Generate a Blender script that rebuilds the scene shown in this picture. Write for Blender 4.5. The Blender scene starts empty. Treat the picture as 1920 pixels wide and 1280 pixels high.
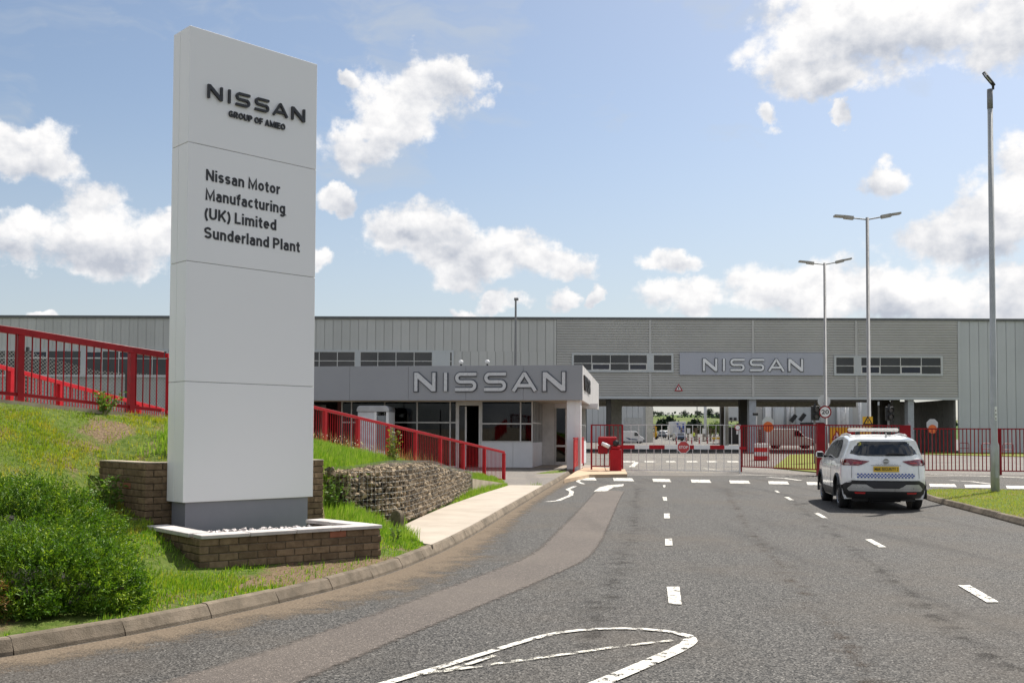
import bpy, bmesh, math, random
import numpy as np
from mathutils import Vector, Matrix
R = math.radians
random.seed(7); rng = np.random.default_rng(7)
SC = bpy.context.scene
COL = SC.collection

# ------------------------------------------------------------------ camera
F, CX, CY = 1867.0, 960.0, 750.0           # focal length and principal point in photo pixels (1920 wide)
EYE = Vector((0, 0, 1.65)); PITCH, ROLL = R(2.0), R(0.2)
CAMR = Matrix.Rotation(R(90) + PITCH, 3, 'X') @ Matrix.Rotation(ROLL, 3, 'Z')
cd = bpy.data.cameras.new('camera'); cam = bpy.data.objects.new('camera', cd); COL.objects.link(cam)
cam.matrix_world = Matrix.Translation(EYE) @ CAMR.to_4x4()
cd.sensor_width = 36; cd.lens = F / 1920 * 36; cd.shift_y = (CY - 640) / 1920; cd.clip_start = .1; cd.clip_end = 6000
SC.camera = cam
def ray(px, py): return CAMR @ Vector(((px - CX) / F, -(py - CY) / F, -1))
def P(px, py, Y):
    d = ray(px, py); return EYE + d * (Y / d.y)
def G(px, py, z=0.0):
    d = ray(px, py); return EYE + d * ((z - EYE.z) / d.z)
def H(px, py, O, n):
    d = ray(px, py); return EYE + d * ((O - EYE).dot(n) / d.dot(n))

# ------------------------------------------------------------------ sun and sky
SUN_AZ, SUN_EL = R(40), R(52)
SD = Vector((math.sin(SUN_AZ) * math.cos(SUN_EL), math.cos(SUN_AZ) * math.cos(SUN_EL), math.sin(SUN_EL)))
sl = bpy.data.lights.new('sun', 'SUN'); sl.energy = 4.6; sl.angle = R(0.53); sl.color = (1, .95, .87)
so = bpy.data.objects.new('sun', sl); COL.objects.link(so); so.rotation_euler = SD.to_track_quat('Z', 'Y').to_euler(); so.location = (60, 70, 120)
CY_ = SC.cycles; CY_.max_bounces = 6; CY_.diffuse_bounces = 3; CY_.glossy_bounces = 3; CY_.transmission_bounces = 3; CY_.transparent_max_bounces = 12; CY_.caustics_reflective = False; CY_.caustics_refractive = False
SC.view_settings.view_transform = 'Standard'; SC.view_settings.look = 'None'; SC.view_settings.gamma = 1
SC.view_settings.exposure = EXPOSURE = 0.70

W = bpy.data.worlds.new('World'); SC.world = W; W.use_nodes = True; W.cycles.sampling_method = 'MANUAL'; W.cycles.sample_map_resolution = 256
def build_world():
    nt = W.node_tree; nt.nodes.clear(); L = nt.links
    def N(t, **k):
        n = nt.nodes.new(t)
        for a, b in k.items(): setattr(n, a, b)
        return n
    def put(sock, v):
        if hasattr(v, 'links') or hasattr(v, 'is_output'): L.new(v, sock)
        else: sock.default_value = v
    def m(op, a, b=None, c=None, clamp=False):
        n = N('ShaderNodeMath', operation=op, use_clamp=clamp)
        for i, v in enumerate((a, b, c)):
            if v is not None: put(n.inputs[i], v)
        return n.outputs[0]
    def vm(op, a, b=None, out=0):
        n = N('ShaderNodeVectorMath', operation=op)
        put(n.inputs[0], a)
        if b is not None: put(n.inputs[1], b)
        return n.outputs['Value'] if out else n.outputs[0]
    def ramp(v, a, b, c=0.0, d=1.0, smooth=True):
        n = N('ShaderNodeMapRange', interpolation_type='SMOOTHSTEP' if smooth else 'LINEAR')
        put(n.inputs[0], v)
        for i, q in enumerate((a, b, c, d)): put(n.inputs[i + 1], q)
        return n.outputs[0]
    def noise(vec, scale, detail=6, rough=.55, lac=2.0, typ=None):
        n = N('ShaderNodeTexNoise', noise_dimensions='2D'); L.new(vec, n.inputs['Vector'])
        n.inputs['Scale'].default_value = scale; n.inputs['Detail'].default_value = detail
        n.inputs['Roughness'].default_value = rough; n.inputs['Lacunarity'].default_value = lac
        return n
    sky = N('ShaderNodeTexSky', sky_type='NISHITA', sun_disc=False, sun_elevation=SUN_EL, sun_rotation=SUN_AZ,
            air_density=1.0, dust_density=1.2, ozone_density=1.0, altitude=50)
    geo = N('ShaderNodeTexCoord'); sep = N('ShaderNodeSeparateXYZ'); L.new(geo.outputs['Generated'], sep.inputs[0])
    X, Y, Z = sep.outputs
    az = m('ARCTAN2', X, Y); el = m('ARCSINE', Z)
    cmb = N('ShaderNodeCombineXYZ'); L.new(az, cmb.inputs[0]); L.new(el, cmb.inputs[1]); p = cmb.outputs[0]
    # billowing edges: the position is shaken by noise before the cloud bodies are evaluated
    w1 = vm('SUBTRACT', noise(p, 9, 3, .5).outputs['Color'], (.5, .5, .5))
    w2 = vm('SUBTRACT', noise(p, 34, 5, .6).outputs['Color'], (.5, .5, .5))
    q = vm('ADD', p, vm('ADD', vm('MULTIPLY', w1, (.075, .05, 0)), vm('MULTIPLY', w2, (.030, .026, 0))))
    clouds = [  # bodies seen over the plant: x, y, half width, half height (photo pixels)
        (40, 285, 110, 55), (95, 270, 60, 50), (190, 435, 90, 75), (90, 455, 110, 42), (265, 455, 80, 50), (10, 470, 60, 35),
        (660, 275, 90, 42), (730, 215, 95, 70), (815, 175, 85, 55), (880, 160, 48, 42), (650, 162, 28, 16),
        (790, 430, 115, 58), (880, 475, 130, 55), (1030, 490, 80, 36), (850, 525, 70, 30), (735, 420, 60, 35),
        (630, 365, 40, 24), (600, 487, 28, 24), (1268, 493, 68, 26), (1285, 568, 100, 44), (1040, 563, 45, 22), (1106, 546, 22, 19),
        (925, 568, 45, 24), (1658, 326, 40, 34), (1445, 214, 28, 22), (1565, 220, 20, 18), (75, 583, 34, 12), (865, 587, 30, 14),
        (1590, 60, 165, 95), (1760, 30, 200, 85), (1520, 125, 90, 60), (1900, 60, 90, 70), (1560, 165, 60, 26),
        (1900, 375, 75, 100), (1820, 440, 120, 48), (1470, 555, 95, 62), (1600, 560, 140, 62), (1760, 560, 150, 62), (1900, 560, 90, 72)]
    far = m('MAXIMUM', ramp(m('ABSOLUTE', az), .56, .72), ramp(el, .52, .66))
    # the whole sky carries broken cumulus, its cover out of view raised for fill light; over the plant its bodies are the ones listed
    gen0 = m('MULTIPLY', m('SUBTRACT', noise(vm('MULTIPLY', q, (1, 1.7, 1)), 4.2, 3, .5).outputs['Fac'], .48), 9.0)
    ps = vm('MULTIPLY', p, (1, 1.25, 1))
    n1 = noise(ps, 26, 7, .60).outputs['Fac']
    # relief: compare the billows with those a little nearer to the sun
    n2 = noise(vm('ADD', ps, (.007, .016, 0)), 26, 5, .58).outputs['Fac']
    n3 = noise(ps, 10, 4, .5).outputs['Fac']; n4 = noise(vm('ADD', ps, (.012, .03, 0)), 10, 4, .5).outputs['Fac']
    rel = m('ADD', m('MULTIPLY', m('SUBTRACT', n1, n2), 2.0), m('MULTIPLY', m('SUBTRACT', n3, n4), 2.4))
    CB = CLOUD
    # thin high veil and haze towards the horizon
    ci = noise(vm('MULTIPLY', vm('ADD', p, vm('MULTIPLY', w1, (.15, .05, 0))), (2.0, 6.0, 1)), 2.2, 5, .6).outputs['Fac']
    veil = m('MULTIPLY', ramp(ci, .46, .76), .55)
    haze = ramp(el, .0, .34, .62, .04)
    skyc = N('ShaderNodeMix', data_type='RGBA', blend_type='MULTIPLY'); skyc.inputs['Factor'].default_value = 1
    L.new(sky.outputs[0], skyc.inputs['A']); s_ = SKY; skyc.inputs['B'].default_value = (s_ * .97, s_ * .95, s_ * .925, 1)
    mv = N('ShaderNodeMix', data_type='RGBA'); L.new(m('MAXIMUM', veil, haze), mv.inputs['Factor'])
    L.new(skyc.outputs['Result'], mv.inputs['A']); mv.inputs['B'].default_value = (.575 * CB, .62 * CB, .665 * CB, 1)
    def branch(bodies):
        Fd = Gd = None
        for x, y, rx, ry in bodies:
            d = ray(x, y).normalized(); c = (math.atan2(d.x, d.y), math.asin(d.z), 0)
            s = 1 / F; ix, iy = 1 / (rx * s * 1.08), 1 / (ry * s * 1.06); vn = N('ShaderNodeVectorMath', operation='MULTIPLY_ADD'); L.new(q, vn.inputs[0]); vn.inputs[1].default_value = (ix, iy, 0); vn.inputs[2].default_value = (-c[0] * ix, -c[1] * iy, 0); v = vn.outputs[0]
            dd = m('SUBTRACT', 1.0, vm('DOT_PRODUCT', v, v, 1))
            Fd = dd if Fd is None else m('SMOOTH_MAX', Fd, dd, .35)
            sv = N('ShaderNodeSeparateXYZ'); L.new(v, sv.inputs[0])          # height within the body, weighted by depth inside it
            hh = m('MULTIPLY', m('MAXIMUM', dd, 0.0), sv.outputs[1])
            Gd = hh if Gd is None else m('ADD', Gd, hh)
        if bodies: Fd = m('MAXIMUM', m('MAXIMUM', Fd, -3.0), m('SUBTRACT', gen0, m('MULTIPLY', m('SUBTRACT', 1.0, far), 9.0)))
        else: Fd = gen0
        dens = m('ADD', Fd, m('MULTIPLY', m('SUBTRACT', n1, .5), 2.1))
        mask = ramp(dens, -.12, .66)
        lit = m('ADD', .70, m('MULTIPLY', rel, .66))
        if bodies: lit = m('ADD', lit, m('MULTIPLY', Gd, .62))
        lit = m('SUBTRACT', lit, m('MULTIPLY', ramp(dens, .6, 1.6), .10)); lit = m('MULTIPLY', lit, 1.0, clamp=True)
        mix = N('ShaderNodeMix', data_type='RGBA'); L.new(lit, mix.inputs['Factor'])
        mix.inputs['A'].default_value = (.52 * CB, .555 * CB, .63 * CB, 1); mix.inputs['B'].default_value = (1.0 * CB, .99 * CB, .985 * CB, 1)
        mc = N('ShaderNodeMix', data_type='RGBA'); L.new(mask, mc.inputs['Factor'])
        L.new(mv.outputs['Result'], mc.inputs['A']); L.new(mix.outputs['Result'], mc.inputs['B'])
        bg = N('ShaderNodeBackground'); L.new(mc.outputs['Result'], bg.inputs[0]); bg.inputs[1].default_value = SKYK; return bg.outputs[0]
    def pick(f, a, b):
        ms = N('ShaderNodeMixShader'); L.new(f, ms.inputs[0]); L.new(a, ms.inputs[1]); L.new(b, ms.inputs[2]); return ms.outputs[0]
    dv = ray(1165, 400); azs = math.atan2(dv.x, dv.y)
    view = pick(m('GREATER_THAN', az, azs), branch([c for c in clouds if c[0] < 1165]), branch([c for c in clouds if c[0] > 1165]))
    out = N('ShaderNodeOutputWorld'); L.new(pick(m('GREATER_THAN', far, .999), view, branch([])), out.inputs[0])
SKYK = 0.077                     # world Background strength
SKY = 1.08                        # tint of the sky texture
CLOUD = 8.1                      # radiance of sunlit cloud in the same units as the sky texture
build_world()

# ------------------------------------------------------------------ materials
class NT:
    def __init__(s, name):
        s.mat = bpy.data.materials.new(name); s.mat.use_nodes = True
        s.nt = s.mat.node_tree; s.nt.nodes.clear()
        s.out = s.n('ShaderNodeOutputMaterial'); s.bsdf = s.n('ShaderNodeBsdfPrincipled'); s.l(s.bsdf.outputs[0], s.out.inputs[0])
        s.tc = s.n('ShaderNodeTexCoord')
        s.pos = s.n('ShaderNodeNewGeometry')
    def n(s, t, **k):
        x = s.nt.nodes.new(t)
        for a, b in k.items(): setattr(x, a, b)
        return x
    def l(s, a, b): s.nt.links.new(a, b)
    def put(s, sock, v):
        if hasattr(v, 'is_output'): s.l(v, sock)
        else: sock.default_value = v
    def math(s, op, a, b=None, clamp=False):
        x = s.n('ShaderNodeMath', operation=op, use_clamp=clamp); s.put(x.inputs[0], a)
        if b is not None: s.put(x.inputs[1], b)
        return x.outputs[0]
    def noise(s, vec, scale, detail=4, rough=.55, color=False):
        x = s.n('ShaderNodeTexNoise'); s.l(vec, x.inputs['Vector']); x.inputs['Scale'].default_value = scale
        x.inputs['Detail'].default_value = detail; x.inputs['Roughness'].default_value = rough
        return x.outputs['Color' if color else 'Fac']
    def voro(s, vec, scale, out='Color', feature='F1'):
        x = s.n('ShaderNodeTexVoronoi', feature=feature); s.l(vec, x.inputs['Vector']); x.inputs['Scale'].default_value = scale
        return x.outputs[out]
    def ramp(s, v, a, b, c=0.0, d=1.0):
        x = s.n('ShaderNodeMapRange', interpolation_type='SMOOTHSTEP'); s.put(x.inputs[0], v)
        for i, q in enumerate((a, b, c, d)): x.inputs[i + 1].default_value = q
        return x.outputs[0]
    def mix(s, f, a, b, blend='MIX'):
        x = s.n('ShaderNodeMix', data_type='RGBA', blend_type=blend); s.put(x.inputs['Factor'], f)
        for k, v in (('A', a), ('B', b)):
            if isinstance(v, tuple): v = (*v, 1) if len(v) == 3 else v
            s.put(x.inputs[k], v)
        return x.outputs['Result']
    def bump(s, h, strength=.5, dist=.01):
        x = s.n('ShaderNodeBump'); x.inputs['Strength'].default_value = strength; x.inputs['Distance'].default_value = dist
        s.l(h, x.inputs['Height']); s.l(x.outputs[0], s.bsdf.inputs['Normal'])
    def base(s, v): s.put(s.bsdf.inputs['Base Color'], (*v, 1) if isinstance(v, tuple) and len(v) == 3 else v)
    def set(s, **k):
        for a, b in k.items(): s.put(s.bsdf.inputs[a.replace('_', ' ')], b)
        return s
MATS = {}
def mat(name, c, rough=.6, metal=0.0, c2=None, scale=3.0, var=.12, bump=0.0, bscale=60, objvar=0.0, spec=.5, coat=0.0, local=False):
    """colour with blotchy wear between c and c2, fine relief, and a slight difference from piece to piece"""
    if name in MATS: return MATS[name]
    t = NT(name); v = t.tc.outputs['Object'] if local else t.pos.outputs['Position']
    if c2 is None: c2 = tuple(max(0, x * (1 - 2 * var)) for x in c)
    f = t.ramp(t.noise(v, scale, 6, .62), .3, .72)
    col = t.mix(f, c, c2)
    if objvar:
        oi = t.n('ShaderNodeObjectInfo')
        k = t.math('ADD', t.math('MULTIPLY', oi.outputs['Random'], 2 * objvar), 1 - objvar)
        cc = t.n('ShaderNodeCombineColor')
        for i in range(3): t.l(k, cc.inputs[i])
        col = t.mix(1.0, col, cc.outputs[0], 'MULTIPLY')
    t.base(col)
    rn = t.ramp(t.noise(v, scale * 2.3, 4), .3, .7, max(.03, rough - .08), min(1, rough + .08)); t.set(Roughness=rn, Metallic=metal, Specular_IOR_Level=spec)
    if coat: t.set(Coat_Weight=coat, Coat_Roughness=.04)
    if bump: t.bump(t.noise(v, bscale, 5, .65), bump, .01)
    MATS[name] = t.mat; return t.mat

def m_asphalt(name, dark, light, brown, specks=75.0, amt=1.0):
    t = NT(name); v = t.pos.outputs['Position']
    cell = t.voro(v, specks); sx = t.n('ShaderNodeSeparateColor'); t.l(cell, sx.inputs[0])
    chip = t.ramp(sx.outputs[0], .1, .95)
    col = t.mix(chip, dark, light)
    n = t.noise(v, 160, 3, .6); col = t.mix(t.math('MULTIPLY', t.ramp(n, .35, .7), .55), col, tuple(x * .45 for x in dark))
    pale = t.ramp(sx.outputs[1], .90, .97); col = t.mix(t.math('MULTIPLY', pale, .7), col, tuple(min(.5, x * 1.9) for x in light))
    big = t.noise(v, .35, 5, .6); col = t.mix(t.ramp(big, .42, .75, 0, .65), col, brown)
    mp = t.n('ShaderNodeMapping'); mp.inputs['Scale'].default_value = (1.1, .08, 1); mp.inputs['Rotation'].default_value = (0, 0, R(-9)); t.l(v, mp.inputs[0])
    tr = t.noise(mp.outputs[0], 1.2, 3, .5); col = t.mix(t.ramp(tr, .52, .72, 0, .34), col, tuple(x * .62 for x in dark))
    t.base(col); t.set(Roughness=.86, Specular_IOR_Level=.3)
    t.bump(t.math('ADD', t.voro(v, specks, 'Distance'), t.math('MULTIPLY', n, .6)), .55 * amt, .012)
    return t.mat
def m_paint(name, c, wear=.47):
    t = NT(name); v = t.pos.outputs['Position']
    col = t.mix(t.ramp(t.noise(v, 6, 4), .35, .7), c, tuple(x * .78 for x in c)); t.base(col); t.set(Roughness=.7)
    t.bump(t.voro(v, 75, 'Distance'), .4, .01)
    a = t.math('ADD', t.math('MULTIPLY', t.noise(v, 9, 5, .65), .75), t.math('MULTIPLY', t.noise(v, 90, 3, .6), .35))
    al = t.ramp(a, wear - .05, wear + .02)
    tr = t.n('ShaderNodeBsdfTransparent'); ms = t.n('ShaderNodeMixShader'); t.l(al, ms.inputs[0]); t.l(tr.outputs[0], ms.inputs[1]); t.l(t.bsdf.outputs[0], ms.inputs[2])
    t.l(ms.outputs[0], t.out.inputs[0]); return t.mat
def m_grit(name, c):
    """loose grit lying thinner and thinner towards the attribute fade = 0"""
    t = NT(name); v = t.pos.outputs['Position']; t.base(t.mix(t.ramp(t.noise(v, 40, 4), .3, .7), c, tuple(x * .6 for x in c))); t.set(Roughness=.95, Specular_IOR_Level=.1); t.bump(t.voro(v, 90, 'Distance'), .5, .01)
    at = t.n('ShaderNodeAttribute', attribute_name='fade'); a = t.math('ADD', t.math('MULTIPLY', t.noise(v, 3.2, 4, .6), .8), t.math('MULTIPLY', t.noise(v, 60, 3, .6), .7))
    al = t.math('MULTIPLY', t.ramp(t.math('ADD', a, t.math('MULTIPLY', at.outputs['Fac'], .75)), .98, 1.35), .85)
    tr = t.n('ShaderNodeBsdfTransparent'); ms = t.n('ShaderNodeMixShader'); t.l(al, ms.inputs[0]); t.l(tr.outputs[0], ms.inputs[1]); t.l(t.bsdf.outputs[0], ms.inputs[2]); t.l(ms.outputs[0], t.out.inputs[0]); return t.mat
def m_soil(name):
    t = NT(name); v = t.pos.outputs['Position']
    g = t.mix(t.ramp(t.noise(v, 14, 5), .3, .7), (.08, .13, .02), (.15, .19, .045))
    s_ = t.mix(t.ramp(t.noise(v, 30, 5), .3, .7), (.15, .10, .06), (.27, .20, .13))
    at = t.n('ShaderNodeAttribute', attribute_name='bare'); b_ = t.math('ADD', t.noise(v, 1.3, 5, .6), t.math('MULTIPLY', at.outputs['Fac'], .3))
    t.base(t.mix(t.ramp(b_, .50, .66), g, s_)); t.set(Roughness=.95, Specular_IOR_Level=.1)
    t.bump(t.noise(v, 45, 6, .7), .9, .04); return t.mat
def m_leaf(name, cols, patch=None, pscale=.8, trans=.38):
    """leaf blades: colour differs from blade to blade and, with patch, from place to place"""
    t = NT(name); v = t.pos.outputs['Position']; r = t.pos.outputs['Random Per Island']
    cr = t.n('ShaderNodeValToRGB'); t.l(r, cr.inputs[0]); e = cr.color_ramp.elements
    e[0].position = 0; e[0].color = (*cols[0], 1); e[1].position = 1; e[1].color = (*cols[-1], 1)
    for i, c in enumerate(cols[1:-1]):
        k = e.new((i + 1) / (len(cols) - 1)); k.color = (*c, 1)
    col = cr.outputs[0]
    if patch:
        f = t.ramp(t.math('ADD', t.noise(v, pscale, 4, .6), t.math('MULTIPLY', t.math('SUBTRACT', r, .5), .22)), .46, .58)
        col = t.mix(f, col, patch)
    t.base(col); t.set(Roughness=.55, Specular_IOR_Level=.35)
    tl = t.n('ShaderNodeBsdfTranslucent'); t.l(t.mix(1.0, col, (1.25, 1.25, .7), 'MULTIPLY'), tl.inputs[0])
    ms = t.n('ShaderNodeMixShader'); ms.inputs[0].default_value = trans; t.l(t.bsdf.outputs[0], ms.inputs[1]); t.l(tl.outputs[0], ms.inputs[2]); t.l(ms.outputs[0], t.out.inputs[0])
    return t.mat
def m_glass(name, tint=(.55, .6, .62), dark=.5):
    t = NT(name); fr = t.n('ShaderNodeFresnel'); fr.inputs[0].default_value = 1.36
    tr = t.n('ShaderNodeBsdfTransparent'); tr.inputs[0].default_value = (*[x * dark for x in tint], 1)
    gl = t.n('ShaderNodeBsdfGlossy'); gl.inputs[0].default_value = (.9, .93, .95, 1); gl.inputs[1].default_value = .02
    ms = t.n('ShaderNodeMixShader'); t.l(t.math('ADD', t.math('MULTIPLY', fr.outputs[0], 1.0), .0), ms.inputs[0]); t.l(tr.outputs[0], ms.inputs[1]); t.l(gl.outputs[0], ms.inputs[2]); t.l(ms.outputs[0], t.out.inputs[0])
    return t.mat

M_ROAD = m_asphalt('asphalt', (.014, .014, .014), (.148, .140, .129), (.088, .073, .058), 80)
M_PATCH = m_asphalt('asphalt_repair', (.082, .069, .060), (.145, .123, .107), (.14, .118, .098), 95, .6)
def fade_edge(m_):
    """ragged border: the sheet thins out where the attribute fade falls to 0"""
    nt = m_.node_tree; N = nt.nodes.new; L = nt.links.new; bs = next(n for n in nt.nodes if n.type == 'BSDF_PRINCIPLED'); ou = next(n for n in nt.nodes if n.type == 'OUTPUT_MATERIAL')
    at = N('ShaderNodeAttribute'); at.attribute_name = 'fade'; g = N('ShaderNodeNewGeometry'); no = N('ShaderNodeTexNoise'); no.inputs['Scale'].default_value = 14; no.inputs['Detail'].default_value = 6; no.inputs['Roughness'].default_value = .7; L(g.outputs['Position'], no.inputs['Vector'])
    ad = N('ShaderNodeMath'); ad.operation = 'ADD'; L(at.outputs['Fac'], ad.inputs[0]); L(no.outputs['Fac'], ad.inputs[1]); mr = N('ShaderNodeMapRange'); L(ad.outputs[0], mr.inputs[0]); mr.inputs[1].default_value = .78; mr.inputs[2].default_value = 1.1
    tr = N('ShaderNodeBsdfTransparent'); ms = N('ShaderNodeMixShader'); L(mr.outputs[0], ms.inputs[0]); L(tr.outputs[0], ms.inputs[1]); L(bs.outputs[0], ms.inputs[2]); L(ms.outputs[0], ou.inputs[0])
fade_edge(M_PATCH)
M_YARD = m_asphalt('yard_asphalt', (.09, .085, .08), (.19, .18, .165), (.2, .175, .145), 60, .5)
M_PAINT = m_paint('road_paint', (.70, .67, .60), .525)
M_PAINTW = m_paint('road_paint_worn', (.70, .67, .58), .56)
M_YEL = m_paint('road_paint_yellow', (.55, .48, .28), .56)
M_SOIL = m_soil('bank_soil')
M_CONC = mat('footpath_concrete', (.44, .385, .32), .9, 0, (.37, .32, .265), 1.6, bump=.35, bscale=90, spec=.2)
M_KERB = mat('kerb_concrete', (.215, .175, .132), .92, 0, (.115, .095, .07), 5, bump=.7, bscale=70, objvar=.14, spec=.2)
M_CONC2 = mat('weathered_concrete', (.42, .36, .28), .92, 0, (.30, .25, .19), 3, bump=.5, bscale=50, spec=.2)
M_TOTEM = mat('totem_white', (.88, .87, .875), .36, 0, (.872, .862, .867), .3, spec=.45)
M_TOTEMD = mat('totem_grey', (.25, .25, .285), .45, 0, (.22, .22, .25), 1.0)
M_BLACK = mat('lettering_black', (.018, .018, .022), .35)
M_BLK = mat('black_plastic', (.02, .02, .022), .5, bump=.1)
M_RUB = mat('rubber', (.018, .018, .019), .85)
M_RED = mat('red_paint', (.42, .008, .016), .45, 0, (.34, .007, .013), 4, spec=.25)
M_RED2 = mat('red_paint_shaded', (.30, .006, .013), .45, 0, (.23, .005, .01), 4, spec=.25)  # same red taken deeper: shade on camera-facing rails put into the colour
M_BRICK = mat('brick', (.22, .155, .095), .9, 0, (.13, .088, .053), 9, bump=.6, bscale=60, objvar=.24, spec=.2)
M_BRICKR = mat('red_brick', (.38, .15, .09), .9, 0, (.25, .10, .06), 9, bump=.6, bscale=60, objvar=.15, spec=.2)
M_MORT = mat('mortar', (.17, .135, .095), .95, 0, (.11, .088, .062), 7, bump=.6, bscale=80, spec=.1)
M_COPE = mat('coping', (.54, .50, .48), .85, 0, (.42, .39, .37), 5, bump=.3, objvar=.06)
M_WHITE = mat('white_paint', (.78, .78, .78), .4, var=.04)
M_FASC = mat('fascia_grey', (.29, .30, .33), .38, .1, (.275, .285, .315), .5, spec=.5, objvar=.03)
M_FASC_LIT = mat('fascia_side_sunlit', (.62, .60, .59), .4, 0, (.56, .545, .54), .6)  # paler than the front fascia: sunlight on this flank put into the colour
M_LET = mat('letter_silver', (.56, .57, .60), .3, .1, var=.03)
M_LETD = mat('letter_edge', (.05, .06, .085), .4)
M_FRAME = mat('window_frame', (.66, .65, .63), .5, 0, (.55, .54, .52), 3)
M_GWALL = mat('gatehouse_panel', (.74, .745, .76), .5, 0, (.66, .665, .68), .8)
M_SOFF = mat('soffit', (.55, .48, .40), .7, 0, (.45, .39, .32), 1)
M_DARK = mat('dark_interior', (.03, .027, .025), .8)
M_GLASS = m_glass('window_glass')
M_CLAD = mat('clad_grey', (.56, .555, .535), .5, 0, (.50, .50, .48), .15, spec=.4, objvar=.05)
M_CLADR = mat('clad_pale', (.56, .58, .59), .5, 0, (.50, .52, .53), .15, spec=.4, objvar=.04)
M_CORR = mat('clad_corrugated', (.53, .52, .50), .45, 0, (.47, .46, .445), .25, spec=.5)
M_CAP = mat('roof_flashing', (.14, .145, .15), .5)
M_WIN = mat('office_glass', (.045, .045, .047), .12, spec=.5, var=.2, scale=.25)
M_WINB = mat('blue_glass', (.012, .016, .035), .08)
M_COLM = mat('column_paint', (.44, .46, .49), .5)
M_CREAM = mat('cream_steel', (.85, .81, .72), .6)  # near white so the rear beam carries bounced light in its colour
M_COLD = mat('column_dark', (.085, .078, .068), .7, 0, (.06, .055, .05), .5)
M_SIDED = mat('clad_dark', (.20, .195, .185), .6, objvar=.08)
M_SHAFT = mat('column_grey', (.24, .24, .245), .55, .2, (.20, .20, .205), 2, bump=.1)
M_SHAFTW = mat('column_galvanised', (.40, .41, .41), .5, .2, (.33, .34, .34), 2)
M_GALV = mat('galvanised', (.72, .72, .72), .5, .1)
M_STONE = mat('gabion_stone', (.33, .25, .16), .9, 0, (.12, .094, .064), 11, bump=.6, bscale=50, objvar=.55, spec=.25)
M_GRAV = mat('white_gravel', (.72, .68, .66), .8, 0, (.38, .33, .32), 30, bump=.4)
M_CAR = mat('car_white', (.86, .865, .87), .25, 0, (.85, .855, .86), 1, coat=1.0)
M_CARG = mat('car_glass', (.012, .016, .022), .05, spec=.7)
M_TAIL = mat('tail_lamp', (.20, .008, .014), .12, coat=1.0)
M_SILV = mat('silver_trim', (.50, .50, .50), .35, .3)
M_RIM = mat('alloy_rim', (.32, .32, .33), .3, .8)
M_PLATE = mat('number_plate_yellow', (.82, .52, .02), .4)
M_ORAN = mat('orange_plastic', (.75, .16, .03), .5)
M_YELB = mat('yellow_board', (.80, .48, .02), .45)
M_BLUE = mat('blue_mark', (.015, .07, .38), .4)
M_HIVIS = mat('hi_vis_yellow', (.65, .75, .05), .6)
M_SKIN = mat('skin', (.55, .34, .25), .6)
M_TIMB = mat('timber', (.22, .15, .10), .85, 0, (.13, .09, .06), 12, objvar=.25)

# ------------------------------------------------------------------ mesh helpers
class MB:
    def __init__(s): s.v = []; s.f = []
    def quadmesh(s, vs, fs):
        o = len(s.v); s.v += [tuple(v) for v in vs]; s.f += [tuple(i + o for i in f) for f in fs]; return s
    def box(s, x0, x1, y0, y1, z0, z1, M=None):
        vs = [Vector((x, y, z)) for z in (z0, z1) for y in (y0, y1) for x in (x0, x1)]
        if M is not None: vs = [M @ v for v in vs]
        return s.quadmesh(vs, [(0, 2, 3, 1), (4, 5, 7, 6), (0, 1, 5, 4), (2, 6, 7, 3), (0, 4, 6, 2), (1, 3, 7, 5)])
    def beam(s, a, b, w, h, up=(0, 0, 1)):
        """square bar from a to b, w wide and h high, centred"""
        a = Vector(a); b = Vector(b); d = b - a; u = Vector(up)
        if abs(d.normalized().dot(u)) > .98: u = Vector((0, 1, 0))
        x = d.cross(u).normalized() * (w / 2); z = x.cross(d).normalized() * (h / 2)
        vs = [a - x - z, a + x - z, a + x + z, a - x + z, b - x - z, b + x - z, b + x + z, b - x + z]
        return s.quadmesh(vs, [(0, 1, 2, 3), (7, 6, 5, 4), (0, 4, 5, 1), (1, 5, 6, 2), (2, 6, 7, 3), (3, 7, 4, 0)])
    def tube(s, pts, rad, n=10, cap=True):
        pts = [Vector(p) for p in pts]; rr = rad if isinstance(rad, (list, tuple)) else [rad] * len(pts); vs = []; fs = []
        for i, p in enumerate(pts):
            d = (pts[min(i + 1, len(pts) - 1)] - pts[max(i - 1, 0)]).normalized()
            u = Vector((0, 0, 1)) if abs(d.z) < .9 else Vector((1, 0, 0))
            x = d.cross(u).normalized(); y = d.cross(x).normalized()
            vs += [p + (x * math.cos(k * 2 * math.pi / n) + y * math.sin(k * 2 * math.pi / n)) * rr[i] for k in range(n)]
        for i in range(len(pts) - 1):
            for k in range(n):
                a = i * n + k; b = i * n + (k + 1) % n; fs.append((a, b, b + n, a + n))
        if cap: fs.append(tuple(range(n))[::-1]); fs.append(tuple(range((len(pts) - 1) * n, len(pts) * n)))
        return s.quadmesh(vs, fs)
    def prism(s, poly, O, ex, ey, n, d0, d1):
        """flat outline (2-D points) in the plane O,ex,ey pulled from depth d0 to d1 along n"""
        O = Vector(O); k = len(poly)
        vs = [O + ex * p[0] + ey * p[1] + n * d for d in (d0, d1) for p in poly]
        return s.quadmesh(vs, [tuple(range(k))[::-1], tuple(range(k, 2 * k))] + [(i, (i + 1) % k, k + (i + 1) % k, k + i) for i in range(k)])
    def build(s, name, m, parent=None, smooth=False, bevel=0, at=None):
        me = bpy.data.meshes.new(name); me.from_pydata(s.v, [], s.f); me.validate()
        bm = bmesh.new(); bm.from_mesh(me)
        bmesh.ops.recalc_face_normals(bm, faces=bm.faces)
        if bevel: bmesh.ops.bevel(bm, geom=bm.edges[:], offset=bevel, segments=1, affect='EDGES')
        bm.to_mesh(me); bm.free()
        return link(name, me, m, parent, smooth)
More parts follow.
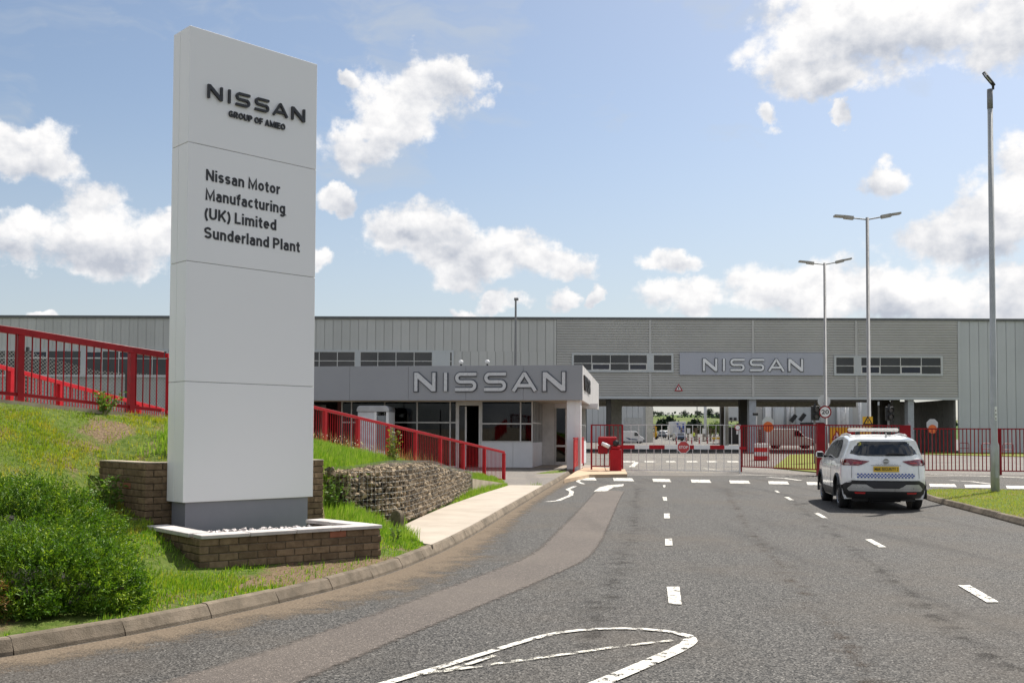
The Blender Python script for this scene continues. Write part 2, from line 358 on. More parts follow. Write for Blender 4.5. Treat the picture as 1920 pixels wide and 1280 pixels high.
def link(name, me, m, parent=None, smooth=False):
    if m is not None:
        me.materials.clear()
        for q in (m if isinstance(m, (list, tuple)) else [m]): me.materials.append(q)
    if smooth:
        me.shade_smooth()
    o = bpy.data.objects.new(name, me); COL.objects.link(o)
    if parent is not None: o.parent = parent
    return o
def tag(o, label=None, cat=None, group=None, kind=None):
    for k, v in (('label', label), ('category', cat), ('group', group), ('kind', kind)):
        if v: o[k] = v
    return o
def thing(name, loc, label, cat, group=None, rz=0.0):
    o = bpy.data.objects.new(name, None); COL.objects.link(o); o.empty_display_size = .2
    o.location = loc; o.rotation_euler = (0, 0, rz); bpy.context.view_layer.update()
    return tag(o, label, cat, group)
def world_parts(root, parts):
    """parts were modelled in world coordinates: hang them under root where they stand"""
    for p in parts:
        p.parent = root; p.matrix_parent_inverse = root_inv(root)
def root_inv(o): return (Matrix.Translation(o.location) @ Matrix.Rotation(o.rotation_euler.z, 4, 'Z')).inverted()
class Kit:
    """a thing whose parts are modelled in world coordinates"""
    def __init__(s, name, loc, label=None, cat=None, group=None, kind=None):
        s.o = thing(name, loc, label, cat, group)
        if kind: s.o['kind'] = kind
        s.inv = root_inv(s.o)
    def add(s, name, mb, m, smooth=False, bevel=0, under=None):
        p = mb.build(name, m, None, smooth, bevel) if isinstance(mb, MB) else mb
        p.parent = under if under is not None else s.o; p.matrix_parent_inverse = s.inv if under is None else Matrix.Identity(4)
        return p
    def dup(s, src, M=None):
        p = src.copy(); COL.objects.link(p); p.parent = s.o; p.matrix_parent_inverse = s.inv
        if M is not None: p.matrix_basis = M
        return p
def structure(name, mb, m, smooth=False): return tag(mb.build(name, m, None, smooth), kind='structure')
EX, EYV, EZ = Vector((1, 0, 0)), Vector((0, 1, 0)), Vector((0, 0, 1))

def stroke(mb, pts, w, O, ex, ey, n, d0, d1):
    """pen stroke of width w along 2-D points with mitred corners, pulled out into relief"""
    k = len(pts); Ls = []; Rs = []
    pts = [Vector((p[0], p[1])) for p in pts]
    for i, p in enumerate(pts):
        a = (p - pts[i - 1]).normalized() if i else (pts[1] - p).normalized()
        b = (pts[i + 1] - p).normalized() if i < k - 1 else a
        na = Vector((-a.y, a.x)); nb = Vector((-b.y, b.x)); mt = (na + nb)
        mt = mt / max(.35, mt.dot(na)) if mt.length > 1e-6 else na
        Ls.append(p + mt * (w / 2)); Rs.append(p - mt * (w / 2))
    vs = []
    for d in (d0, d1):
        for q in (Ls, Rs): vs += [Vector(O) + ex * p.x + ey * p.y + n * d for p in q]
    fs = []
    for i in range(k - 1):
        l0, l1, r0, r1 = i, i + 1, k + i, k + i + 1
        fs += [(l0, l1, r1, r0), (2 * k + r0, 2 * k + r1, 2 * k + l1, 2 * k + l0), (l0, 2 * k + l0, 2 * k + l1, l1), (r0, r1, 2 * k + r1, 2 * k + r0)]
    fs += [(0, k, 3 * k, 2 * k), (k - 1, 3 * k - 1, 4 * k - 1, 2 * k - 1)]
    mb.quadmesh(vs, fs)
def nissan_letters(h, s):
    """the six wide letters as pen paths for cap height h and stroke s (both in units of the cap height 1 times h)"""
    hs = s / 2; out = []
    def Nn(x, w): k = .30; a = s * 1.2; return [('poly', [(x, 0), (x, 1), (x + a, 1), (x + w - s, k), (x + w - s, 1), (x + w, 1), (x + w, 0), (x + w - a, 0), (x + s, 1 - k), (x + s, 0)])]
    def Ss(x, w):
        r = (1 - s) / 4; rc = hs + r; p = [(x + w, 1 - hs), (x + rc, 1 - hs)]
        p += [(x + rc + r * math.cos(a), 1 - hs - r + r * math.sin(a)) for a in np.linspace(R(105), R(255), 9)] + [(x + rc, .5), (x + w - rc, .5)]
        p += [(x + w - rc + r * math.cos(a), .5 - r + r * math.sin(a)) for a in np.linspace(R(75), R(-75), 9)] + [(x + w - rc, hs), (x, hs)]
        return [p]
    def Aa(x, w): return [[(x + hs * 1.1, 0), (x + w / 2 - hs * .25, 1 - hs), (x + w / 2 + hs * .25, 1 - hs), (x + w - hs * 1.1, 0)], [(x + w * .24, .29), (x + w * .76, .29)]]
    for f, x, w in ((Nn, 0, 1.17), (None, 1.61, .22), (Ss, 2.25, 1.16), (Ss, 3.84, 1.18), (Aa, 5.32, 1.38), (Nn, 7.0, 1.2)):
        ps = [[(x + .11, 0), (x + .11, 1)]] if f is None else f(x, w)
        out.append(ps)
    return out
def offset_poly(pl, e):
    """2-D outline (clockwise) grown by e"""
    out = []; n = len(pl)
    for i in range(n):
        a, b, c = (Vector(pl[i - 1]), Vector(pl[i]), Vector(pl[(i + 1) % n])); d0 = (b - a).normalized(); d1 = (c - b).normalized(); n0 = Vector((-d0.y, d0.x)); n1 = Vector((-d1.y, d1.x)); mt = n0 + n1; out.append(tuple(b + mt / max(.45, mt.dot(n0)) * e))
    return out
def put_nissan(kit, O, ex, ey, n, h, mface, medge=None, s=.18, depth=.05):
    for ps in nissan_letters(1.0, s):
        mb = MB(); e = MB()
        for j, q in enumerate(ps):
            if q[0] == 'poly':
                pg = [(a * h, b * h) for a, b in q[1]]; mb.prism(pg, O, ex, ey, n, .004, depth)
                if medge: e.prism(offset_poly(pg, .055 * h), O, ex, ey, n, .003, depth * .6)
                continue
            q = [(a * h, b * h) for a, b in q]
            stroke(mb, q, s * h, O, ex, ey, n, .004, depth - .003 * j)
            if medge:
                q2 = q
                stroke(e, q2, s * h + .11 * h, O, ex, ey, n, .003 + .001 * j, depth * .6 - .003 * j)
        l = kit.add('letter', mb, mface)
        if medge: kit.add('letter_edge', e, medge, under=l)
def _arc(cx, cy, rx, ry, a0, a1, n=10): return [(cx + rx * math.cos(R(a)), cy + ry * math.sin(R(a))) for a in np.linspace(a0, a1, n)]
def glyph(ch, s):
    """pen paths of one plain sans letter, cap height 1: (width, paths)"""
    h = s / 2; x = .73
    def ess(w, H_):
        ry = (H_ - s) / 4; rx = w / 2 - h; return [_arc(w / 2, H_ - h - ry, rx, ry, 22, 262, 13) + _arc(w / 2, h + ry, rx, ry, 82, -158, 13)]
    def ring(w, H_, cy=None): return [_arc(w / 2, (H_ / 2 if cy is None else cy), w / 2 - h, H_ / 2 - h, 90, 452, 24)]
    def pee(w, lo=.44): r_ = (1 - lo) / 2 - h / 2; return [[(h, 0), (h, 1)], [(h, 1 - h), (w - h - r_, 1 - h)] + _arc(w - h - r_, (1 - h + lo) / 2, r_, (1 - h - lo) / 2, 80, -80, 8) + [(w - h - r_, lo), (h, lo)]]
    def arch(x0, w, H_): r_ = w / 2 - h; return [(x0 + h, H_ * .5)] + _arc(x0 + w / 2, H_ - h - r_ * .85, r_, r_ * .85, 180, 0, 9) + [(x0 + w - h, 0)]
    g = {'N': (.74, [[(h, 0), (h, 1)], [(.74 - h, 0), (.74 - h, 1)], [(h, .94), (.74 - h, .06)]]), 'M': (.88, [[(h, 0), (h, 1 - h * .2), (.44, .16), (.88 - h, 1 - h * .2), (.88 - h, 0)]]),
         'i': (s, [[(h, 0), (h, x)], [(h, .86), (h, 1.01)]]), 'I': (s, [[(h, 0), (h, 1)]]), 'l': (s, [[(h, 0), (h, 1.01)]]), 's': (.52, ess(.52, x)), 'S': (.68, ess(.68, 1)),
         'n': (.56, [[(h, 0), (h, x)], arch(0, .56, x)]), 'm': (.88, [[(h, 0), (h, x)], arch(0, .88 / 2 + h, x), arch(.88 / 2 - h, .88 / 2 + h, x)]),
         'u': (.56, [[(.56 - h, 0), (.56 - h, x)], [(.56 - a, x - b) for a, b in arch(0, .56, x)]]), 'o': (.58, ring(.58, x)), 'O': (.80, ring(.80, 1)),
         'c': (.52, [_arc(.29, x / 2, .29 - h, x / 2 - h, 48, 312, 18)]), 'e': (.56, [[(h * 1.2, x / 2 + .01), (.56 - h, x / 2 + .01)] + _arc(.28, x / 2, .28 - h, x / 2 - h, 8, 318, 18)]),
         'a': (.54, [[(.54 - h, 0), (.54 - h, x * .62)] + _arc(.27, x - h - .17, .27 - h, .17, 0, 158, 10), [(.54 - h, .42), (.26, .42)] + _arc(.24, .235, .24 - h, .185 - h * .2, 90, 270, 8) + [(.34, .065), (.54 - h, .16)]]),
         'd': (.58, ring(.58, x) + [[(.58 - h, 0), (.58 - h, 1.01)]]), 'g': (.58, ring(.58, x) + [[(.58 - h, x), (.58 - h, -.05)] + _arc(.29, -.05, .29 - h, .17, 0, -155, 8)]),
         't': (.36, [[(.17, .92), (.17, .16)] + _arc(.29, .18, .12, .11, 180, 270, 5) + [(.36, .07)], [(.0, x - h), (.35, x - h)]]), 'f': (.36, [[(.16, 0), (.16, .80)] + _arc(.29, .80, .13, .13, 180, 95, 6) + [(.36, .93)], [(0, x - h), (.35, x - h)]]),
         'r': (.36, [[(h, 0), (h, x)], [(h, .36)] + _arc(.33, .36, .33 - h, x - h - .36, 165, 82, 7)]), 'U': (.70, [[(h, 1)] + _arc(.35, .36, .35 - h, .36 - h, 180, 360, 12) + [(.70 - h, 1)]]),
         'K': (.72, [[(h, 0), (h, 1)], [(h, .30), (.66, 1)], [(.28, .55), (.66, 0)]]), 'L': (.56, [[(h, 1), (h, h), (.56, h)]]), 'E': (.58, [[(.58, 1 - h), (h, 1 - h), (h, h), (.58, h)], [(h, .51), (.54, .51)]]), 'F': (.56, [[(.56, 1 - h), (h, 1 - h), (h, 0)], [(h, .49), (.5, .49)]]),
         'P': (.66, pee(.66)), 'R': (.68, pee(.66, .46) + [[(.36, .46), (.62, 0)]]), 'A': (.76, [[(h * .9, 0), (.38 - h * .2, 1 - h), (.38 + h * .2, 1 - h), (.76 - h * .9, 0)], [(.18, .28), (.58, .28)]]),
         'G': (.78, [_arc(.40, .5, .40 - h, .5 - h, 42, 325, 20), [(.42, .46), (.78 - h, .46), (.78 - h, .06)]]), '(': (.28, [_arc(.50, .40, .42, .66, 126, 234, 12)]), ')': (.28, [_arc(-.22, .40, .42, .66, 54, -54, 12)]), ' ': (.18, [])}
    return g[ch]
def put_words(mb, txt, O, ex, ey, n, width, cap, s=.17, gap=.115, d0=.002, d1=.008):
    x = 0; paths = []
    for ch in txt:
        w, ps = glyph(ch, s); paths += [[(x + a, b) for a, b in q] for q in ps]; x += w + gap
    k = width / (x - gap); sw = s * (cap + k) / 2
    for i, q in enumerate(paths): stroke(mb, [(a * k, b * cap) for a, b in q], sw, O, ex, ey, n, d0, d1 + .0004 * (i % 4))
FONT_CACHE = {}
def text_mesh(txt, bold=0.0):
    """outline of the words as triangles, 1 unit cap height, origin bottom left"""
    k = (txt, bold)
    if k in FONT_CACHE: return FONT_CACHE[k]
    c = bpy.data.curves.new('words', 'FONT'); c.body = txt; c.size = 1; c.offset = bold; c.resolution_u = 3
    o = bpy.data.objects.new('words', c); COL.objects.link(o); dg = bpy.context.evaluated_depsgraph_get(); dg.update()
    me = bpy.data.meshes.new_from_object(o.evaluated_get(dg)); bpy.data.objects.remove(o); bpy.data.curves.remove(c)
    vs = [v.co.copy() for v in me.vertices]; fs = [tuple(p.vertices) for p in me.polygons]; bpy.data.meshes.remove(me)
    FONT_CACHE[k] = (vs, fs); return vs, fs
def put_text(mb, txt, O, ex, ey, n, width, cap, d0=.002, d1=None, bold=0.0):
    vs, fs = text_mesh(txt, bold)
    xs = [v.x for v in vs]; x0, x1 = min(xs), max(xs)
    hv, _ = text_mesh('H', bold); hy0 = min(v.y for v in hv); hh = max(v.y for v in hv) - hy0
    sx = width / (x1 - x0); sy = cap / hh
    pts = [Vector(O) + ex * ((v.x - x0) * sx) + ey * ((v.y - hy0) * sy) for v in vs]
    if d1 is None: mb.quadmesh([p + n * d0 for p in pts], fs); return
    k = len(pts); edges = {}
    for f in fs:
        for i in range(len(f)):
            a, b = f[i], f[(i + 1) % len(f)]; edges[(a, b)] = edges.get((a, b), 0) + 1
    side = [(b, a, a + k, b + k) for (a, b) in edges if (b, a) not in edges]
    mb.quadmesh([p + n * d0 for p in pts] + [p + n * d1 for p in pts], [tuple(i + k for i in f) for f in fs] + [tuple(reversed(f)) for f in fs] + side)

# ------------------------------------------------------------------ the setting: ground, road, kerbs, bank
structure('ground', MB().quadmesh([(-3000, -600, -.06), (3000, -600, -.06), (3000, 4000, -.06), (-3000, 4000, -.06)], [(0, 1, 2, 3)]), mat('field_grass', (.09, .13, .035), .95, 0, (.13, .14, .05), .05, spec=.1))
structure('road', MB().quadmesh([(-60, -30, 0), (90, -30, 0), (90, 127, 0), (-60, 127, 0)], [(0, 1, 2, 3)]), M_ROAD)
# plant yard behind the building climbs gently
structure('yard', MB().quadmesh([(-30, 127.01, 0), (90, 127.01, 0), (90, 158, .55), (-30, 158, .55), (90, 300, 2.2), (-30, 300, 2.2)], [(0, 1, 2, 3), (3, 2, 4, 5)]), M_YARD)
def yard_z(y): return 0 if y < 127 else (.55 * (y - 127) / 31 if y < 158 else .55 + 1.65 * (y - 158) / 142)

KPX = [(-560, 1290), (-330, 1272), (-170, 1254), (0, 1233), (84, 1219), (259, 1188), (403, 1158), (514, 1133), (610, 1110), (682, 1090), (742, 1071), (783, 1054), (826, 1036), (868, 1014), (910, 989), (950, 963), (1000, 932), (1036, 910), (1062, 893), (1078, 884)]
KERB = [G(x, y, 0) for x, y in KPX]
def resample(pts, step):
    out = [pts[0].copy()]; need = step; 
    for a, b in zip(pts, pts[1:]):
        d = (b - a).length; t = 0
        while d - t >= need: t += need; out.append(a.lerp(b, t / d)); need = step
        need -= d - t
    return out
def smooth_line(pts, n=3):
    for _ in range(n):
        q = [pts[0]]
        for a, b in zip(pts, pts[1:]): q += [a.lerp(b, .25), a.lerp(b, .75)]
        q.append(pts[-1]); pts = q
    return pts
KERB_S = smooth_line(KERB, 2)
def kerb_run(name, line, side, label_parent=None, step=.915, top=.125, w=.135, batter=.06):
    root = Kit(name, (0, 0, 0), kind="structure")
    k = root.o
    pts = resample(line, step); rn = random.Random(3)
    for i, (a, b) in enumerate(zip(pts, pts[1:])):
        d = (b - a).normalized(); nn = Vector((-d.y, d.x, 0)) * side
        g = .006; a2 = a + d * g; b2 = b - d * g; dz = rn.uniform(-.004, .006); t = top + dz
        prof = [(0, -.05), (.012, .03), (batter, t - .012), (batter + .02, t), (w, t), (w, -.05)]
        mb = MB(); vs = []
        for q in (a2, b2): vs += [q + nn * (px + rn.uniform(-.003, .003) * 0) + EZ * pz for px, pz in prof]
        n = len(prof); mb.quadmesh(vs, [tuple(range(n)), tuple(range(n, 2 * n))[::-1]] + [(j, (j + 1) % n, n + (j + 1) % n, n + j) for j in range(n)])
        mb.build('kerb_stone', M_KERB, k)
    return k
kerb_run('kerb', KERB_S, 1)
# verge island on the far side of the carriageway
VFRONT = [G(1920 + 900, 1230, 0), G(1920 + 330, 1076, 0), G(1920, 987, 0), G(1830, 962, 0), G(1737, 938, 0)]
VLINE = smooth_line(VFRONT + [G(1722, 929, 0), G(1735, 924, 0), G(1790, 922.5, 0), G(1920, 926, 0), G(2500, 942, 0)], 2)
kerb_run('verge_kerb', [v.copy() for v in VLINE], -1)

# height of the planted bank left of the carriageway
FA_L = [Vector((-9.6, 11.6, 2.32)), Vector((-7.28, 14.7, 2.10)), Vector((-6.2, 16.2, 1.96)), Vector((-5.86, 16.62, 1.92))]
def fA(t): return Vector((-.27 - .63 * t, 34.0 - 1.3 * t, .171 * t))
CTRL = [(*k.xy, .10) for k in KERB] + [(p.x, p.y, p.z) for p in FA_L] + [(-8.5, 13.1, 2.2), (-12, 8.5, 2.4)] + [(*fA(t).xy, fA(t).z - .02) for t in (0, 1, 2, 3, 4, 5, 6, 7, 7.4)]
CTRL += [(-1.6, 12.2, .13), (-2.4, 11.5, .13), (-3.3, 10.75, .16), (-3.9, 11.3, .36), (-4.35, 11.95, .52), (-4.9, 12.6, .62), (-5.2, 13.2, .86), (-5.75, 13.9, 1.25), (-6.2, 13.3, 1.38), (-6.9, 12, 1.38), (-7.5, 10.5, 1.2), (-6, 11, .95), (-5, 10.2, .45), (-4.2, 10.2, .24), (-3.3, 9.6, .15), (-6.5, 9, .6), (-5.2, 9, .3),
         (-4.2, 13.9, 1.2), (-3.3, 14.7, 1.18), (-2.9, 15.6, .95), (-4.6, 16.5, 1.55), (-4.4, 20, 1.45), (-2.35, 14.6, .40), (-1.9, 13.4, .22), (-2.5, 15.5, .42), (-2.2, 15.2, .28), (-1.6, 14.4, .14), (-3.3, 16.6, 1.0), (-2.9, 18, 1.0), (-2.7, 20.5, .98), (-2.3, 24, .75), (-1.8, 26.6, .42), (-1.6, 27.6, .3), (-.9, 26.5, .1), (-1.4, 19, .1), (-1.7, 16.6, .1), (-.6, 30, .1), (0, 33, .1), (-9, 7.5, .9), (-12, 6, 1.2)]
_C = np.array(CTRL)
def _tps(r2): return np.where(r2 > 1e-9, .5 * r2 * np.log(np.maximum(r2, 1e-12)), 0)
_n = len(_C); _A = np.zeros((_n + 3, _n + 3)); _d2 = ((_C[:, None, :2] - _C[None, :, :2]) ** 2).sum(-1)
_A[:_n, :_n] = _tps(_d2) + np.eye(_n) * .04; _A[:_n, _n] = 1; _A[:_n, _n + 1:] = _C[:, :2]; _A[_n, :_n] = 1; _A[_n + 1:, :_n] = _C[:, :2].T
_w = np.linalg.solve(_A, np.concatenate([_C[:, 2], [0, 0, 0]]))
def ZG(x, y):
    x = np.atleast_1d(np.asarray(x, float)); y = np.atleast_1d(np.asarray(y, float)); out = np.empty(len(x))
    for i in range(0, len(x), 20000):
        d2 = (x[i:i + 20000, None] - _C[None, :, 0]) ** 2 + (y[i:i + 20000, None] - _C[None, :, 1]) ** 2
        out[i:i + 20000] = _tps(d2) @ _w[:_n] + _w[_n] + _w[_n + 1] * x[i:i + 20000] + _w[_n + 2] * y[i:i + 20000]
    return np.maximum(out, .06)
def zg(x, y): return float(ZG(x, y)[0])
# bank mesh: lines run from the back of the kerb up to the foot of the red fence
KB = resample([k.copy() for k in KERB_S], .22)
def kside(i):
    a = KB[max(i - 1, 0)]; b = KB[min(i + 1, len(KB) - 1)]; d = (b - a).normalized(); return Vector((-d.y, d.x, 0))
FB = [FA_L[0], FA_L[1], FA_L[2], FA_L[3], fA(7.6)] + [fA(t) for t in (6, 5, 4, 3, 2, 1, 0)] + [Vector((.35, 36.5, .1)), Vector((.9, 39, .1))]
FBr = [Vector((*p.xy, 0)) for p in FB]
tot = sum((b - a).length for a, b in zip(FBr, FBr[1:]))
FBS = resample(FBr, tot / (len(KB) - 1) * .9999)[:len(KB)]
while len(FBS) < len(KB): FBS.append(FBr[-1].copy())
NT_ = 46; bv = []; bf = []
for i in range(len(KB)):
    a = KB[i] + kside(i) * .125
    for j in range(NT_ + 1):
        t = j / NT_; p = a.lerp(FBS[i], t); bv.append((p.x, p.y))
bv = np.array(bv); 
def inpoly(x, y, poly):
    r_ = np.zeros(len(x), bool); n = len(poly)
    for i in range(n):
        x0, y0 = poly[i][0], poly[i][1]; x1, y1 = poly[(i + 1) % n][0], poly[(i + 1) % n][1]
        c = ((y0 > y) != (y1 > y)) & (x < (x1 - x0) * (y - y0) / (y1 - y0 + 1e-12) + x0); r_ ^= c
    return r_
GABION = [Vector((-2.56, 15.75, .1)), Vector((-2.1, 16.35, .1)), Vector((-1.82, 16.95, .1)), Vector((-1.62, 18.9, .1)), Vector((-1.35, 22.0, .1)), Vector((-1.05, 26.1, .1))]
FLAT = [(p.x - .12, p.y) for p in GABION[1:]] + [(-.75, 29), (-.45, 31), (-.2, 34.3), (.2, 38), (3, 40), (3, 30), (2, 20), (0, 14.8), (-1.3, 14.9)]
PLANT = [(-3.36, 11.0), (-1.66, 12.3), (-2.45, 13.05), (-2.62, 14.3), (-2.95, 14.2), (-4.55, 12.5), (-4.3, 12.05)]
LOWG = [(-2.66, 14.2), (-2.95, 15.3), (-3.3, 16.15), (-2.62, 15.85), (-2.15, 16.4), (-1.2, 15.2), (-1.3, 12.6), (-2.45, 13.1)]
_ZG0 = ZG
def ZG(x, y):
    x = np.atleast_1d(np.asarray(x, float)); y = np.atleast_1d(np.asarray(y, float)); z = _ZG0(x, y)
    z = np.where(inpoly(x, y, FLAT), np.minimum(z, .095), z); z = np.where(inpoly(x, y, LOWG), np.minimum(z, .13 + .11 * np.maximum(y - 12.8, 0)), z); return np.where(inpoly(x, y, PLANT), np.minimum(z, .2), z)
bz = ZG(bv[:, 0], bv[:, 1]); bz = bz + (rng.random(len(bz)) - .5) * .02
for i in range(len(KB) - 1):
    for j in range(NT_): a = i * (NT_ + 1) + j; bf.append((a, a + NT_ + 1, a + NT_ + 2, a + 1))
bank = MB(); bank.v = [(x, y, z) for (x, y), z in zip(bv, bz)]; bank.f = bf
def bare_amount(x, y):
    """1 where feet and drought have worn the turf away"""
    d1 = np.abs((x + 2.0) * .61 - (y - 11.25) * .79); a = np.clip((.75 - d1) / .3, 0, 1) * np.clip((x + 2.95) / .5, 0, 1) * (y < 13.3) * (x < -.4)
    c0 = G(205, 925, .75); c1 = G(265, 830, 1.45); c2 = G(60, 850, 1.3)
    a = np.maximum(a, np.clip(1.4 - np.hypot(x - c0.x, (y - c0.y) * .7) / .32, 0, 1)); a = np.maximum(a, np.clip(1.4 - np.hypot((x - c1.x) * .6, y - c1.y) / .5, 0, 1)); a = np.maximum(a, .7 * np.clip(1.4 - np.hypot((x - c2.x) * .5, y - c2.y) / .4, 0, 1))
    return np.maximum(a, inpoly(x, y, [(-1.3, 13.6), (-.7, 13.0), (0, 15.2), (-.6, 15.3), (-1.1, 14.7)]) * 1.0)
bo = structure('bank', bank, M_SOIL, True)
ba_ = bo.data.attributes.new('bare', 'FLOAT', 'POINT'); ba_.data.foreach_set('value', bare_amount(bv[:, 0], bv[:, 1]).astype(np.float32))

KIN = [KB[i] + kside(i) * .085 for i in range(len(KB))]
FEND = G(1028, 909, .135).y; FNEAR = G(822, 1022, .135).y
FOOT = [G(x, y, .135) for x, y in [(757, 984), (790, 968), (840, 947), (900, 926), (955, 909)]] + [p for p in reversed(KIN) if FNEAR + .05 < p.y < FEND] + [G(x, y, .135) for x, y in [(812, 1021), (795, 1018), (772, 1005), (759, 993)]]
mb = MB(); n = len(FOOT); mb.v = [(p.x, p.y, .135) for p in FOOT] + [(p.x, p.y, .02) for p in FOOT]; mb.f = [tuple(range(n))] + [(i, (i + 1) % n, n + (i + 1) % n, n + i) for i in range(n)]
structure('footpath', mb, M_CONC)
AP = [G(950, 910, .131)] + [p for p in KIN if p.y >= FEND] + [G(x, y, .131) for x, y in [(1075, 870), (1040, 862), (860, 862), (880, 885)]]
mb = MB(); n = len(AP); mb.v = [(p.x, p.y, .13) for p in AP] + [(p.x, p.y, .0) for p in AP]; mb.f = [tuple(range(n))] + [(i, (i + 1) % n, n + (i + 1) % n, n + i) for i in range(n)]
structure('entrance_pavement', mb, m_asphalt('apron_tarmac', (.14, .125, .11), (.22, .20, .18), (.24, .2, .16), 70, .5))
# verge island turf base
mb = MB(); vi = []
for i, p in enumerate(VLINE):
    a = VLINE[max(i - 1, 0)]; b = VLINE[min(i + 1, len(VLINE) - 1)]; d = (b - a).normalized(); q = p + Vector((d.y, -d.x, 0)) * .13; vi.append((q.x, q.y, .115))
vi.append((60, 24, .115)); mb.v = vi; mb.f = [tuple(range(len(vi)))]
structure('verge', mb, M_SOIL)

# repair strip and painted lines, each a thin sheet above the one below
L1, L2 = .006, .011
PL = [(200, 1310), (500, 1222), (600, 1187), (767, 1129), (900, 1079), (1000, 1042), (1040, 1002), (1083, 960), (1113, 926), (1122, 917)]
PR = [(480, 1310), (600, 1258), (787, 1179), (954, 1112), (1042, 1075), (1113, 1041), (1143, 978), (1161, 935), (1170, 921)]
rp = random.Random(5)
def wob(pts, z, amp=.03, step=.25):
    q = resample([G(x, y, z) for x, y in pts], step); return [p + Vector((rp.uniform(-amp, amp), rp.uniform(-amp, amp), 0)) for p in q]
a = [G(x, y, L1) for x, y in PL]; b = [G(x, y, L1) for x, y in PR]
def even(pts, n):
    L_ = [0]
    for p, q in zip(pts, pts[1:]): L_.append(L_[-1] + (q - p).length)
    out = []
    for k in range(n):
        s = L_[-1] * k / (n - 1); i = max(j for j in range(len(pts) - 1) if L_[j] <= s + 1e-9); out.append(pts[i].lerp(pts[i + 1], (s - L_[i]) / (L_[i + 1] - L_[i])))
    return out
a = even(smooth_line(a, 2), 70); b = even(smooth_line(b, 2), 70); mb = MB(); fv = []
for p, q in zip(a, b):
    d = (q - p).normalized()
    for r_, f_ in ((p - d * .14, 0), (p + d * .14, 1), (q - d * .10, 1), (q + d * .10, 0)): mb.v.append(tuple(r_)); fv.append(float(f_))
mb.f = [(i * 4 + j, i * 4 + j + 1, i * 4 + j + 5, i * 4 + j + 4) for i in range(69) for j in range(3)]
o = structure('road_repair', mb, M_PATCH); fa_ = o.data.attributes.new('fade', 'FLOAT', 'POINT'); fa_.data.foreach_set('value', fv)
# sandy grit gathered along the kerb
gd = MB()
for i in range(len(KB)):
    a = KB[i] - kside(i) * .01; w = .75 + .2 * math.sin(i * .05) + (.3 if 9.5 < KB[i].y < 14 else 0); gd.v += [(a.x, a.y, .0025), ((a - kside(i) * w).x, (a - kside(i) * w).y, .0025)]
gd.f = [(2 * i, 2 * i + 1, 2 * i + 3, 2 * i + 2) for i in range(len(KB) - 1)]
go_ = structure('gutter_grit', gd, m_grit('grit_sand', (.235, .185, .135)))
fa_ = go_.data.attributes.new('fade', 'FLOAT', 'POINT'); fa_.data.foreach_set('value', [1.0 if i % 2 == 0 else 0.0 for i in range(len(go_.data.vertices))])
def stain(px, w, col):
    pts = resample([G(x, y, .0032) for x, y in px], .3); mb = MB(); fv = []
    for i, p in enumerate(pts):
        a = pts[max(i - 1, 0)]; b = pts[min(i + 1, len(pts) - 1)]; d = (b - a).normalized(); nn = Vector((-d.y, d.x, 0)) * w * (.6 + .5 * abs(math.sin(i * .37)))
        for k_, f_ in ((-1, 0.), (0, .40), (1, 0.)): mb.v.append(tuple(p + nn * k_)); fv.append(f_)
    mb.f = [(i * 3 + j, i * 3 + j + 1, i * 3 + j + 4, i * 3 + j + 3) for i in range(len(pts) - 1) for j in range(2)]
    o = structure('road_stain', mb, m_grit('stain_' + str(len(bpy.data.materials)), col)); at = o.data.attributes.new('fade', 'FLOAT', 'POINT'); at.data.foreach_set('value', fv)
stain([(1360, 915), (1400, 985), (1470, 1070), (1560, 1180), (1650, 1300)], .42, (.10, .075, .056)); stain([(1195, 915), (1185, 1000), (1150, 1100), (1090, 1230)], .5, (.06, .056, .052)); stain([(1470, 925), (1560, 1000), (1720, 1120), (1900, 1260)], .5, (.06, .056, .052))
structure('plant_road', MB().quadmesh([(-4, 41.2, .0015), (70, 41.2, .0015), (70, 126.9, .0015), (-4, 126.9, .0015)], [(0, 1, 2, 3)]), m_asphalt('plant_road_asphalt', (.09, .084, .077), (.22, .205, .185), (.22, .19, .15), 48, .6))  # worn pale, and brightness of the grazing view put into the colour
def ground_quad(px, z=L2): return [G(x, y, z) for x, y in px]
def mark(name, px, m=None, z=L2):
    mb = MB(); mb.v = [tuple(p) for p in ground_quad(px, z)]; mb.f = [tuple(range(len(px)))]; return structure(name, mb, m or M_PAINT)
def strip(name, px, w, m=None, z=L2, sm=1):
    pts = smooth_line([G(x, y, z) for x, y in px], sm) if sm else [G(x, y, z) for x, y in px]
    mb = MB(); Ls = []; Rs = []
    for i, p in enumerate(pts):
        a = pts[max(i - 1, 0)]; b = pts[min(i + 1, len(pts) - 1)]; d = (b - a).normalized(); nn = Vector((-d.y, d.x, 0)) * (w[min(i * len(w) // len(pts), len(w) - 1)] if isinstance(w, list) else w) / 2
        Ls.append(p + nn); Rs.append(p - nn)
    k = len(pts); mb.v = [tuple(p) for p in Ls + Rs]; mb.f = [(i, i + 1, k + i + 1, k + i) for i in range(k - 1)]
    return structure(name, mb, m or M_PAINT)
for q in ([(1243, 909), (1248, 909), (1247, 913), (1244, 913)], [(1242, 931), (1250, 931), (1251, 938), (1244, 938)], [(1245, 962), (1256, 962), (1256, 971), (1245, 971)], [(1247, 1009), (1260, 1009), (1261, 1022), (1247, 1022)], [(1250, 1099), (1274, 1099), (1278, 1132), (1254, 1131)],
          [(1470, 931), (1478, 931), (1489, 937), (1481, 937)], [(1526, 961), (1536, 961), (1552, 971), (1543, 971)], [(1621, 1010), (1634, 1010), (1662, 1025), (1648, 1025)], [(1796, 1096), (1818, 1096), (1874, 1128), (1850, 1128)], [(1452, 919), (1457, 919), (1463, 923), (1457, 923)]):
    mark('lane_dash', q)
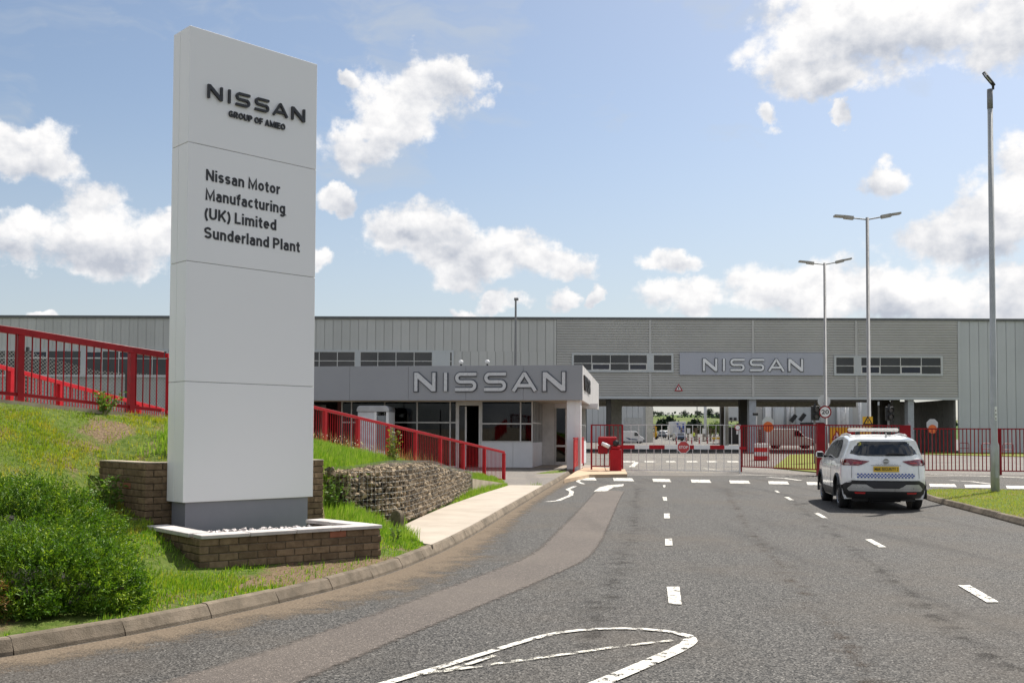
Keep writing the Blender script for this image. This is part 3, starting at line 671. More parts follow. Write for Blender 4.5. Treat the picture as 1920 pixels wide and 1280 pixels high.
for x0, x1, y in [(1085, 1117, 897), (1149, 1187, 898.5), (1223, 1257, 900), (1295, 1332, 901.5), (1367, 1405, 903), (1440, 1478, 904.5), (1512, 1550, 906), (1742, 1792, 909.5), (1808, 1860, 911), (1886, 1940, 913)]:
    mark('give_way_dash', [(x0, y - 3), (x1 - 2, y - 2.5), (x1 + 2, y + 3), (x0 + 2, y + 2.5)])
for x0, x1 in [(1168, 1190), (1208, 1228), (1248, 1266), (1287, 1307), (1325, 1344), (1363, 1384)]:
    mark('give_way_dash', [(x0, 864), (x1, 864), (x1 + 1, 866), (x0 + 1, 866)])
strip('stop_line', [(1165, 856), (1280, 856.5), (1390, 857)], .18, M_PAINTW, sm=0)
strip('gate_track', [(1215, 884), (1290, 884.5), (1352, 884)], .16, M_YEL, sm=0)
strip('gate_track', [(1268, 878), (1320, 877.5), (1345, 881)], .2, M_PAINTW, sm=0)
strip('gate_track', [(1165, 887), (1390, 888)], .06, mat('steel_rail', (.25, .22, .18), .5, .6), sm=0)
strip('edge_line', [(1184, 875), (1194, 866)], .3)
strip('edge_line', [(1395, 879), (1460, 880.5), (1520, 882)], .25, M_PAINTW, sm=0)
strip('edge_line', [(1780, 900), (1820, 902), (1860, 907)], .2, M_PAINT, sm=0)
strip('edge_line', [(1440, 894), (1470, 896), (1500, 900)], .22, M_PAINT, sm=0)
strip('edge_line', [(1392, 888.5), (1440, 891), (1540, 894)], .12, M_PAINTW, sm=0)
strip('edge_line', [(1745, 889), (1850, 892), (1940, 896)], .5, M_PAINTW, sm=0)
mark('turn_arrow', [(1113, 921), (1124, 913), (1140, 909), (1170, 907), (1168, 911), (1150, 913), (1138, 920)])
strip('zigzag_line', [(1025, 940), (1046, 938), (1070, 928), (1072, 921), (1064, 917), (1078, 911)], .13, M_PAINT, sm=0)
strip('zigzag_line', [(1094, 907), (1083, 902), (1090, 897)], .13, M_PAINT, sm=0)
strip('nose_line', [(640, 1305), (720, 1280), (800, 1257), (900, 1226), (1000, 1195), (1060, 1182), (1150, 1176), (1230, 1179), (1285, 1188), (1297, 1197), (1285, 1210), (1200, 1248), (1120, 1281), (1050, 1310)], [.09, .08, .07, .07, .07, .07, .08, .10, .12, .13, .13, .13])
strip('nose_hatch', [(830, 1257), (930, 1243), (1060, 1225), (1150, 1212), (1225, 1203), (1262, 1199)], .055, M_PAINTW)
strip('nose_hatch', [(790, 1262), (860, 1250), (930, 1226)], .05, M_PAINTW, z=L2 + .003)

# hills beyond the plant, a distant tree belt on them
hm = MB(); nx, ny = 60, 26
def hill_z(x, y):
    t = (y - 330) / 700
    return -1 + 20 * max(0, t) ** .9 + 3.2 * math.sin(x * .006 + 1) * min(1, max(0, t) * 2) + 2 * math.sin(x * .017 + y * .01)
for j in range(ny):
    for i in range(nx):
        x = -500 + 1600 * i / (nx - 1); y = 330 + 700 * j / (ny - 1); hm.v.append((x, y, hill_z(x, y) if j else -1))
hm.f = [(j * nx + i, j * nx + i + 1, (j + 1) * nx + i + 1, (j + 1) * nx + i) for j in range(ny - 1) for i in range(nx - 1)]
t = NT('hill_fields'); v = t.pos.outputs['Position']; sx = t.n('ShaderNodeSeparateColor'); mp = t.n('ShaderNodeMapping'); mp.inputs['Scale'].default_value = (.006, .010, 0); t.l(v, mp.inputs[0]); t.l(t.voro(mp.outputs[0], 1.0), sx.inputs[0])
t.base(t.mix(t.ramp(t.noise(v, .05, 4), .3, .7, 0, .4), t.mix(sx.outputs[0], (.07, .13, .035), (.15, .16, .07)), (.05, .09, .025))); t.set(Roughness=1.0, Specular_IOR_Level=.05)
structure('hills', hm, t.mat, True)

# ------------------------------------------------------------------ totem sign
TL = Vector((-4.05, 12.3, 0)); TR = Vector((-2.71, 13.61, 0)); tex = (TR - TL).normalized(); tn = Vector((tex.y, -tex.x, 0)); TW = (TR - TL).length; TD = .44
tt = Kit('totem_sign', (TL + TR) / 2 + EZ * .4 - tn * .2, 'tall white slab sign with black company lettering standing in a brick planter', 'sign')
TZ = [.80, 2.30, 3.80, 5.29, 6.76]
for i in range(4):
    mb = MB(); z0 = TZ[i] + .003; z1 = TZ[i + 1] - (.003 if i < 3 else 0)
    for d0, d1 in ((0, -TD * .58), (-TD * .58 - .006, -TD)):
        vs = [TL + tex * s + tn * d + EZ * z for z in (z0, z1) for d in (d0, d1) for s in (0, TW)]
        mb.quadmesh(vs, [(0, 2, 3, 1), (4, 5, 7, 6), (0, 1, 5, 4), (2, 6, 7, 3), (0, 4, 6, 2), (1, 3, 7, 5)])
    tt.add('panel', mb, M_TOTEM, bevel=.003)
mb = MB(); vs = [TL + tex * s + tn * d + EZ * z for z in (.82, 6.7) for d in (-.02, -TD + .02) for s in (.02, TW - .02)]
mb.quadmesh(vs, [(0, 2, 3, 1), (4, 5, 7, 6), (0, 1, 5, 4), (2, 6, 7, 3), (0, 4, 6, 2), (1, 3, 7, 5)]); tt.add('core', mb, M_BLK)
mb = MB(); vs = [TL + tex * s + tn * d + EZ * z for z in (.30, .802) for d in (-.035, -TD + .04) for s in (.05, TW - .06)]
mb.quadmesh(vs, [(0, 2, 3, 1), (4, 5, 7, 6), (0, 1, 5, 4), (2, 6, 7, 3), (0, 4, 6, 2), (1, 3, 7, 5)]); tt.add('plinth', mb, M_TOTEMD)
def tsz(px, py):
    h = H(px, py, TL, tn); return (h - TL).dot(tex), h.z
s0, z0 = tsz(388, 184); s1, _ = tsz(570, 231)
put_nissan(tt, TL + tex * s0 + EZ * z0, tex, EZ, tn, (s1 - s0) / 8.2, M_BLACK, None, .17, .035)
def tline(txt, xl, yl, xr, cap, bold, d1=.006, name='lettering'):
    sa, za = tsz(xl, yl); sb, _ = tsz(xr, yl); mb = MB(); put_words(mb, txt, TL + tex * sa + EZ * za, tex, EZ, tn, sb - sa, cap, bold, .11, .002, d1); return tt.add(name, mb, M_BLACK)
tline('GROUP OF AMIEO', 428, 219, 534, .082, .20, .02)
for txt, xl, yl, xr in (('Nissan Motor', 386, 338, 525), ('Manufacturing', 385, 374.5, 534.5), ('(UK) Limited', 383.5, 410, 518), ('Sunderland Plant', 382.5, 446, 562)):
    tline(txt, xl, yl, xr, .143, .185)

# ------------------------------------------------------------------ bricks
def brick_mesh(L, Hh, D):
    mb = MB().box(0, L, 0, D, 0, Hh); o = mb.build('brick', M_BRICK, None, bevel=.006); return o
BL, BH, BD, BJ = .215, .075, .1025, .010
_bp = brick_mesh(BL, BH, BD); BRICK_ME = _bp.data; bpy.data.objects.remove(_bp)
_bp = brick_mesh(BD, BH, BD); HALF_ME = _bp.data; bpy.data.objects.remove(_bp)
BR_RED = BRICK_ME.copy(); BR_RED.materials.clear(); BR_RED.materials.append(M_BRICKR)
rb = random.Random(11)
def brick_wall(kit, A, B, z0, z1, side, thick=.215, skip=None):
    """courses of single bricks laid from A to B with recessed mortar behind; side = outward normal sign"""
    A = Vector((*A[:2], 0)); B = Vector((*B[:2], 0)); d = (B - A).normalized(); L = (B - A).length; nn = Vector((-d.y, d.x, 0)) * side
    Mx = Matrix((( d.x, -nn.x, 0, 0), (d.y, -nn.y, 0, 0), (0, 0, 1, 0), (0, 0, 0, 1)))
    mb = MB(); vs = [A + d * s - nn * e + EZ * z for z in (z0, z1 - .012) for e in (.012, thick) for s in (.012, L - .012)]
    mb.quadmesh(vs, [(0, 2, 3, 1), (4, 5, 7, 6), (0, 1, 5, 4), (2, 6, 7, 3), (0, 4, 6, 2), (1, 3, 7, 5)]); kit.add('mortar', mb, M_MORT)
    rows = int(round((z1 - z0) / (BH + BJ)))
    for r_ in range(rows):
        z = z1 - (r_ + 1) * (BH + BJ) + BJ; x = 0 if r_ % 2 == 0 else -(BL + BJ) / 2
        while x < L - .03:
            a = max(x, 0); b = min(x + BL, L)
            if b - a > .04:
                o = bpy.data.objects.new('brick', BR_RED if rb.random() < .02 else BRICK_ME); COL.objects.link(o)
                p = A + d * a + EZ * (z + rb.uniform(-.002, .002)) + nn * rb.uniform(-.003, .003)
                o.parent = kit.o; o.matrix_parent_inverse = kit.inv
                o.matrix_basis = Matrix.Translation(p) @ Mx @ Matrix.Diagonal(((b - a) / BL, 1, 1, 1))
            x += BL + BJ
PFL = Vector((-3.40, 10.90, 0)); PFR = Vector((-1.60, 12.28, 0)); PBL = Vector((-4.36, 12.02, 0)); PBR = Vector((-2.52, 13.10, 0))
pl = Kit('brick_planter', (-2.9, 11.9, .1), 'low brown brick planter with pale coping at the foot of the white slab sign', 'planter')
brick_wall(pl, PFL, PFR, -.05, .50, -1)
brick_wall(pl, PFR + (PBR - PFR).normalized() * .055, PBR, -.05, .50, -1)
brick_wall(pl, PBL, PFL - (PFL - PBL).normalized() * .02, -.05, .50, -1)
def off(p, v, k): return p + v * k
def coping(kit, A, B, side, segs):
    d = (B - A).normalized(); nn = Vector((-d.y, d.x, 0)) * side; L = (B - A).length
    for i in range(segs):
        a = A + d * (L * i / segs + .004); b = A + d * (L * (i + 1) / segs - .004); mb = MB()
        vs = [p + nn * e + EZ * z for z in (.503, .548 + rb.uniform(-.003, .003)) for e in (.03, -.225) for p in (a, b)]
        mb.quadmesh(vs, [(0, 2, 3, 1), (4, 5, 7, 6), (0, 1, 5, 4), (2, 6, 7, 3), (0, 4, 6, 2), (1, 3, 7, 5)]); kit.add('coping_slab', mb, M_COPE, bevel=.006)
coping(pl, PFL, PFR, -1, 4); coping(pl, PFR + (PBR - PFR).normalized() * .24, PBR, -1, 2); coping(pl, PBL, PFL + (PBL - PFL).normalized() * .24, -1, 2)
cen = (PFL + PFR + PBL + PBR) / 4; mb = MB(); mb.v = [tuple(p.lerp(cen, .1) + EZ * .40) for p in (PFL, PFR, PBR, PBL)]; mb.f = [(0, 1, 2, 3)]; pl.add('soil_bed', mb, M_SOIL)
def rock_mesh(seed, n=11, flat=.75):
    rr = np.random.default_rng(seed); bm = bmesh.new()
    for _ in range(n):
        q = rr.normal(size=3); q /= np.linalg.norm(q); q *= rr.uniform(.38, .55); bm.verts.new((q[0], q[1], q[2] * flat))
    bmesh.ops.convex_hull(bm, input=bm.verts); 
    for v in [v for v in bm.verts if not v.link_faces]: bm.verts.remove(v)
    me = bpy.data.meshes.new('stone'); bm.to_mesh(me); bm.free(); return me
ROCKS = [rock_mesh(i) for i in range(14)]
for me in ROCKS: me.materials.append(M_STONE)
def rocks_joined(places):
    mb = MB()
    for (p, s, k) in places:
        me = ROCKS[k % 14]; E = Matrix.Translation(p) @ Matrix.Rotation(rb.uniform(0, 6.3), 4, (rb.random() - .5, rb.random() - .5, 1)) @ Matrix.Scale(s, 4)
        mb.quadmesh([E @ v.co for v in me.vertices], [tuple(q.vertices) for q in me.polygons])
    return mb
pts = []
for _ in range(1100):
    a, b = rb.random(), rb.random(); p = PFL.lerp(PFR, a).lerp(PBL.lerp(PBR, a), b).lerp(cen, .14); pts.append((p + EZ * (.425 + rb.random() * .04), rb.uniform(.035, .085), rb.randrange(14)))
o = pl.add('gravel', rocks_joined(pts), M_GRAV); o['kind'] = 'stuff'

UB = TL - tn * (TD + .02); UA = UB - tex * .27; UC = TR - tn * (TD + .02) + tex * .475
uw = Kit('brick_retaining_wall', (-3.9, 13.3, .4), 'dark brick retaining wall holding the bank behind the white slab sign', 'wall')
ULB = UA - tn * 1.45
brick_wall(uw, UA, UC, .30, 1.275, -1, .22)
brick_wall(uw, ULB, UA, .30, 1.275, -1, .22)
brick_wall(uw, UC, UC - tn * 1.2, .10, 1.275, -1, .22)
mb = MB()
for A_, B_ in ((UA, UC), (ULB, UA + tn * -.24), (UC - tn * .24, UC - tn * 1.2)):
    d = (B_ - A_).normalized(); nn = Vector((d.y, -d.x, 0)); vs = [p + nn * e + EZ * z for z in (1.277, 1.292) for e in (.004, -.22) for p in (A_, B_)]
    mb.quadmesh(vs, [(0, 2, 3, 1), (4, 5, 7, 6), (0, 1, 5, 4), (2, 6, 7, 3), (0, 4, 6, 2), (1, 3, 7, 5)])
uw.add('coping', mb, M_CONC2)

# worn marker stone at the end of the footpath
ms = G(741, 1000, .14); mb = MB(); prof = [(-.10, -.05), (.10, -.05), (.105, .25)] + [(.10 * math.cos(a), .27 + .09 * math.sin(a)) for a in np.linspace(.05, math.pi - .05, 9)] + [(-.105, .25)]
d = Vector((.85, -.5, 0)).normalized(); e = Vector((.5, .85, 0)).normalized()
mb.prism(prof, ms, d * .93, EZ, e, 0, .11); o = mb.build('marker_stone', mat('old_stone', (.17, .14, .10), .95, 0, (.09, .078, .055), 9, bump=.6, bscale=50, spec=.1), None, bevel=.012); tag(o, 'small round-topped stone post in the grass by the gabion wall', 'stone post')

# ------------------------------------------------------------------ gabion wall
GL = smooth_line(GABION, 2)
gb = Kit('gabion_wall', (-1.7, 19, .1), 'curved wall of loose brown stones in a wire cage beside the pale footpath', 'wall')
GS = resample(GL, .09); rg = random.Random(21); allst = []
def gtop(i): 
    f = i / len(GS); y = GS[i].y
    return .98 + .05 * math.sin(min(1, (y - 15.7) / 6) * math.pi) - max(0, (y - 19.5) / 6.6) * .40
gn = []
for i in range(len(GS)):
    a = GS[max(i - 1, 0)]; b = GS[min(i + 1, len(GS) - 1)]; dd = (b - a).normalized(); gn.append(Vector((dd.y, -dd.x, 0)))
for i, p in enumerate(GS):
    z = .10
    while z < gtop(i) - .06:
        s = rg.uniform(.085, .155); allst.append((p - gn[i] * rg.uniform(.03, .07) + EZ * z + Vector((0, rg.uniform(-.03, .03), 0)), s)); z += s * rg.uniform(.55, .78)
    for k in range(7): allst.append((p - gn[i] * (.1 + .11 * k + rg.uniform(-.03, .03)) + EZ * (gtop(i) - .055 + rg.uniform(-.008, .008)), rg.uniform(.08, .12)))
e0 = gn[0]; endn = (GS[0] - GS[3]).normalized()
for k in range(9):
    z = .3
    while z < gtop(0): s = rg.uniform(.09, .16); allst.append((GS[0] - e0 * (.05 + .1 * k) - endn * .04 + EZ * z, s)); z += s * .68
allst.sort(key=lambda q: (q[0] - EYE).length / q[1])
for p, s in allst[:300]:
    o = bpy.data.objects.new('stone', ROCKS[rg.randrange(14)]); COL.objects.link(o); o.parent = gb.o; o.matrix_parent_inverse = gb.inv
    o.matrix_basis = Matrix.Translation(p) @ Matrix.Rotation(rg.uniform(0, 6.3), 4, (rg.random() - .5, rg.random() - .5, rg.random())) @ Matrix.Scale(s * 1.12, 4)
# the stones farther along, tinted in a few lots
lots = [[] for _ in range(5)]
for p, s in allst[300:]: lots[rg.randrange(5)].append((p, s * 1.12, rg.randrange(14)))
for l in lots:
    o = gb.add('stones', rocks_joined(l), M_STONE); o['kind'] = 'stuff'
mb = MB(); c = [GS[i] - gn[i] * .12 for i in range(len(GS))] + [GS[i] - gn[i] * .8 for i in reversed(range(len(GS)))]; k = len(GS)
mb.v = [tuple(Vector((*c[i].xy, gtop(i if i < k else 2 * k - 1 - i) - .09))) for i in range(2 * k)] + [tuple(Vector((*q.xy, .0))) for q in c]
mb.f = [(i, i + 1, 2 * k - 2 - i, 2 * k - 1 - i) for i in range(k - 1)] + [(i, (i + 1) % (2 * k), 2 * k + (i + 1) % (2 * k), 2 * k + i) for i in range(2 * k)]
gb.add('fill', mb, mat('gabion_core', (.07, .058, .045), .95))
mb = MB()
for z in np.arange(.14, 1.1, .09):
    seg = [GS[i] + gn[i] * .03 + EZ * z for i in range(0, len(GS), 2) if z < gtop(i)]
    if len(seg) > 1: mb.tube(seg, .0016, 4, False)
for i in range(0, len(GS), 1):
    mb.beam(GS[i] + gn[i] * .032 + EZ * .08, GS[i] + gn[i] * .032 + EZ * gtop(i), .003, .003)
    if i % 2 == 0: mb.beam(GS[i] + gn[i] * .032 + EZ * (gtop(i) + .02), GS[i] - gn[i] * .8 + EZ * (gtop(i) + .02), .003, .003)
for k in range(10): mb.beam(GS[0] - e0 * (.1 * k) + endn * .03 + EZ * .3, GS[0] - e0 * (.1 * k) + endn * .03 + EZ * gtop(0), .003, .003)
for z in np.arange(.35, 1.0, .09): mb.beam(GS[0] + endn * .03 + EZ * z, GS[0] - e0 * .9 + endn * .03 + EZ * z, .003, .003)
gb.add('wire_mesh', mb, mat('gabion_wire', (.42, .42, .40), .6, .4))

# low concrete edging between gabion and fence end
mb = MB(); a = G(886, 924, .12); b = G(955, 908, .12); a2 = G(888, 898, .5)
mb.quadmesh([a, b, Vector((b.x, b.y, .14)), Vector((a.x, a.y, .50)), a + Vector((-.35, .25, 0)), b + Vector((-.35, .25, 0)), Vector((b.x - .35, b.y + .25, .14)), Vector((a.x - .35, a.y + .25, .5))], [(0, 1, 2, 3), (7, 6, 5, 4), (3, 2, 6, 7), (0, 4, 5, 1), (1, 5, 6, 2), (0, 3, 7, 4)])
tag(mb.build('concrete_ramp_edge', M_CONC2), 'wedge of weathered concrete under the low end of the red ramp railing', 'concrete edge')

# ------------------------------------------------------------------ red ramp railings
def railing(kit, pts, h, post_at, bal, mrail, rail_w=.055, rail_h=.075, post_w=.075, bal_w=.014, bot=.12, end_posts=True, mpost=None):
    """posts, top and bottom rail, and single balusters between, following the base line pts"""
    pts = [Vector(p) for p in pts]; L = [0]
    for a, b in zip(pts, pts[1:]): L.append(L[-1] + (b - a).length)
    def at(s):
        s = min(max(s, 0), L[-1])
        for i in range(len(pts) - 1):
            if s <= L[i + 1] + 1e-6: return pts[i].lerp(pts[i + 1], (s - L[i]) / (L[i + 1] - L[i])), (pts[i + 1] - pts[i]).normalized()
        return pts[-1], (pts[-1] - pts[-2]).normalized()
    for i in range(len(pts) - 1):
        d = (pts[i + 1] - pts[i]).normalized() * .02
        kit.add('top_rail', MB().beam(pts[i] + EZ * (h - rail_h / 2) - d, pts[i + 1] + EZ * (h - rail_h / 2) + d, rail_w, rail_h), mrail, bevel=.004)
        kit.add('bottom_rail', MB().beam(pts[i] + EZ * bot, pts[i + 1] + EZ * bot, .04, .05), mrail)
    for s in post_at:
        p, d = at(s); dh = Vector((d.x, d.y, 0)).normalized()
        kit.add('post', MB().beam(p + EZ * -.08, p + EZ * (h - rail_h - .002), post_w, post_w, dh), mpost or mrail)
    proto = None; s = bal / 2
    while s < L[-1]:
        if min([abs(s - q) for q in post_at] + [9]) > post_w * .7:
            p, d = at(s); k0, k1 = bot + .03, h - rail_h
            if proto is None:
                proto = kit.add('baluster', MB().box(-bal_w / 2, bal_w / 2, -bal_w / 2, bal_w / 2, k0, k1), mrail); proto.matrix_basis = Matrix.Translation(p)
            else: kit.dup(proto, Matrix.Translation(p))
        s += bal
RA = Kit('ramp_railing', FA_L[1], 'near red railing along the top of the grass bank with widely spaced bars', 'railing')
La = (FA_L[1] - FA_L[0]).length
railing(RA, FA_L, 1.10, [La - 3.72, La - 1.85, La, La + 1.85], .125, M_RED2, rail_w=.07, rail_h=.10, post_w=.09, bal_w=.016)
RB_ = Kit('ramp_railing', fA(3), 'long red railing sloping down past the gabion wall to the footpath', 'railing')
railing(RB_, [fA(0), fA(7.6)], 1.10, [i * (fA(1) - fA(0)).length for i in range(8)], .098, M_RED, post_w=.09, bal_w=.014)
RC = Kit('ramp_railing', (-8.4, 19, 1.5), 'farther red railing with closely spaced bars descending behind the bank railing', 'railing')
bp0, bp1 = Vector((-8.85, 15.6, 1.84)), Vector((-7.85, 22.4, 1.12)); Lc = (bp1 - bp0).length; k0 = 17.1 - 15.6
railing(RC, [bp0, bp1], 1.10, [1.52 + 1.44 * i for i in range(-1, 4)], .098, M_RED, post_w=.09, bal_w=.014)
RD = Kit('ramp_railing', (-5.4, 20, 1.5), 'red railing turning downhill behind the white slab sign', 'railing')
railing(RD, [FA_L[3] + Vector((.05, .1, -.02)), fA(7.65)], 1.10, [.1, 2, 4, 6, 7.6], .12, M_RED, post_w=.085)
# ramp deck between the railings and ground behind
mb = MB(); A_ = [FA_L[0], FA_L[1], FA_L[2], FA_L[3], fA(7.6), fA(4), fA(0)]; B_ = [Vector((-11, 13, 2.2)), Vector((-8.95, 15.6, 1.84)), Vector((-8.5, 18, 1.6)), Vector((-8.2, 20, 1.36)), Vector((-7.0, 26, 1.0)), Vector((-5, 30, .6)), Vector((-2.2, 35, .05))]
for i in range(len(A_)): mb.v += [tuple(A_[i] + Vector((.06, -.08, .02)) if i < 4 else A_[i] + Vector((.08, -.04, .01))), tuple(B_[i]), tuple(B_[i] + Vector((-14, 6, -.4))), tuple(A_[i] + Vector((.06, -.08, -.25)))]
for i in range(len(A_) - 1): a = i * 4; mb.f += [(a, a + 1, a + 5, a + 4), (a + 1, a + 2, a + 6, a + 5), (a + 3, a, a + 4, a + 7)]
structure('ramp', mb, M_CONC2)

# chain-link fence
CF = Kit('chain_link_fence', (-11, 26, 1.2), 'grey chain-link fence on dark posts behind the red ramp railings', 'fence')
cl = [P(-60, 640, 25.5), P(0, 649, 26), P(60, 660, 26.2), P(120, 678, 26.4), P(180, 694, 26.8), P(238, 699, 27), P(310, 703, 28), P(420, 706, 29)]
mb = MB(); step = .045
dense = resample([Vector((*p.xy, 0)) for p in cl], step); tot_ = len(dense)
acc = [0]
for a, b in zip(cl, cl[1:]): acc.append(acc[-1] + (b.xy - a.xy).length)
def topz(s):
    for i in range(len(cl) - 1):
        if s <= acc[i + 1]: return cl[i].z + (cl[i + 1].z - cl[i].z) * (s - acc[i]) / (acc[i + 1] - acc[i])
    return cl[-1].z
for i in range(tot_ - 1):
    for r_ in range(40):
        j_ = r_ if (i + r_) % 2 == 0 else r_ + 1; k_ = r_ + 1 if (i + r_) % 2 == 0 else r_
        a = dense[i] + EZ * (topz(i * step) - j_ * .05); b = dense[i + 1] + EZ * (topz((i + 1) * step) - k_ * .05); q_ = Vector((0, 0, .0045)); mb.quadmesh([a - q_, a + q_, b + q_, b - q_], [(0, 1, 2, 3)])
CF.add('wire_mesh', mb, mat('fence_wire', (.52, .53, .50), .45, .5))
for px, py in ((52, 654), (238, 699), (400, 706)):
    p = P(px, py, 27); CF.add('post', MB().beam((p.x, p.y, .6), (p.x, p.y, p.z + .05), .07, .07), M_BLK)

# ------------------------------------------------------------------ gatehouse
GR = R(-7.5); gex = Vector((math.cos(GR), math.sin(GR), 0)); gey = Vector((-math.sin(GR), math.cos(GR), 0)); gn_ = -gey
GO = P(1092, 815, 44.6); GO.z = 0           # front right corner of the roof fascia
gh = Kit('gatehouse', GO, 'single-storey gatehouse with broad grey fascia and big silver lettering', 'building')
FT = H(1091, 684, GO, gn_).z; FBt = H(1091, 750, GO, gn_).z
def gp(a, b, z): return GO + gex * a + gey * b + EZ * z      # a to the right along the front, b back from the fascia
def gx(px, b=0.0):
    h = H(px, 800, GO + gey * b, gn_); return (h - GO).dot(gex)
def gz(px, py, b=0.0): return H(px, py, GO + gey * b, gn_).z
def gbox(a0, a1, b0, b1, z0, z1, mb=None):
    mb = mb or MB(); vs = [gp(a, b, z) for z in (z0, z1) for b in (b0, b1) for a in (a0, a1)]
    return mb.quadmesh(vs, [(0, 2, 3, 1), (4, 5, 7, 6), (0, 1, 5, 4), (2, 6, 7, 3), (0, 4, 6, 2), (1, 3, 7, 5)])
WL, DP = 14.6, 16.5
edges = [-WL] + [gx(x) for x in (655, 765, 873, 981)] + [0]
for a, b in zip(edges, edges[1:]): gh.add('fascia_panel', gbox(a + .004, b - .004, 0, .12, FBt, FT), M_FASC, bevel=.004)
for i in range(3): gh.add('side_fascia_panel', gbox(-.12, 0, .125 + i * DP / 3, (i + 1) * DP / 3 - .006 + .12, FBt, FT), M_FASC_LIT)
gh.add('roof', gbox(-WL, -.13, .13, DP, FT - .3, FT - .05), M_CAP)
gh.add('ceiling', gbox(-WL + .3, -3.6, 2.05, DP - .5, FBt + .02, FBt + .045), M_DARK)  # near-black sheet added under the pale soffit to keep the room dark
gh.add('soffit', gbox(-WL, -.13, .13, DP, FBt + .05, FBt + .12), M_SOFF)
hl = gz(800, 733); cap = gz(1000, 698) - gz(1000, 734)
xl, xr = gx(777), gx(1060); put_nissan(gh, gp(xl, 0, gz(920, 733)), gex, EZ, gn_, (xr - xl) / 8.2, M_LET, M_LETD, .175, .10)
mb = MB()
for row, (txt, z0, cp, w) in enumerate((('VISITORS', .5, .42, 5.2),)): put_text(mb, txt, gp(.004, .7, FBt + z0), gey, EZ, gex, w, cp * 1.6, .0, .06, .03)
gh.add('lettering', mb, M_BLACK)
# column at the front corner
c0, c1 = gx(1063, .35), gx(1089, .35); gh.add('column', gbox(c0, c1, .3, .85, -.02, FBt + .06), M_GWALL)
gh.add('column_trim', gbox(c0 + .36, c0 + .39, .285, .298, 0, FBt), M_WHITE)
# front wall set back under the eaves
FWB = 1.9
def fx(px): return gx(px, FWB)
def fz(py): return gz(940, py, FWB)
zc, zs, zm = FBt + .05, fz(829), fz(792)
for a, b, nm in ((fx(902), fx(962), 0), (fx(962), fx(999), 1)):
    gh.add('lower_panel', gbox(a + .006, b - .006, FWB - .02, FWB + .1, .10, zs), M_GWALL)
gh.add('plinth', gbox(fx(902), fx(999), FWB, FWB + .1, -.02, .098), M_BLK)
def glazing(kit, x0, x1, z0, z1, b, bars_x=(), bars_z=(), t=.06, ww=.06):
    w = Kit.__new__(Kit); fr = MB()
    gbox(x0, x1, b - .04, b + .04, z1 - t, z1, fr); gbox(x0, x1, b - .04, b + .04, z0, z0 + t, fr)
    for x in (x0, *bars_x, x1 - ww): gbox(x, x + ww, b - .035, b + .035, z0 + t, z1 - t, fr)
    xs = [x0, *bars_x, x1 - ww]
    for i in range(len(xs) - 1):
        for z in bars_z: gbox(xs[i] + ww, xs[i + 1], b - .03, b + .03, z - t / 2, z + t / 2, fr)
    wo = kit.add('window', fr, M_FRAME)
    zz = [z0 + t, *bars_z, z1 - t]
    for i in range(len(xs) - 1):
        for j in range(len(zz) - 1): kit.add('pane', gbox(xs[i] + ww, xs[i + 1], b - .006, b + .006, zz[j] + (t / 2 if j else 0), zz[j + 1] - (t / 2 if j < len(zz) - 2 else 0)), M_GLASS, under=wo)
    return wo
glazing(gh, fx(640), fx(857), .12, zc, FWB, [fx(x) for x in (658, 720, 781, 843)], [zm])
glazing(gh, fx(902), fx(999), zs + .002, zc, FWB, [fx(975)], [gz(940, 794, FWB)])
# entrance door, one leaf standing open
gh.add('door_frame', gbox(fx(857), fx(902), FWB - .03, FWB + .06, fz(760), zc - .002), M_FRAME)
mb = MB(); gbox(fx(857) + .002, fx(861), FWB - .05, FWB + .05, .1, fz(760), mb); gbox(fx(898), fx(902) - .008, FWB - .05, FWB + .05, .1, fz(760), mb); gh.add('door_jamb', mb, M_FRAME)
d_ = gh.add('door', gbox(fx(872), fx(875), FWB - .04, FWB + .04, .1, fz(762)), M_FRAME)
gh.add('pane', gbox(fx(861), fx(872), FWB - .006, FWB + .006, .12, fz(762)), M_GLASS, under=d_)
gh.add('handle', gbox(fx(875), fx(875) + .03, FWB - .12, FWB - .05, 1.0, 1.3), M_GALV, under=d_)
# porch on the right: return wall with glazing and a second door
xb = fx(999)
def gret(a, b0, b1, z0, z1, t=.08): return gbox(a - t, a, b0, b1, z0, z1)
gh.add('lower_panel', gret(xb - .004, FWB + .1, FWB + 4.4, .1, zs), M_GWALL)
fr = MB()
for b in np.linspace(FWB + .2, FWB + 4.3, 7): gbox(xb - .07, xb - .01, b - .03, b + .03, zs, zc, fr)
gbox(xb - .068, xb - .012, FWB + .2, FWB + 4.3, zm - .03, zm + .03, fr); wo = gh.add('window', fr, M_FRAME)
gh.add('pane', gbox(xb - .045, xb - .035, FWB + .1, FWB + 4.4, zs, zc), M_GLASS, under=wo)
bl = FWB + 4.4
xd0, xd1 = gx(1036, bl), gx(1062, bl)
gh.add('door_frame', gbox(xb, c1 + .5, bl, bl + .1, gz(1050, 765, bl), zc), M_GWALL)
mb = MB(); gbox(xb, gx(1040, bl), bl - .02, bl + .08, .1, zc, mb); gh.add('door_jamb', mb, M_FRAME)
mb = MB(); z_ = gz(1050, 765, bl)
gbox(gx(1041, bl), gx(1043, bl), bl - .02, bl + .04, .12, z_, mb); gbox(gx(1060, bl), gx(1063, bl), bl - .02, bl + .04, .12, z_, mb); gbox(gx(1043, bl), gx(1060, bl), bl - .02, bl + .04, .12, .3, mb); gbox(gx(1043, bl), gx(1060, bl), bl - .02, bl + .04, 1.05, 1.15, mb)
d2 = gh.add('door', mb, M_FRAME); gh.add('pane', gbox(gx(1043, bl), gx(1060, bl), bl, bl + .01, .3, z_), M_GLASS, under=d2)
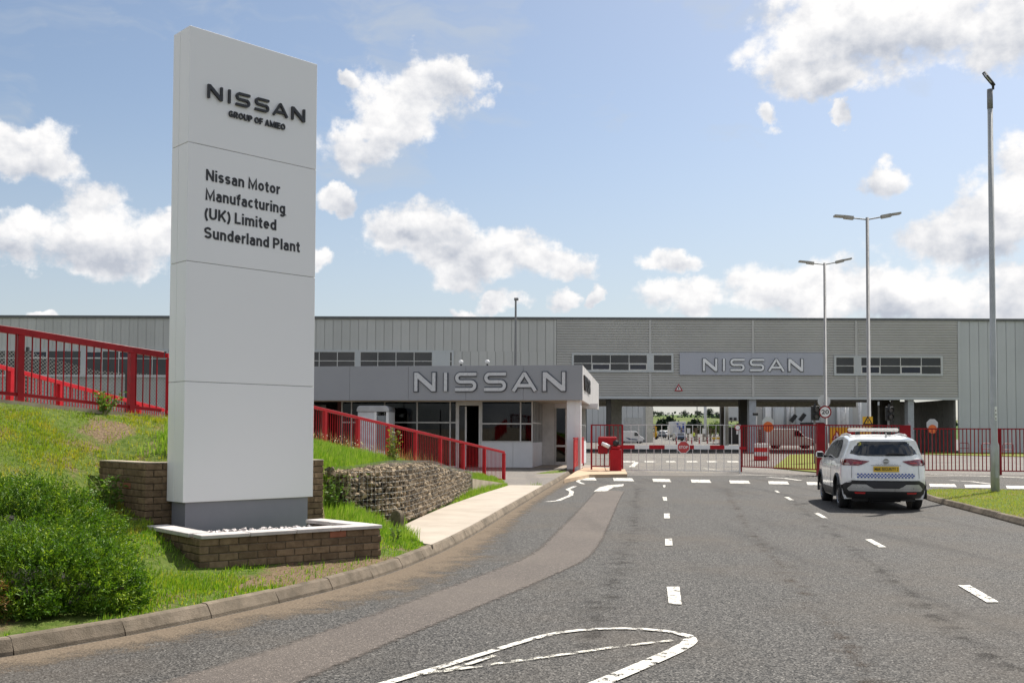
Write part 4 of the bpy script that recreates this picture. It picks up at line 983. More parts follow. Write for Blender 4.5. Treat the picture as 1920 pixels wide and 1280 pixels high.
gh.add('porch_floor', gbox(xb, c1 + .3, FWB, bl, .05, .136), mat('porch_tiles', (.30, .25, .20), .8, bump=.2))
# long right flank
sx_ = -.75
gh.add('side_wall', gbox(sx_ - .15, sx_, bl + .1, DP - .3, .0, zs), M_GWALL)
fr = MB()
for b in np.linspace(bl + .2, DP - .5, 9): gbox(sx_ - .12, sx_ - .02, b - .05, b + .05, zs, zc, fr)
gbox(sx_ - .118, sx_ - .022, bl + .2, DP - .5, zm - .03, zm + .03, fr); wo = gh.add('window', fr, M_FRAME)
gh.add('pane', gbox(sx_ - .08, sx_ - .07, bl + .2, DP - .5, zs, zc), M_GLASS, under=wo)
# inside: floor, back wall, counter, some furniture seen through the glass
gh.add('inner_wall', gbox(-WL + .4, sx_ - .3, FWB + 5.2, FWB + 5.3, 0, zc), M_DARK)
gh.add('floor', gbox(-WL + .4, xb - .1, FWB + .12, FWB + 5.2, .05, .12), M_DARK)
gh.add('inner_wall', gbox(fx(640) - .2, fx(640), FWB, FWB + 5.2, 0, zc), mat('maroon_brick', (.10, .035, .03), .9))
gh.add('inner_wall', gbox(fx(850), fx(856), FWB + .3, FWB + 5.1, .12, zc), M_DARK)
def inside(nm, x0, x1, d0, d1, z0, z1, m_): return gh.add(nm, gbox(fx(x0), fx(x1), FWB + d0, FWB + d1, z0, z1), m_)
inside('counter', 905, 990, 1.2, 1.8, .12, 1.1, M_DARK); inside('cupboard', 903, 919, 2.2, 2.9, .12, 2.1, mat('cupboard_white', (.5, .5, .5), .6))
inside('notice_board', 945, 975, 4.9, 5.1, 1.5, 2.5, mat('notice_board', (.22, .05, .04), .8)); inside('box', 978, 985, .5, .8, 1.42, 1.75, M_YELB); inside('box', 970, 976, .5, .8, 1.42, 1.68, mat('box_blue', (.03, .25, .45), .6))
mb = MB().tube([gp(fx(936), FWB + .8, .9), gp(fx(930), FWB + .85, 1.5), gp(fx(924), FWB + .9, 2.2)], [.18, .22, .3], 8); gh.add('hanging_coat', mb, mat('coat_red', (.35, .04, .03), .8))
for x_ in (947, 962, 970): gh.add('hanging_jacket', MB().tube([gp(fx(x_), FWB + 1, 2.0), gp(fx(x_ + 1), FWB + 1, 2.5), gp(fx(x_), FWB + 1, 2.95)], [.10, .14, .05], 7), mat('jacket_grey', (.45, .45, .46), .8))
# left end wall and shaded breezeway
gh.add('end_wall', gbox(-WL, -WL + .2, FWB, DP, 0, zc), M_GWALL)
gh.add('eaves_beam', gbox(-WL, -.5, .5, .62, FBt - .03, FBt + .048), M_SOFF)
# dome cameras on the roof edge
for x_, lb in ((860, 'small white dome camera on the roof edge above the first letters'), (910, 'small white dome camera on the roof edge above the middle letters')):
    p = gp(gx(x_), .5, FT - .05); kt = Kit('dome_camera', p, lb, 'camera', 'dome cameras on the gatehouse roof')
    kt.add('bracket', MB().tube([p, p + EZ * .22], .04, 8), M_BLK); kt.add('dome', MB().tube([p + EZ * .16, p + EZ * .22, p + EZ * .30, p + EZ * .34], [.06, .10, .10, .04], 12), M_WHITE, True)
# parking or visitor booth in front of the windows
b0 = 0.2; kx0, kx1 = gx(676, b0), gx(735, b0); ks = Kit('booth', gp((kx0 + kx1) / 2, b0, 0), 'grey metal booth with rounded top in front of the gatehouse windows', 'booth')
zt = gz(700, 761, b0); mb = MB(); prof = [(kx0, -.02), (kx1, -.02), (kx1, zt - .2), (kx1 - .12, zt - .02), (kx0 + .12, zt - .02), (kx0, zt - .2)]
kk = kx0 + (kx1 - kx0) * .55
ks.add('cabinet', gbox(kx0 + .04, kk - .02, b0 - .6, b0 + .5, .0, zt - .28), mat('booth_panel', (.66, .67, .70), .5))
ks.add('side_frame', gbox(kk - .02, kk + .10, b0 - .62, b0 + .5, 0, zt - .25), M_WHITE); ks.add('side_frame', gbox(kx1 - .12, kx1, b0 - .62, b0 + .5, 0, zt - .25), M_WHITE)
ks.add('screen', gbox(kk + .1, kx1 - .12, b0 - .55, b0 + .4, .9, zt - .45), mat('booth_screen', (.20, .22, .24), .2)); ks.add('front', gbox(kk + .1, kx1 - .12, b0 - .57, b0 + .4, 0, .9), M_GWALL)
cap_ = MB(); pr = [(kx0, zt - .28), (kx1 + .02, zt - .28), (kx1 + .02, zt - .16), (kx1 - .03, zt - .06), (kx1 - .12, zt), (kx0 + .12, zt), (kx0 + .03, zt - .06), (kx0, zt - .16)]
cap_.prism(pr, gp(0, b0 - .66, 0), gex, EZ, gey, 0, 1.2); ks.add('hood', cap_, mat('booth_hood', (.40, .41, .43), .4, .4), bevel=.02)

# ------------------------------------------------------------------ factory
FY = 100.0
def X(px, Y=FY): return P(px, 800, Y).x
def Zf(py, Y=FY, px=1300): return P(px, py, Y).z
ZT = Zf(600); ZU = Zf(748); 
fc = Kit('factory', (20, FY, 0), 'very long grey factory with a clad upper storey bridging the plant road', 'building')
def bxw(x0, x1, y0, y1, z0, z1, mb=None): return (mb or MB()).box(x0, x1, y0, y1, z0, z1)
xc0, xc1 = X(1043), X(1797)
XL, XRR = X(-560), X(2300)
# left and right walls: single standing panels
def panel_run(x0, x1, z0, z1, m_, pitch, nm='cladding_panel', y=FY):
    n = int(round((x1 - x0) / pitch)); w = (x1 - x0) / n; proto = None
    for i in range(n):
        if proto is None:
            mb = MB(); mb.box(.012, w - .012, -.02, .1, z0, z1); mb.box(.012, .05, -.055, -.021, z0, z1); mb.box(w * .5 - .02, w * .5 + .02, -.03, -.021, z0, z1)
            proto = fc.add(nm, mb, m_); proto.matrix_basis = Matrix.Translation((x0, y, 0))
        else: fc.dup(proto, Matrix.Translation((x0 + i * w, y, 0)))
zwt, zwb = Zf(660, px=700), Zf(703, px=100)
panel_run(XL, xc0 - .25, zwt + .12, ZT, M_CLAD, .86)
panel_run(X(850), xc0 - .25, 0, zwt + .115, M_CLAD, .86)
panel_run(XL, X(850), 0, zwb - .1, mat('clad_lower', (.36, .375, .36), .6, 0, (.31, .325, .31), .2, objvar=.06), .86)
panel_run(xc1 + .3, XRR, 0, ZT, M_CLADR, .93)
fc.add('corner_trim', bxw(xc1, xc1 + .28, FY - .12, FY + .1, 0, ZT), M_CLADR); fc.add('corner_trim', bxw(xc0 - .24, xc0 - .01, FY - .08, FY + .1, ZU, ZT), M_CLAD)
fc.add('roof_flashing', bxw(XL, XRR, FY - .18, FY + .3, ZT, ZT + .24), M_CAP); fc.add('roof_deck', bxw(XL, XRR, FY + .3, FY + 26, ZT - .3, ZT + .1), M_CAP)
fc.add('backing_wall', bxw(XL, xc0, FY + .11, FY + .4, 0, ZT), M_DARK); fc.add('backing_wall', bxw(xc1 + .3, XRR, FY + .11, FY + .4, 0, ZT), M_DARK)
def ribbon(x0, x1, z0, z1, mull, transom, openers=(), piers=(), nm='window', y=FY - .16, surround=.18):
    """window band: surround, single panes, opening lights with thick frames"""
    s = MB(); s.box(x0 - surround, x1 + surround, y - .09, y + .10, z1, z1 + surround); s.box(x0 - surround, x1 + surround, y - .09, y + .10, z0 - surround, z0); s.box(x0 - surround, x0, y - .09, y + .10, z0, z1); s.box(x1, x1 + surround, y - .09, y + .10, z0, z1)
    w = fc.add(nm, s, M_CLADR); xs = [x0, *mull, x1]
    for i in range(len(xs) - 1):
        a, b = xs[i], xs[i + 1]
        if i in piers: fc.add('pier', bxw(a, b, y - .08, y, z0, z1), M_CLADR, under=w); continue
        for j, (za, zb) in enumerate(((z0, transom), (transom, z1))):
            op = (i, j) in openers; t = .11 if op else .035
            f = MB(); f.box(a, b, y - .07, y - .01, zb - t, zb); f.box(a, b, y - .07, y - .01, za, za + t); f.box(a, a + t, y - .07, y - .01, za + t, zb - t); f.box(b - t, b, y - .07, y - .01, za + t, zb - t)
            fc.add('frame', f, M_FRAME, under=w); fc.add('pane', bxw(a + t, b - t, y - .03, y - .015, za + t, zb - t), M_WINB if op else M_WIN, under=w)
zl = lambda py: Zf(py)
ribbon(X(1075), X(1259), Zf(695), Zf(666), [X(x) for x in (1109, 1144, 1179, 1213, 1225)], Zf(682), {(1, 0), (3, 0)}, {4})
ribbon(X(1567), X(1764), Zf(700), Zf(669), [X(x) for x in (1601, 1614, 1650, 1688, 1727)], Zf(685), {(2, 0), (4, 0)}, {1})
ribbon(X(575), X(847), zwb, zwt, [X(x) for x in (585, 598, 632, 665, 675, 708, 742, 776, 810, 843)], Zf(679), set(), {4, 9})
ribbon(X(322), X(566), zwb, zwt, [X(x) for x in (356, 390, 424, 434, 468, 502, 536)], Zf(676), set(), {3})
ribbon(X(-520), X(-70), zwb, zwt, [X(x) for x in range(-486, -80, 34)], Zf(672, px=150), {(3, 1), (8, 1)}, {6})
ribbon(X(-60), X(312), zwb, zwt - .0, [X(x) for x in (-20, 10, 30, 60, 88, 119, 151, 160, 191, 222, 253, 285)], Zf(672, px=150), {(4, 1), (8, 1), (10, 1)}, {7})
# corrugated bridge over the road: bays of sheeting with cover strips
def corr(x0, x1, z0, z1):
    pitch = .25; n = int((z1 - z0) / pitch); pitch = (z1 - z0) / n; prof = []
    for k in range(n):
        z = z0 + k * pitch; prof += [(FY - .02, z), (FY - .02, z + pitch * .42), (FY - .125, z + pitch * .52), (FY - .125, z + pitch * .94)]
    prof.append((FY - .02, z1)); mb = MB(); k = len(prof)
    mb.v = [(x0, y, z) for y, z in prof] + [(x1, y, z) for y, z in prof]; mb.f = [(i, i + 1, k + i + 1, k + i) for i in range(k - 1)]
    return fc.add('corrugated_sheet', mb, M_CORR)
jx = [xc0, X(1219), X(1412), X(1606), xc1]
zsu, zsl = Zf(664), Zf(704)
for a, b in zip(jx, jx[1:]):
    corr(a + .02, b - .02, ZU + .25, ZT)
for x in jx[1:-1]: fc.add('cover_strip', bxw(x - .12, x + .12, FY - .15, FY - .128, ZU + .25, ZT), M_CORR)
fc.add('bridge_edge', bxw(xc0, xc1, FY - .12, FY + .1, ZU, ZU + .25), M_CLADR)
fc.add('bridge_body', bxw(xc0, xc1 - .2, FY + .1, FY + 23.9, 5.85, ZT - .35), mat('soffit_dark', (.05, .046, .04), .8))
# company sign on the bridge
sg0, sg1 = X(1274), X(1543); zq0, zq1 = Zf(703), Zf(661)
fs_ = Kit('factory_sign', ((sg0 + sg1) / 2, FY, zq0), 'long grey sign board with silver lettering on the corrugated bridge', 'sign')
for i in range(4): fs_.add('board', bxw(sg0 + (sg1 - sg0) * i / 4 + .006, sg0 + (sg1 - sg0) * (i + 1) / 4 - .006, FY - .27, FY - .13, zq0, zq1), mat('sign_board_grey', (.43, .44, .50), .4, 0, (.41, .42, .475), .5))
xl, xr = X(1318, FY - .28), X(1506, FY - .28); put_nissan(fs_, Vector((xl, FY - .28, Zf(695.5))), EX, EZ, -EYV, (xr - xl) / 8.2, mat('letter_bright', (.84, .84, .86), .3, var=.02), mat('letter_edge_grey', (.10, .105, .12), .4), .16, .12)
# columns, rear beam and side walls of the underpass
ZB = ZU
def column(px0, px1, Y, m_, nm='column', ztop=None): fc.add(nm, bxw(X(px0, Y), X(px1, Y), Y, Y + .9, 0, ztop or (5.86 if Y > FY + .15 else ZB + .05)), m_)
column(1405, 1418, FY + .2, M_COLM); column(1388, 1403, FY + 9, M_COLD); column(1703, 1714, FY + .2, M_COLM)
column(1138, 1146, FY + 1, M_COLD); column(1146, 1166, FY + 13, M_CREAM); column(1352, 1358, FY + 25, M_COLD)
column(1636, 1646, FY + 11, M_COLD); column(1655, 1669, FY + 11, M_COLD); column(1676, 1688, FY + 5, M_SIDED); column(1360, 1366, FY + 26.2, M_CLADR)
fc.add('rear_beam', bxw(xc0, X(1760), FY + 23.9, FY + 24.3, Zf(762, FY + 24), 5.95), M_CREAM)
fc.add('rear_upper_wall', bxw(xc0, xc1, FY + 24.31, FY + 24.6, 5.9, ZT), M_CLAD)
n_ = 18
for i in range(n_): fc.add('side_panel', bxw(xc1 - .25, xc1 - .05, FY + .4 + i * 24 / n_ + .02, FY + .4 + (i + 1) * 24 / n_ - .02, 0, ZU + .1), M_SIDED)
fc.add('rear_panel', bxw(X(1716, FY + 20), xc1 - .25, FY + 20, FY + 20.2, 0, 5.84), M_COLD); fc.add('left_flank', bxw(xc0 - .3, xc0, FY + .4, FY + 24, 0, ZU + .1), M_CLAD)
# warning triangle over the opening
def tri_sign(name, c, size, label, cat, n=-EYV, ex=EX, inner=None, board=None, parent=None):
    k = Kit(name, c, label, cat)
    if board: k.add('backing_board', MB().prism([(-board, -board), (board, -board), (board, board), (-board, board)], c, ex, EZ, n, -.03, 0), M_YELB)
    h = size; T = lambda s: [(-s * .58, -s * .36), (s * .58, -s * .36), (0, s * .64)]
    k.add('triangle', MB().prism(T(h), c, ex, EZ, n, .002, .03), inner or M_RED); k.add('face', MB().prism(T(h * .62), c, ex, EZ, n, .031, .036), M_YELB if inner else M_WHITE)
    k.add('symbol', MB().prism([(-.05 * h, -.12 * h), (.05 * h, -.12 * h), (.07 * h, .2 * h), (-.07 * h, .2 * h)], c, ex, EZ, n, .037, .04), M_BLACK); return k
tri_sign('warning_sign', P(1272.5, 728, FY - .17), .72, 'small red-edged warning triangle fixed under the corrugated bridge', 'sign')
# buildings behind the plant road
wb = Kit('workshop', (X(1190, 160), 160, .5), 'pale grey workshop with a roller shutter seen through the left of the underpass', 'building')
xa, xb2 = X(1100, 160), X(1218, 160); zt2 = Zf(735, 160)
n_ = 11
for i in range(n_): wb.add('cladding_panel', bxw(xa + (xb2 - xa) * i / n_ + .02, xa + (xb2 - xa) * (i + 1) / n_ - .02, 159.9, 160.1, .4, zt2), M_CLADR)
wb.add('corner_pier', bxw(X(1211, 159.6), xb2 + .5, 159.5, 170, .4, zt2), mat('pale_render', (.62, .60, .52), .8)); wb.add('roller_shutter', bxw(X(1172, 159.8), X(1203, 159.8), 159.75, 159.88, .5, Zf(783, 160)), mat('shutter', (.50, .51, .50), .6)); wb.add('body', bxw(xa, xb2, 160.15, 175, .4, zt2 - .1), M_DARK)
tw = Kit('plant_building', (X(1540, 165), 165, .5), 'grey plant building with pipes and tanks behind the right openings', 'building')
n_ = 16; xa, xb2 = X(1415, 165), X(1660, 165)
for i in range(n_): tw.add('cladding_panel', bxw(xa + (xb2 - xa) * i / n_ + .03, xa + (xb2 - xa) * (i + 1) / n_ - .03, 164.9 + .3 * (i % 3 == 0), 165.8, .5, Zf(720, 165)), M_CLADR if i % 4 else M_CLAD)
for x_, w_, m_ in ((1441, .5, M_WHITE), (1452, .3, M_GALV), (1460, .9, M_CLADR), (1477, .3, M_GALV), (1485, .25, M_GALV), (1573, .3, M_WHITE), (1580, .5, M_GALV), (1588, .3, M_WHITE), (1612, .25, M_GALV)):
    tw.add('pipe', MB().tube([(X(x_, 163), 163, .5), (X(x_, 163), 163, Zf(730, 163))], w_, 10), m_, True)
for x_, y_ in ((1483, 790), (1500, 788)): tw.add('vent_hood', MB().beam(P(x_, y_, 162), P(x_ + 9, y_ - 12, 162), .5, .6), M_BLK)
tw.add('canopy', bxw(X(1507, 160), X(1545, 160), 159, 162, Zf(797, 160), Zf(791, 160)), M_BLK)
gs = Kit('gantry', (X(1378, 150), 150, .4), 'grey steel gantry block beside the rear column of the underpass', 'gantry')
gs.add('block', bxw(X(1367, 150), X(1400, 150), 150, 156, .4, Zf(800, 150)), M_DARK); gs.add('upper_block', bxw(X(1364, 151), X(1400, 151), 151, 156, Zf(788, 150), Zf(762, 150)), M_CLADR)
gs.add('opening', bxw(X(1368, 150.9), X(1373, 150.9), 150.8, 150.95, Zf(787, 150), Zf(782, 150)), M_BLK); gs.add('opening', bxw(X(1376, 150.9), X(1381, 150.9), 150.8, 150.95, Zf(787, 150), Zf(782, 150)), M_BLK)

# ------------------------------------------------------------------ gates and fences at the entrance
def bar_gate(name, A, B, h, bar, label, cat, m_, z0=.12, bw=.022, rail=.05, posts=(), post_w=.08, mid=None):
    k = Kit(name, (A + B) / 2, label, cat); d = (B - A).normalized(); L = (B - A).length
    k.add('top_rail', MB().beam(A + EZ * (h - rail / 2), B + EZ * (h - rail / 2), rail, rail), m_); k.add('bottom_rail', MB().beam(A + EZ * (z0 + rail / 2), B + EZ * (z0 + rail / 2), rail, rail), m_)
    if mid: k.add('middle_rail', MB().beam(A + EZ * mid, B + EZ * mid, .03, .03), m_)
    n = int(L / bar); proto = None
    for i in range(1, n):
        p = A + d * (L * i / n)
        if proto is None: proto = k.add('bar', MB().box(-bw / 2, bw / 2, -bw / 2, bw / 2, z0 + rail, h - rail), m_); proto.matrix_basis = Matrix.Translation(p)
        else: k.dup(proto, Matrix.Translation(p))
    for s, w, mm, hh in posts:
        p = A + d * (L * s); k.add('post', MB().box(p.x - w / 2, p.x + w / 2, p.y - .06, p.y + .06, -.02, hh), mm)
    return k
def g0(px, py): p = G(px, py, 0); return p
GA, GB = g0(1109, 885), g0(1167, 884.5)
hg = lambda py, Y: P(1300, py, Y).z
h_ = hg(796, GA.y)
bar_gate('barred_gate', GA, GB, h_, .19, 'short red barred gate panel standing by the barrier machine', 'gate', M_RED2, .25, .03, .05, [(0, .07, M_RED2, h_), (1, .07, M_RED2, h_)])
SA, SB = g0(1169, 885.5), g0(1387, 887.5)
bar_gate('sliding_gate', SA, SB, h_, .32, 'wide pale galvanised barred gate across the plant road', 'gate', M_GALV, .10, .022, .03, [(1, .05, M_GALV, h_)])
EA, EB = g0(1388, 884), g0(1534, 891)
bar_gate('entrance_gate', EA, EB, h_, .15, 'red barred gate leaf between the galvanised gate and the thick red post', 'gate', M_RED2, .22, .032, .05, [(0, .05, M_GALV, h_), (.012, .06, M_RED2, h_)])
ep = g0(1539, 891); k = Kit('gate_post', ep, 'thick red gate post beside the yellow warning board', 'post'); k.add('shaft', MB().box(ep.x - .15, ep.x + .15, ep.y - .15, ep.y + .15, -.02, h_ + .02), M_RED2, bevel=.01); k.add('cap', MB().box(ep.x - .17, ep.x + .17, ep.y - .17, ep.y + .17, h_ + .021, h_ + .05), M_RED2)
FA0, FA1 = g0(1545, 891), g0(1694, 889)
bar_gate('barred_fence', FA0, FA1, h_, .15, 'red barred fence behind the yellow board and the white security car', 'fence', M_RED2, .22, .03, .05)
p = g0(1698, 889); k = Kit('gate_post', p, 'wide flat red gate post behind the roof of the security car', 'post'); k.add('shaft', MB().box(p.x - .22, p.x + .22, p.y - .06, p.y + .06, -.02, h_), M_RED2); k.add('hinge', MB().box(p.x + .221, p.x + .3, p.y - .04, p.y + .04, .5, .6), M_BLK)
p = g0(1708, 889); k = Kit('gate_post', p, 'slim pale steel post between the red post and the right fence', 'post'); k.add('shaft', MB().box(p.x - .06, p.x + .06, p.y - .06, p.y + .06, -.02, h_ + .1), M_COLM); k.add('cap', MB().box(p.x - .07, p.x + .07, p.y - .07, p.y + .07, h_ + .101, h_ + .12), M_COLM)
FB0, FB1 = g0(1713, 888), g0(1872, 890); hr = hg(801, FB0.y)
bar_gate('barred_fence', FB0, FB1, hr, .155, 'red barred fence panel between the slim post and the tall lamp column', 'fence', M_RED2, .15, .032, .05, [(1, .05, M_RED2, hr)])
FC0, FC1 = g0(1876, 890), g0(2050, 892)
bar_gate('barred_fence', FC0, FC1, hr, .155, 'red barred fence panel beyond the tall lamp column', 'fence', M_RED2, .15, .032, .05, [(0, .07, M_RED2, hr)])
# solid red side panel by the porch column
a = G(1076, 884, .1); b = G(1094, 874, .1); k = Kit('side_panel', (a + b) / 2, 'solid red panel railing beside the gatehouse porch column', 'panel')
k.add('sheet', MB().beam(a + EZ * .78, b + EZ * .78, .05, 1.2), M_RED); k.add('top_rail', MB().beam(a + EZ * 1.42, b + EZ * 1.42, .08, .06), M_RED); k.add('leg', MB().beam(a, a + EZ * .2, .06, .06), M_RED); k.add('leg', MB().beam(b, b + EZ * .2, .06, .06), M_RED)
mb = MB(); ip = [G(x, y, .13) for x, y in [(1058, 898), (1078, 884), (1100, 874), (1172, 879), (1176, 888), (1105, 889)]]; n = len(ip); mb.v = [(q.x, q.y, .13) for q in ip] + [(q.x, q.y, 0) for q in ip]; mb.f = [tuple(range(n))] + [(i, (i + 1) % n, n + (i + 1) % n, n + i) for i in range(n)]
structure('barrier_island', mb, mat('island_concrete', (.50, .36, .23), .9, 0, (.38, .28, .19), 2, bump=.3))
# barrier machine with boom and STOP sign
bpos = G(1154, 882, .13); Y_ = bpos.y
br = Kit('road_barrier', bpos, 'red road barrier with red and white boom carrying a round STOP sign', 'barrier')
br.add('cabinet', MB().box(bpos.x - .24, bpos.x + .24, Y_ - .2, Y_ + .2, .1, 1.05), M_RED, bevel=.02)
br.add('cabinet_top', MB().box(bpos.x - .2, bpos.x + .2, Y_ - .16, Y_ + .16, 1.052, 1.2), M_RED, bevel=.03)
br.add('head', MB().box(bpos.x - .75, bpos.x + .05, Y_ - .13, Y_ + .13, 1.22, 1.6), M_RED, bevel=.05); br.add('counterweight', MB().box(bpos.x - .75, bpos.x - .35, Y_ - .2, Y_ + .2, .85, 1.22), M_RED2, bevel=.03); br.add('lamp_housing', MB().tube([(bpos.x - .6, Y_ - .22, 1.30), (bpos.x - .3, Y_ - .35, 1.16)], .085, 10), M_WHITE, True)
br.add('pivot', MB().tube([(bpos.x, Y_ - .2, 1.32), (bpos.x, Y_ + .2, 1.32)], .13, 14), M_BLK, True); br.add('cable', MB().tube([(bpos.x - .5, Y_ - .2, .9), (bpos.x - .52, Y_ - .25, .4), (bpos.x - .45, Y_ - .3, .15), (bpos.x - .25, Y_ - .28, .12)], .015, 6), M_BLK)
zb = P(1280, 838, Y_).z
def bx_(px): return P(px, 838, Y_).x
seq = [(1160, 1190, 'r'), (1190, 1217, 'w'), (1217, 1246, 'r'), (1246, 1290, 'w'), (1290, 1301, 'r'), (1301, 1331, 'w'), (1331, 1358, 'r'), (1358, 1386, 'w'), (1386, 1399, 'r')]
for a, b, c in seq: br.add('boom_section', MB().box(bx_(a), bx_(b) - .004, Y_ - .04, Y_ + .04, zb - .085, zb + .085 - (.06 if a == 1386 else 0)), M_RED if c == 'r' else M_WHITE)
sc_ = Vector((bx_(1281), Y_ - .05, zb)); r_ = .27
octo = lambda r: [(r * math.cos(R(22.5 + 45 * i)), r * math.sin(R(22.5 + 45 * i))) for i in range(8)]
sg = br.add('stop_sign', MB().prism(octo(r_ * 1.06), sc_, EX, EZ, -EYV, 0, .015), M_WHITE); br.add('sign_face', MB().prism(octo(r_ * .96), sc_, EX, EZ, -EYV, .016, .02), mat('stop_red', (.55, .05, .05), .4), under=sg)
mb = MB(); put_text(mb, 'STOP', sc_ - EX * .19 - EZ * .06, EX, EZ, -EYV, .38, .12, .022, None, .02); br.add('lettering', mb, M_WHITE, under=sg)
# round signs, traffic lights, yellow boards
def circ(r, n=20): return [(r * math.cos(i * 2 * math.pi / n), r * math.sin(i * 2 * math.pi / n)) for i in range(n)]
def lollipop(px, py, Y, label, rim=.26, back=True, orange=None):
    c = P(px, py, Y); k = Kit('round_sign', (c.x, c.y, 0), label, 'sign'); k.add('pole', MB().tube([(c.x, c.y + .03, -.02), (c.x, c.y + .03, c.z + .2)], .03, 8), M_GALV)
    if back: k.add('grey_plate', MB().prism(octo(rim), c + EZ * .12, EX, EZ, -EYV, 0, .015), M_CLADR)
    if orange: k.add('orange_disc', MB().prism(circ(orange), c - EZ * .12, EX, EZ, -EYV, .02, .035), M_ORAN)
    return k
lollipop(1748, 800, 54, 'orange disc under a grey plate on a slim pole by the dark wall', .33, True, .24); lollipop(1440, 796, 58, 'orange disc under a grey plate on a pole behind the red gate leaf', .36, True, .30)
c = P(1383, 801, SB.y - .1); k = Kit('round_sign', c, 'small white round sign with red edge on top of the gate joint', 'sign'); k.add('rim', MB().prism(circ(.13), c, EX, EZ, -EYV, 0, .015), M_RED); k.add('face', MB().prism(circ(.10), c, EX, EZ, -EYV, .016, .02), M_WHITE); k.add('clamp', MB().box(c.x - .03, c.x + .03, c.y, c.y + .12, c.z - .3, c.z), M_GALV)
def traffic_light(px, py, Y, label):
    c = P(px, py, Y); k = Kit('traffic_light', (c.x, c.y, 0), label, 'traffic light', 'traffic lights before the underpass'); w = .23; h = .42
    k.add('pole', MB().tube([(c.x, c.y + .2, -.02), (c.x, c.y + .2, c.z + .3)], .06, 10), M_SHAFT); k.add('housing', MB().box(c.x - w, c.x + w, c.y, c.y + .14, c.z - h, c.z + h), M_BLK, bevel=.02)
    for z in (.2, -.2):
        q = c + EZ * z + EX * .06; l = k.add('lens', MB().prism(circ(.14), q, EX, EZ, -EYV, .001, .03), mat('lens_grey', (.16, .14, .13), .3)); k.add('visor', MB().tube([q + EYV * -.02, q + EYV * -.2], .15, 12, False), M_BLK, under=l)
    k.add('top_bracket', MB().box(c.x - .05, c.x + .05, c.y + .02, c.y + .12, c.z + h, c.z + h + .15), M_BLK)
traffic_light(1529, 774, 58, 'black traffic light head left of the 20 sign'); traffic_light(1668, 775, 60, 'black traffic light between dark columns above the security car')
yb0, yb1 = P(1555, 841, 43.0), P(1632, 801, 43.0); k = Kit('warning_board', ((yb0.x + yb1.x) / 2, 43, 0), 'large yellow board with warning triangle and red octagon behind the security car', 'sign')
k.add('board', MB().box(yb0.x, yb1.x, 42.97, 43, yb0.z - .35, yb1.z), M_YELB); k.add('leg', MB().box(yb0.x + .1, yb0.x + .16, 43.002, 43.06, -.02, yb1.z - .1), M_GALV); k.add('leg', MB().box(yb1.x - .16, yb1.x - .1, 43.002, 43.06, -.02, yb1.z - .1), M_GALV)
c = P(1569, 817, 42.965); T = lambda s: [(-s * .58, -s * .4), (s * .58, -s * .4), (0, s * .62)]
tg = k.add('triangle', MB().prism(T(.40), c, EX, EZ, -EYV, 0, .008), M_RED); k.add('face', MB().prism(T(.26), c, EX, EZ, -EYV, .009, .012), M_WHITE, under=tg); k.add('symbol', MB().box(c.x - .1, c.x + .1, 42.945, 42.95, c.z - .1, c.z - .04), M_BLACK, under=tg); c = P(1597, 812, 42.965); k.add('octagon', MB().prism(octo(.21), c, EX, EZ, -EYV, 0, .008), M_RED)
# ------------------------------------------------------------------ lamp columns
def twin_lamp(px, ytop, Y, lx, rx, label):
    t_ = P(px, ytop, Y); k = Kit('street_lamp', (t_.x, Y, 0), label, 'street lamp', 'twin-armed street lamps')
    k.add('column', MB().tube([(t_.x, Y, -.02), (t_.x, Y, 2.2), (t_.x, Y, 2.21), (t_.x, Y, t_.z)], [.13, .13, .095, .075], 12), M_SHAFT, True)
    for s, w in ((-1, lx), (1, rx)):
        tip = P(px + s * w, ytop - (3 if s < 0 else 8), Y); mid = P(px + s * w * .42, ytop + 1 - (0 if s < 0 else 2), Y)
        a = k.add('arm', MB().tube([t_ - EZ * .1, mid], .035, 8), M_SHAFTW); dd = (tip - mid)
        k.add('lantern', MB().beam(mid, mid + dd * .5, .16, .17).beam(mid + dd * .5 + EZ * .02, tip, .30, .09), mat('lantern_grey', (.42, .40, .36), .5), under=a)
    return k
l2 = twin_lamp(1626, 408, 48, 62, 62, 'taller twin-armed street lamp with a yellow warning square on its column')
l3 = twin_lamp(1546, 493, 60, 48, 50, 'shorter-looking twin-armed street lamp carrying the 20 speed sign')
tri_sign('hazard_sign', P(1627, 790, 47.8), .42, 'yellow square with black hazard triangle strapped to the lamp column', 'sign', inner=M_BLACK, board=.24)
c = P(1547, 772, 59.8); k = Kit('speed_sign', c, 'round white 20 speed limit sign with red rim on the lamp column', 'sign')
k.add('rim', MB().prism(circ(.38, 28), c, EX, EZ, -EYV, 0, .02), M_RED2); k.add('face', MB().prism(circ(.30, 28), c, EX, EZ, -EYV, .021, .026), M_WHITE); mb = MB(); put_text(mb, '20', c - EX * .225 - EZ * .13, EX, EZ, -EYV, .45, .26, .028, None, .025); k.add('lettering', mb, M_BLACK)
k.add('clip', MB().box(c.x - .05, c.x + .05, c.y, c.y + .14, c.z - .06, c.z + .06), M_GALV)
c = P(1545, 752, 60.2); k = Kit('round_sign', c, 'plain grey back of a round sign above the 20 sign', 'sign'); k.add('plate', MB().prism(circ(.38, 28), c, EX, EZ, -EYV, 0, .02), M_CLADR); k.add('clip', MB().box(c.x - .05, c.x + .05, c.y - .14, c.y - .021, c.z - .05, c.z + .05), M_GALV)
lb = G(1866, 921, .12); k = Kit('lamp_column', lb, 'tall pale lamp column with angled flood head on the grass verge', 'street lamp')
tp = P(1861, 168, lb.y); YL = lb.y
hz = P(1866, 835, YL).z
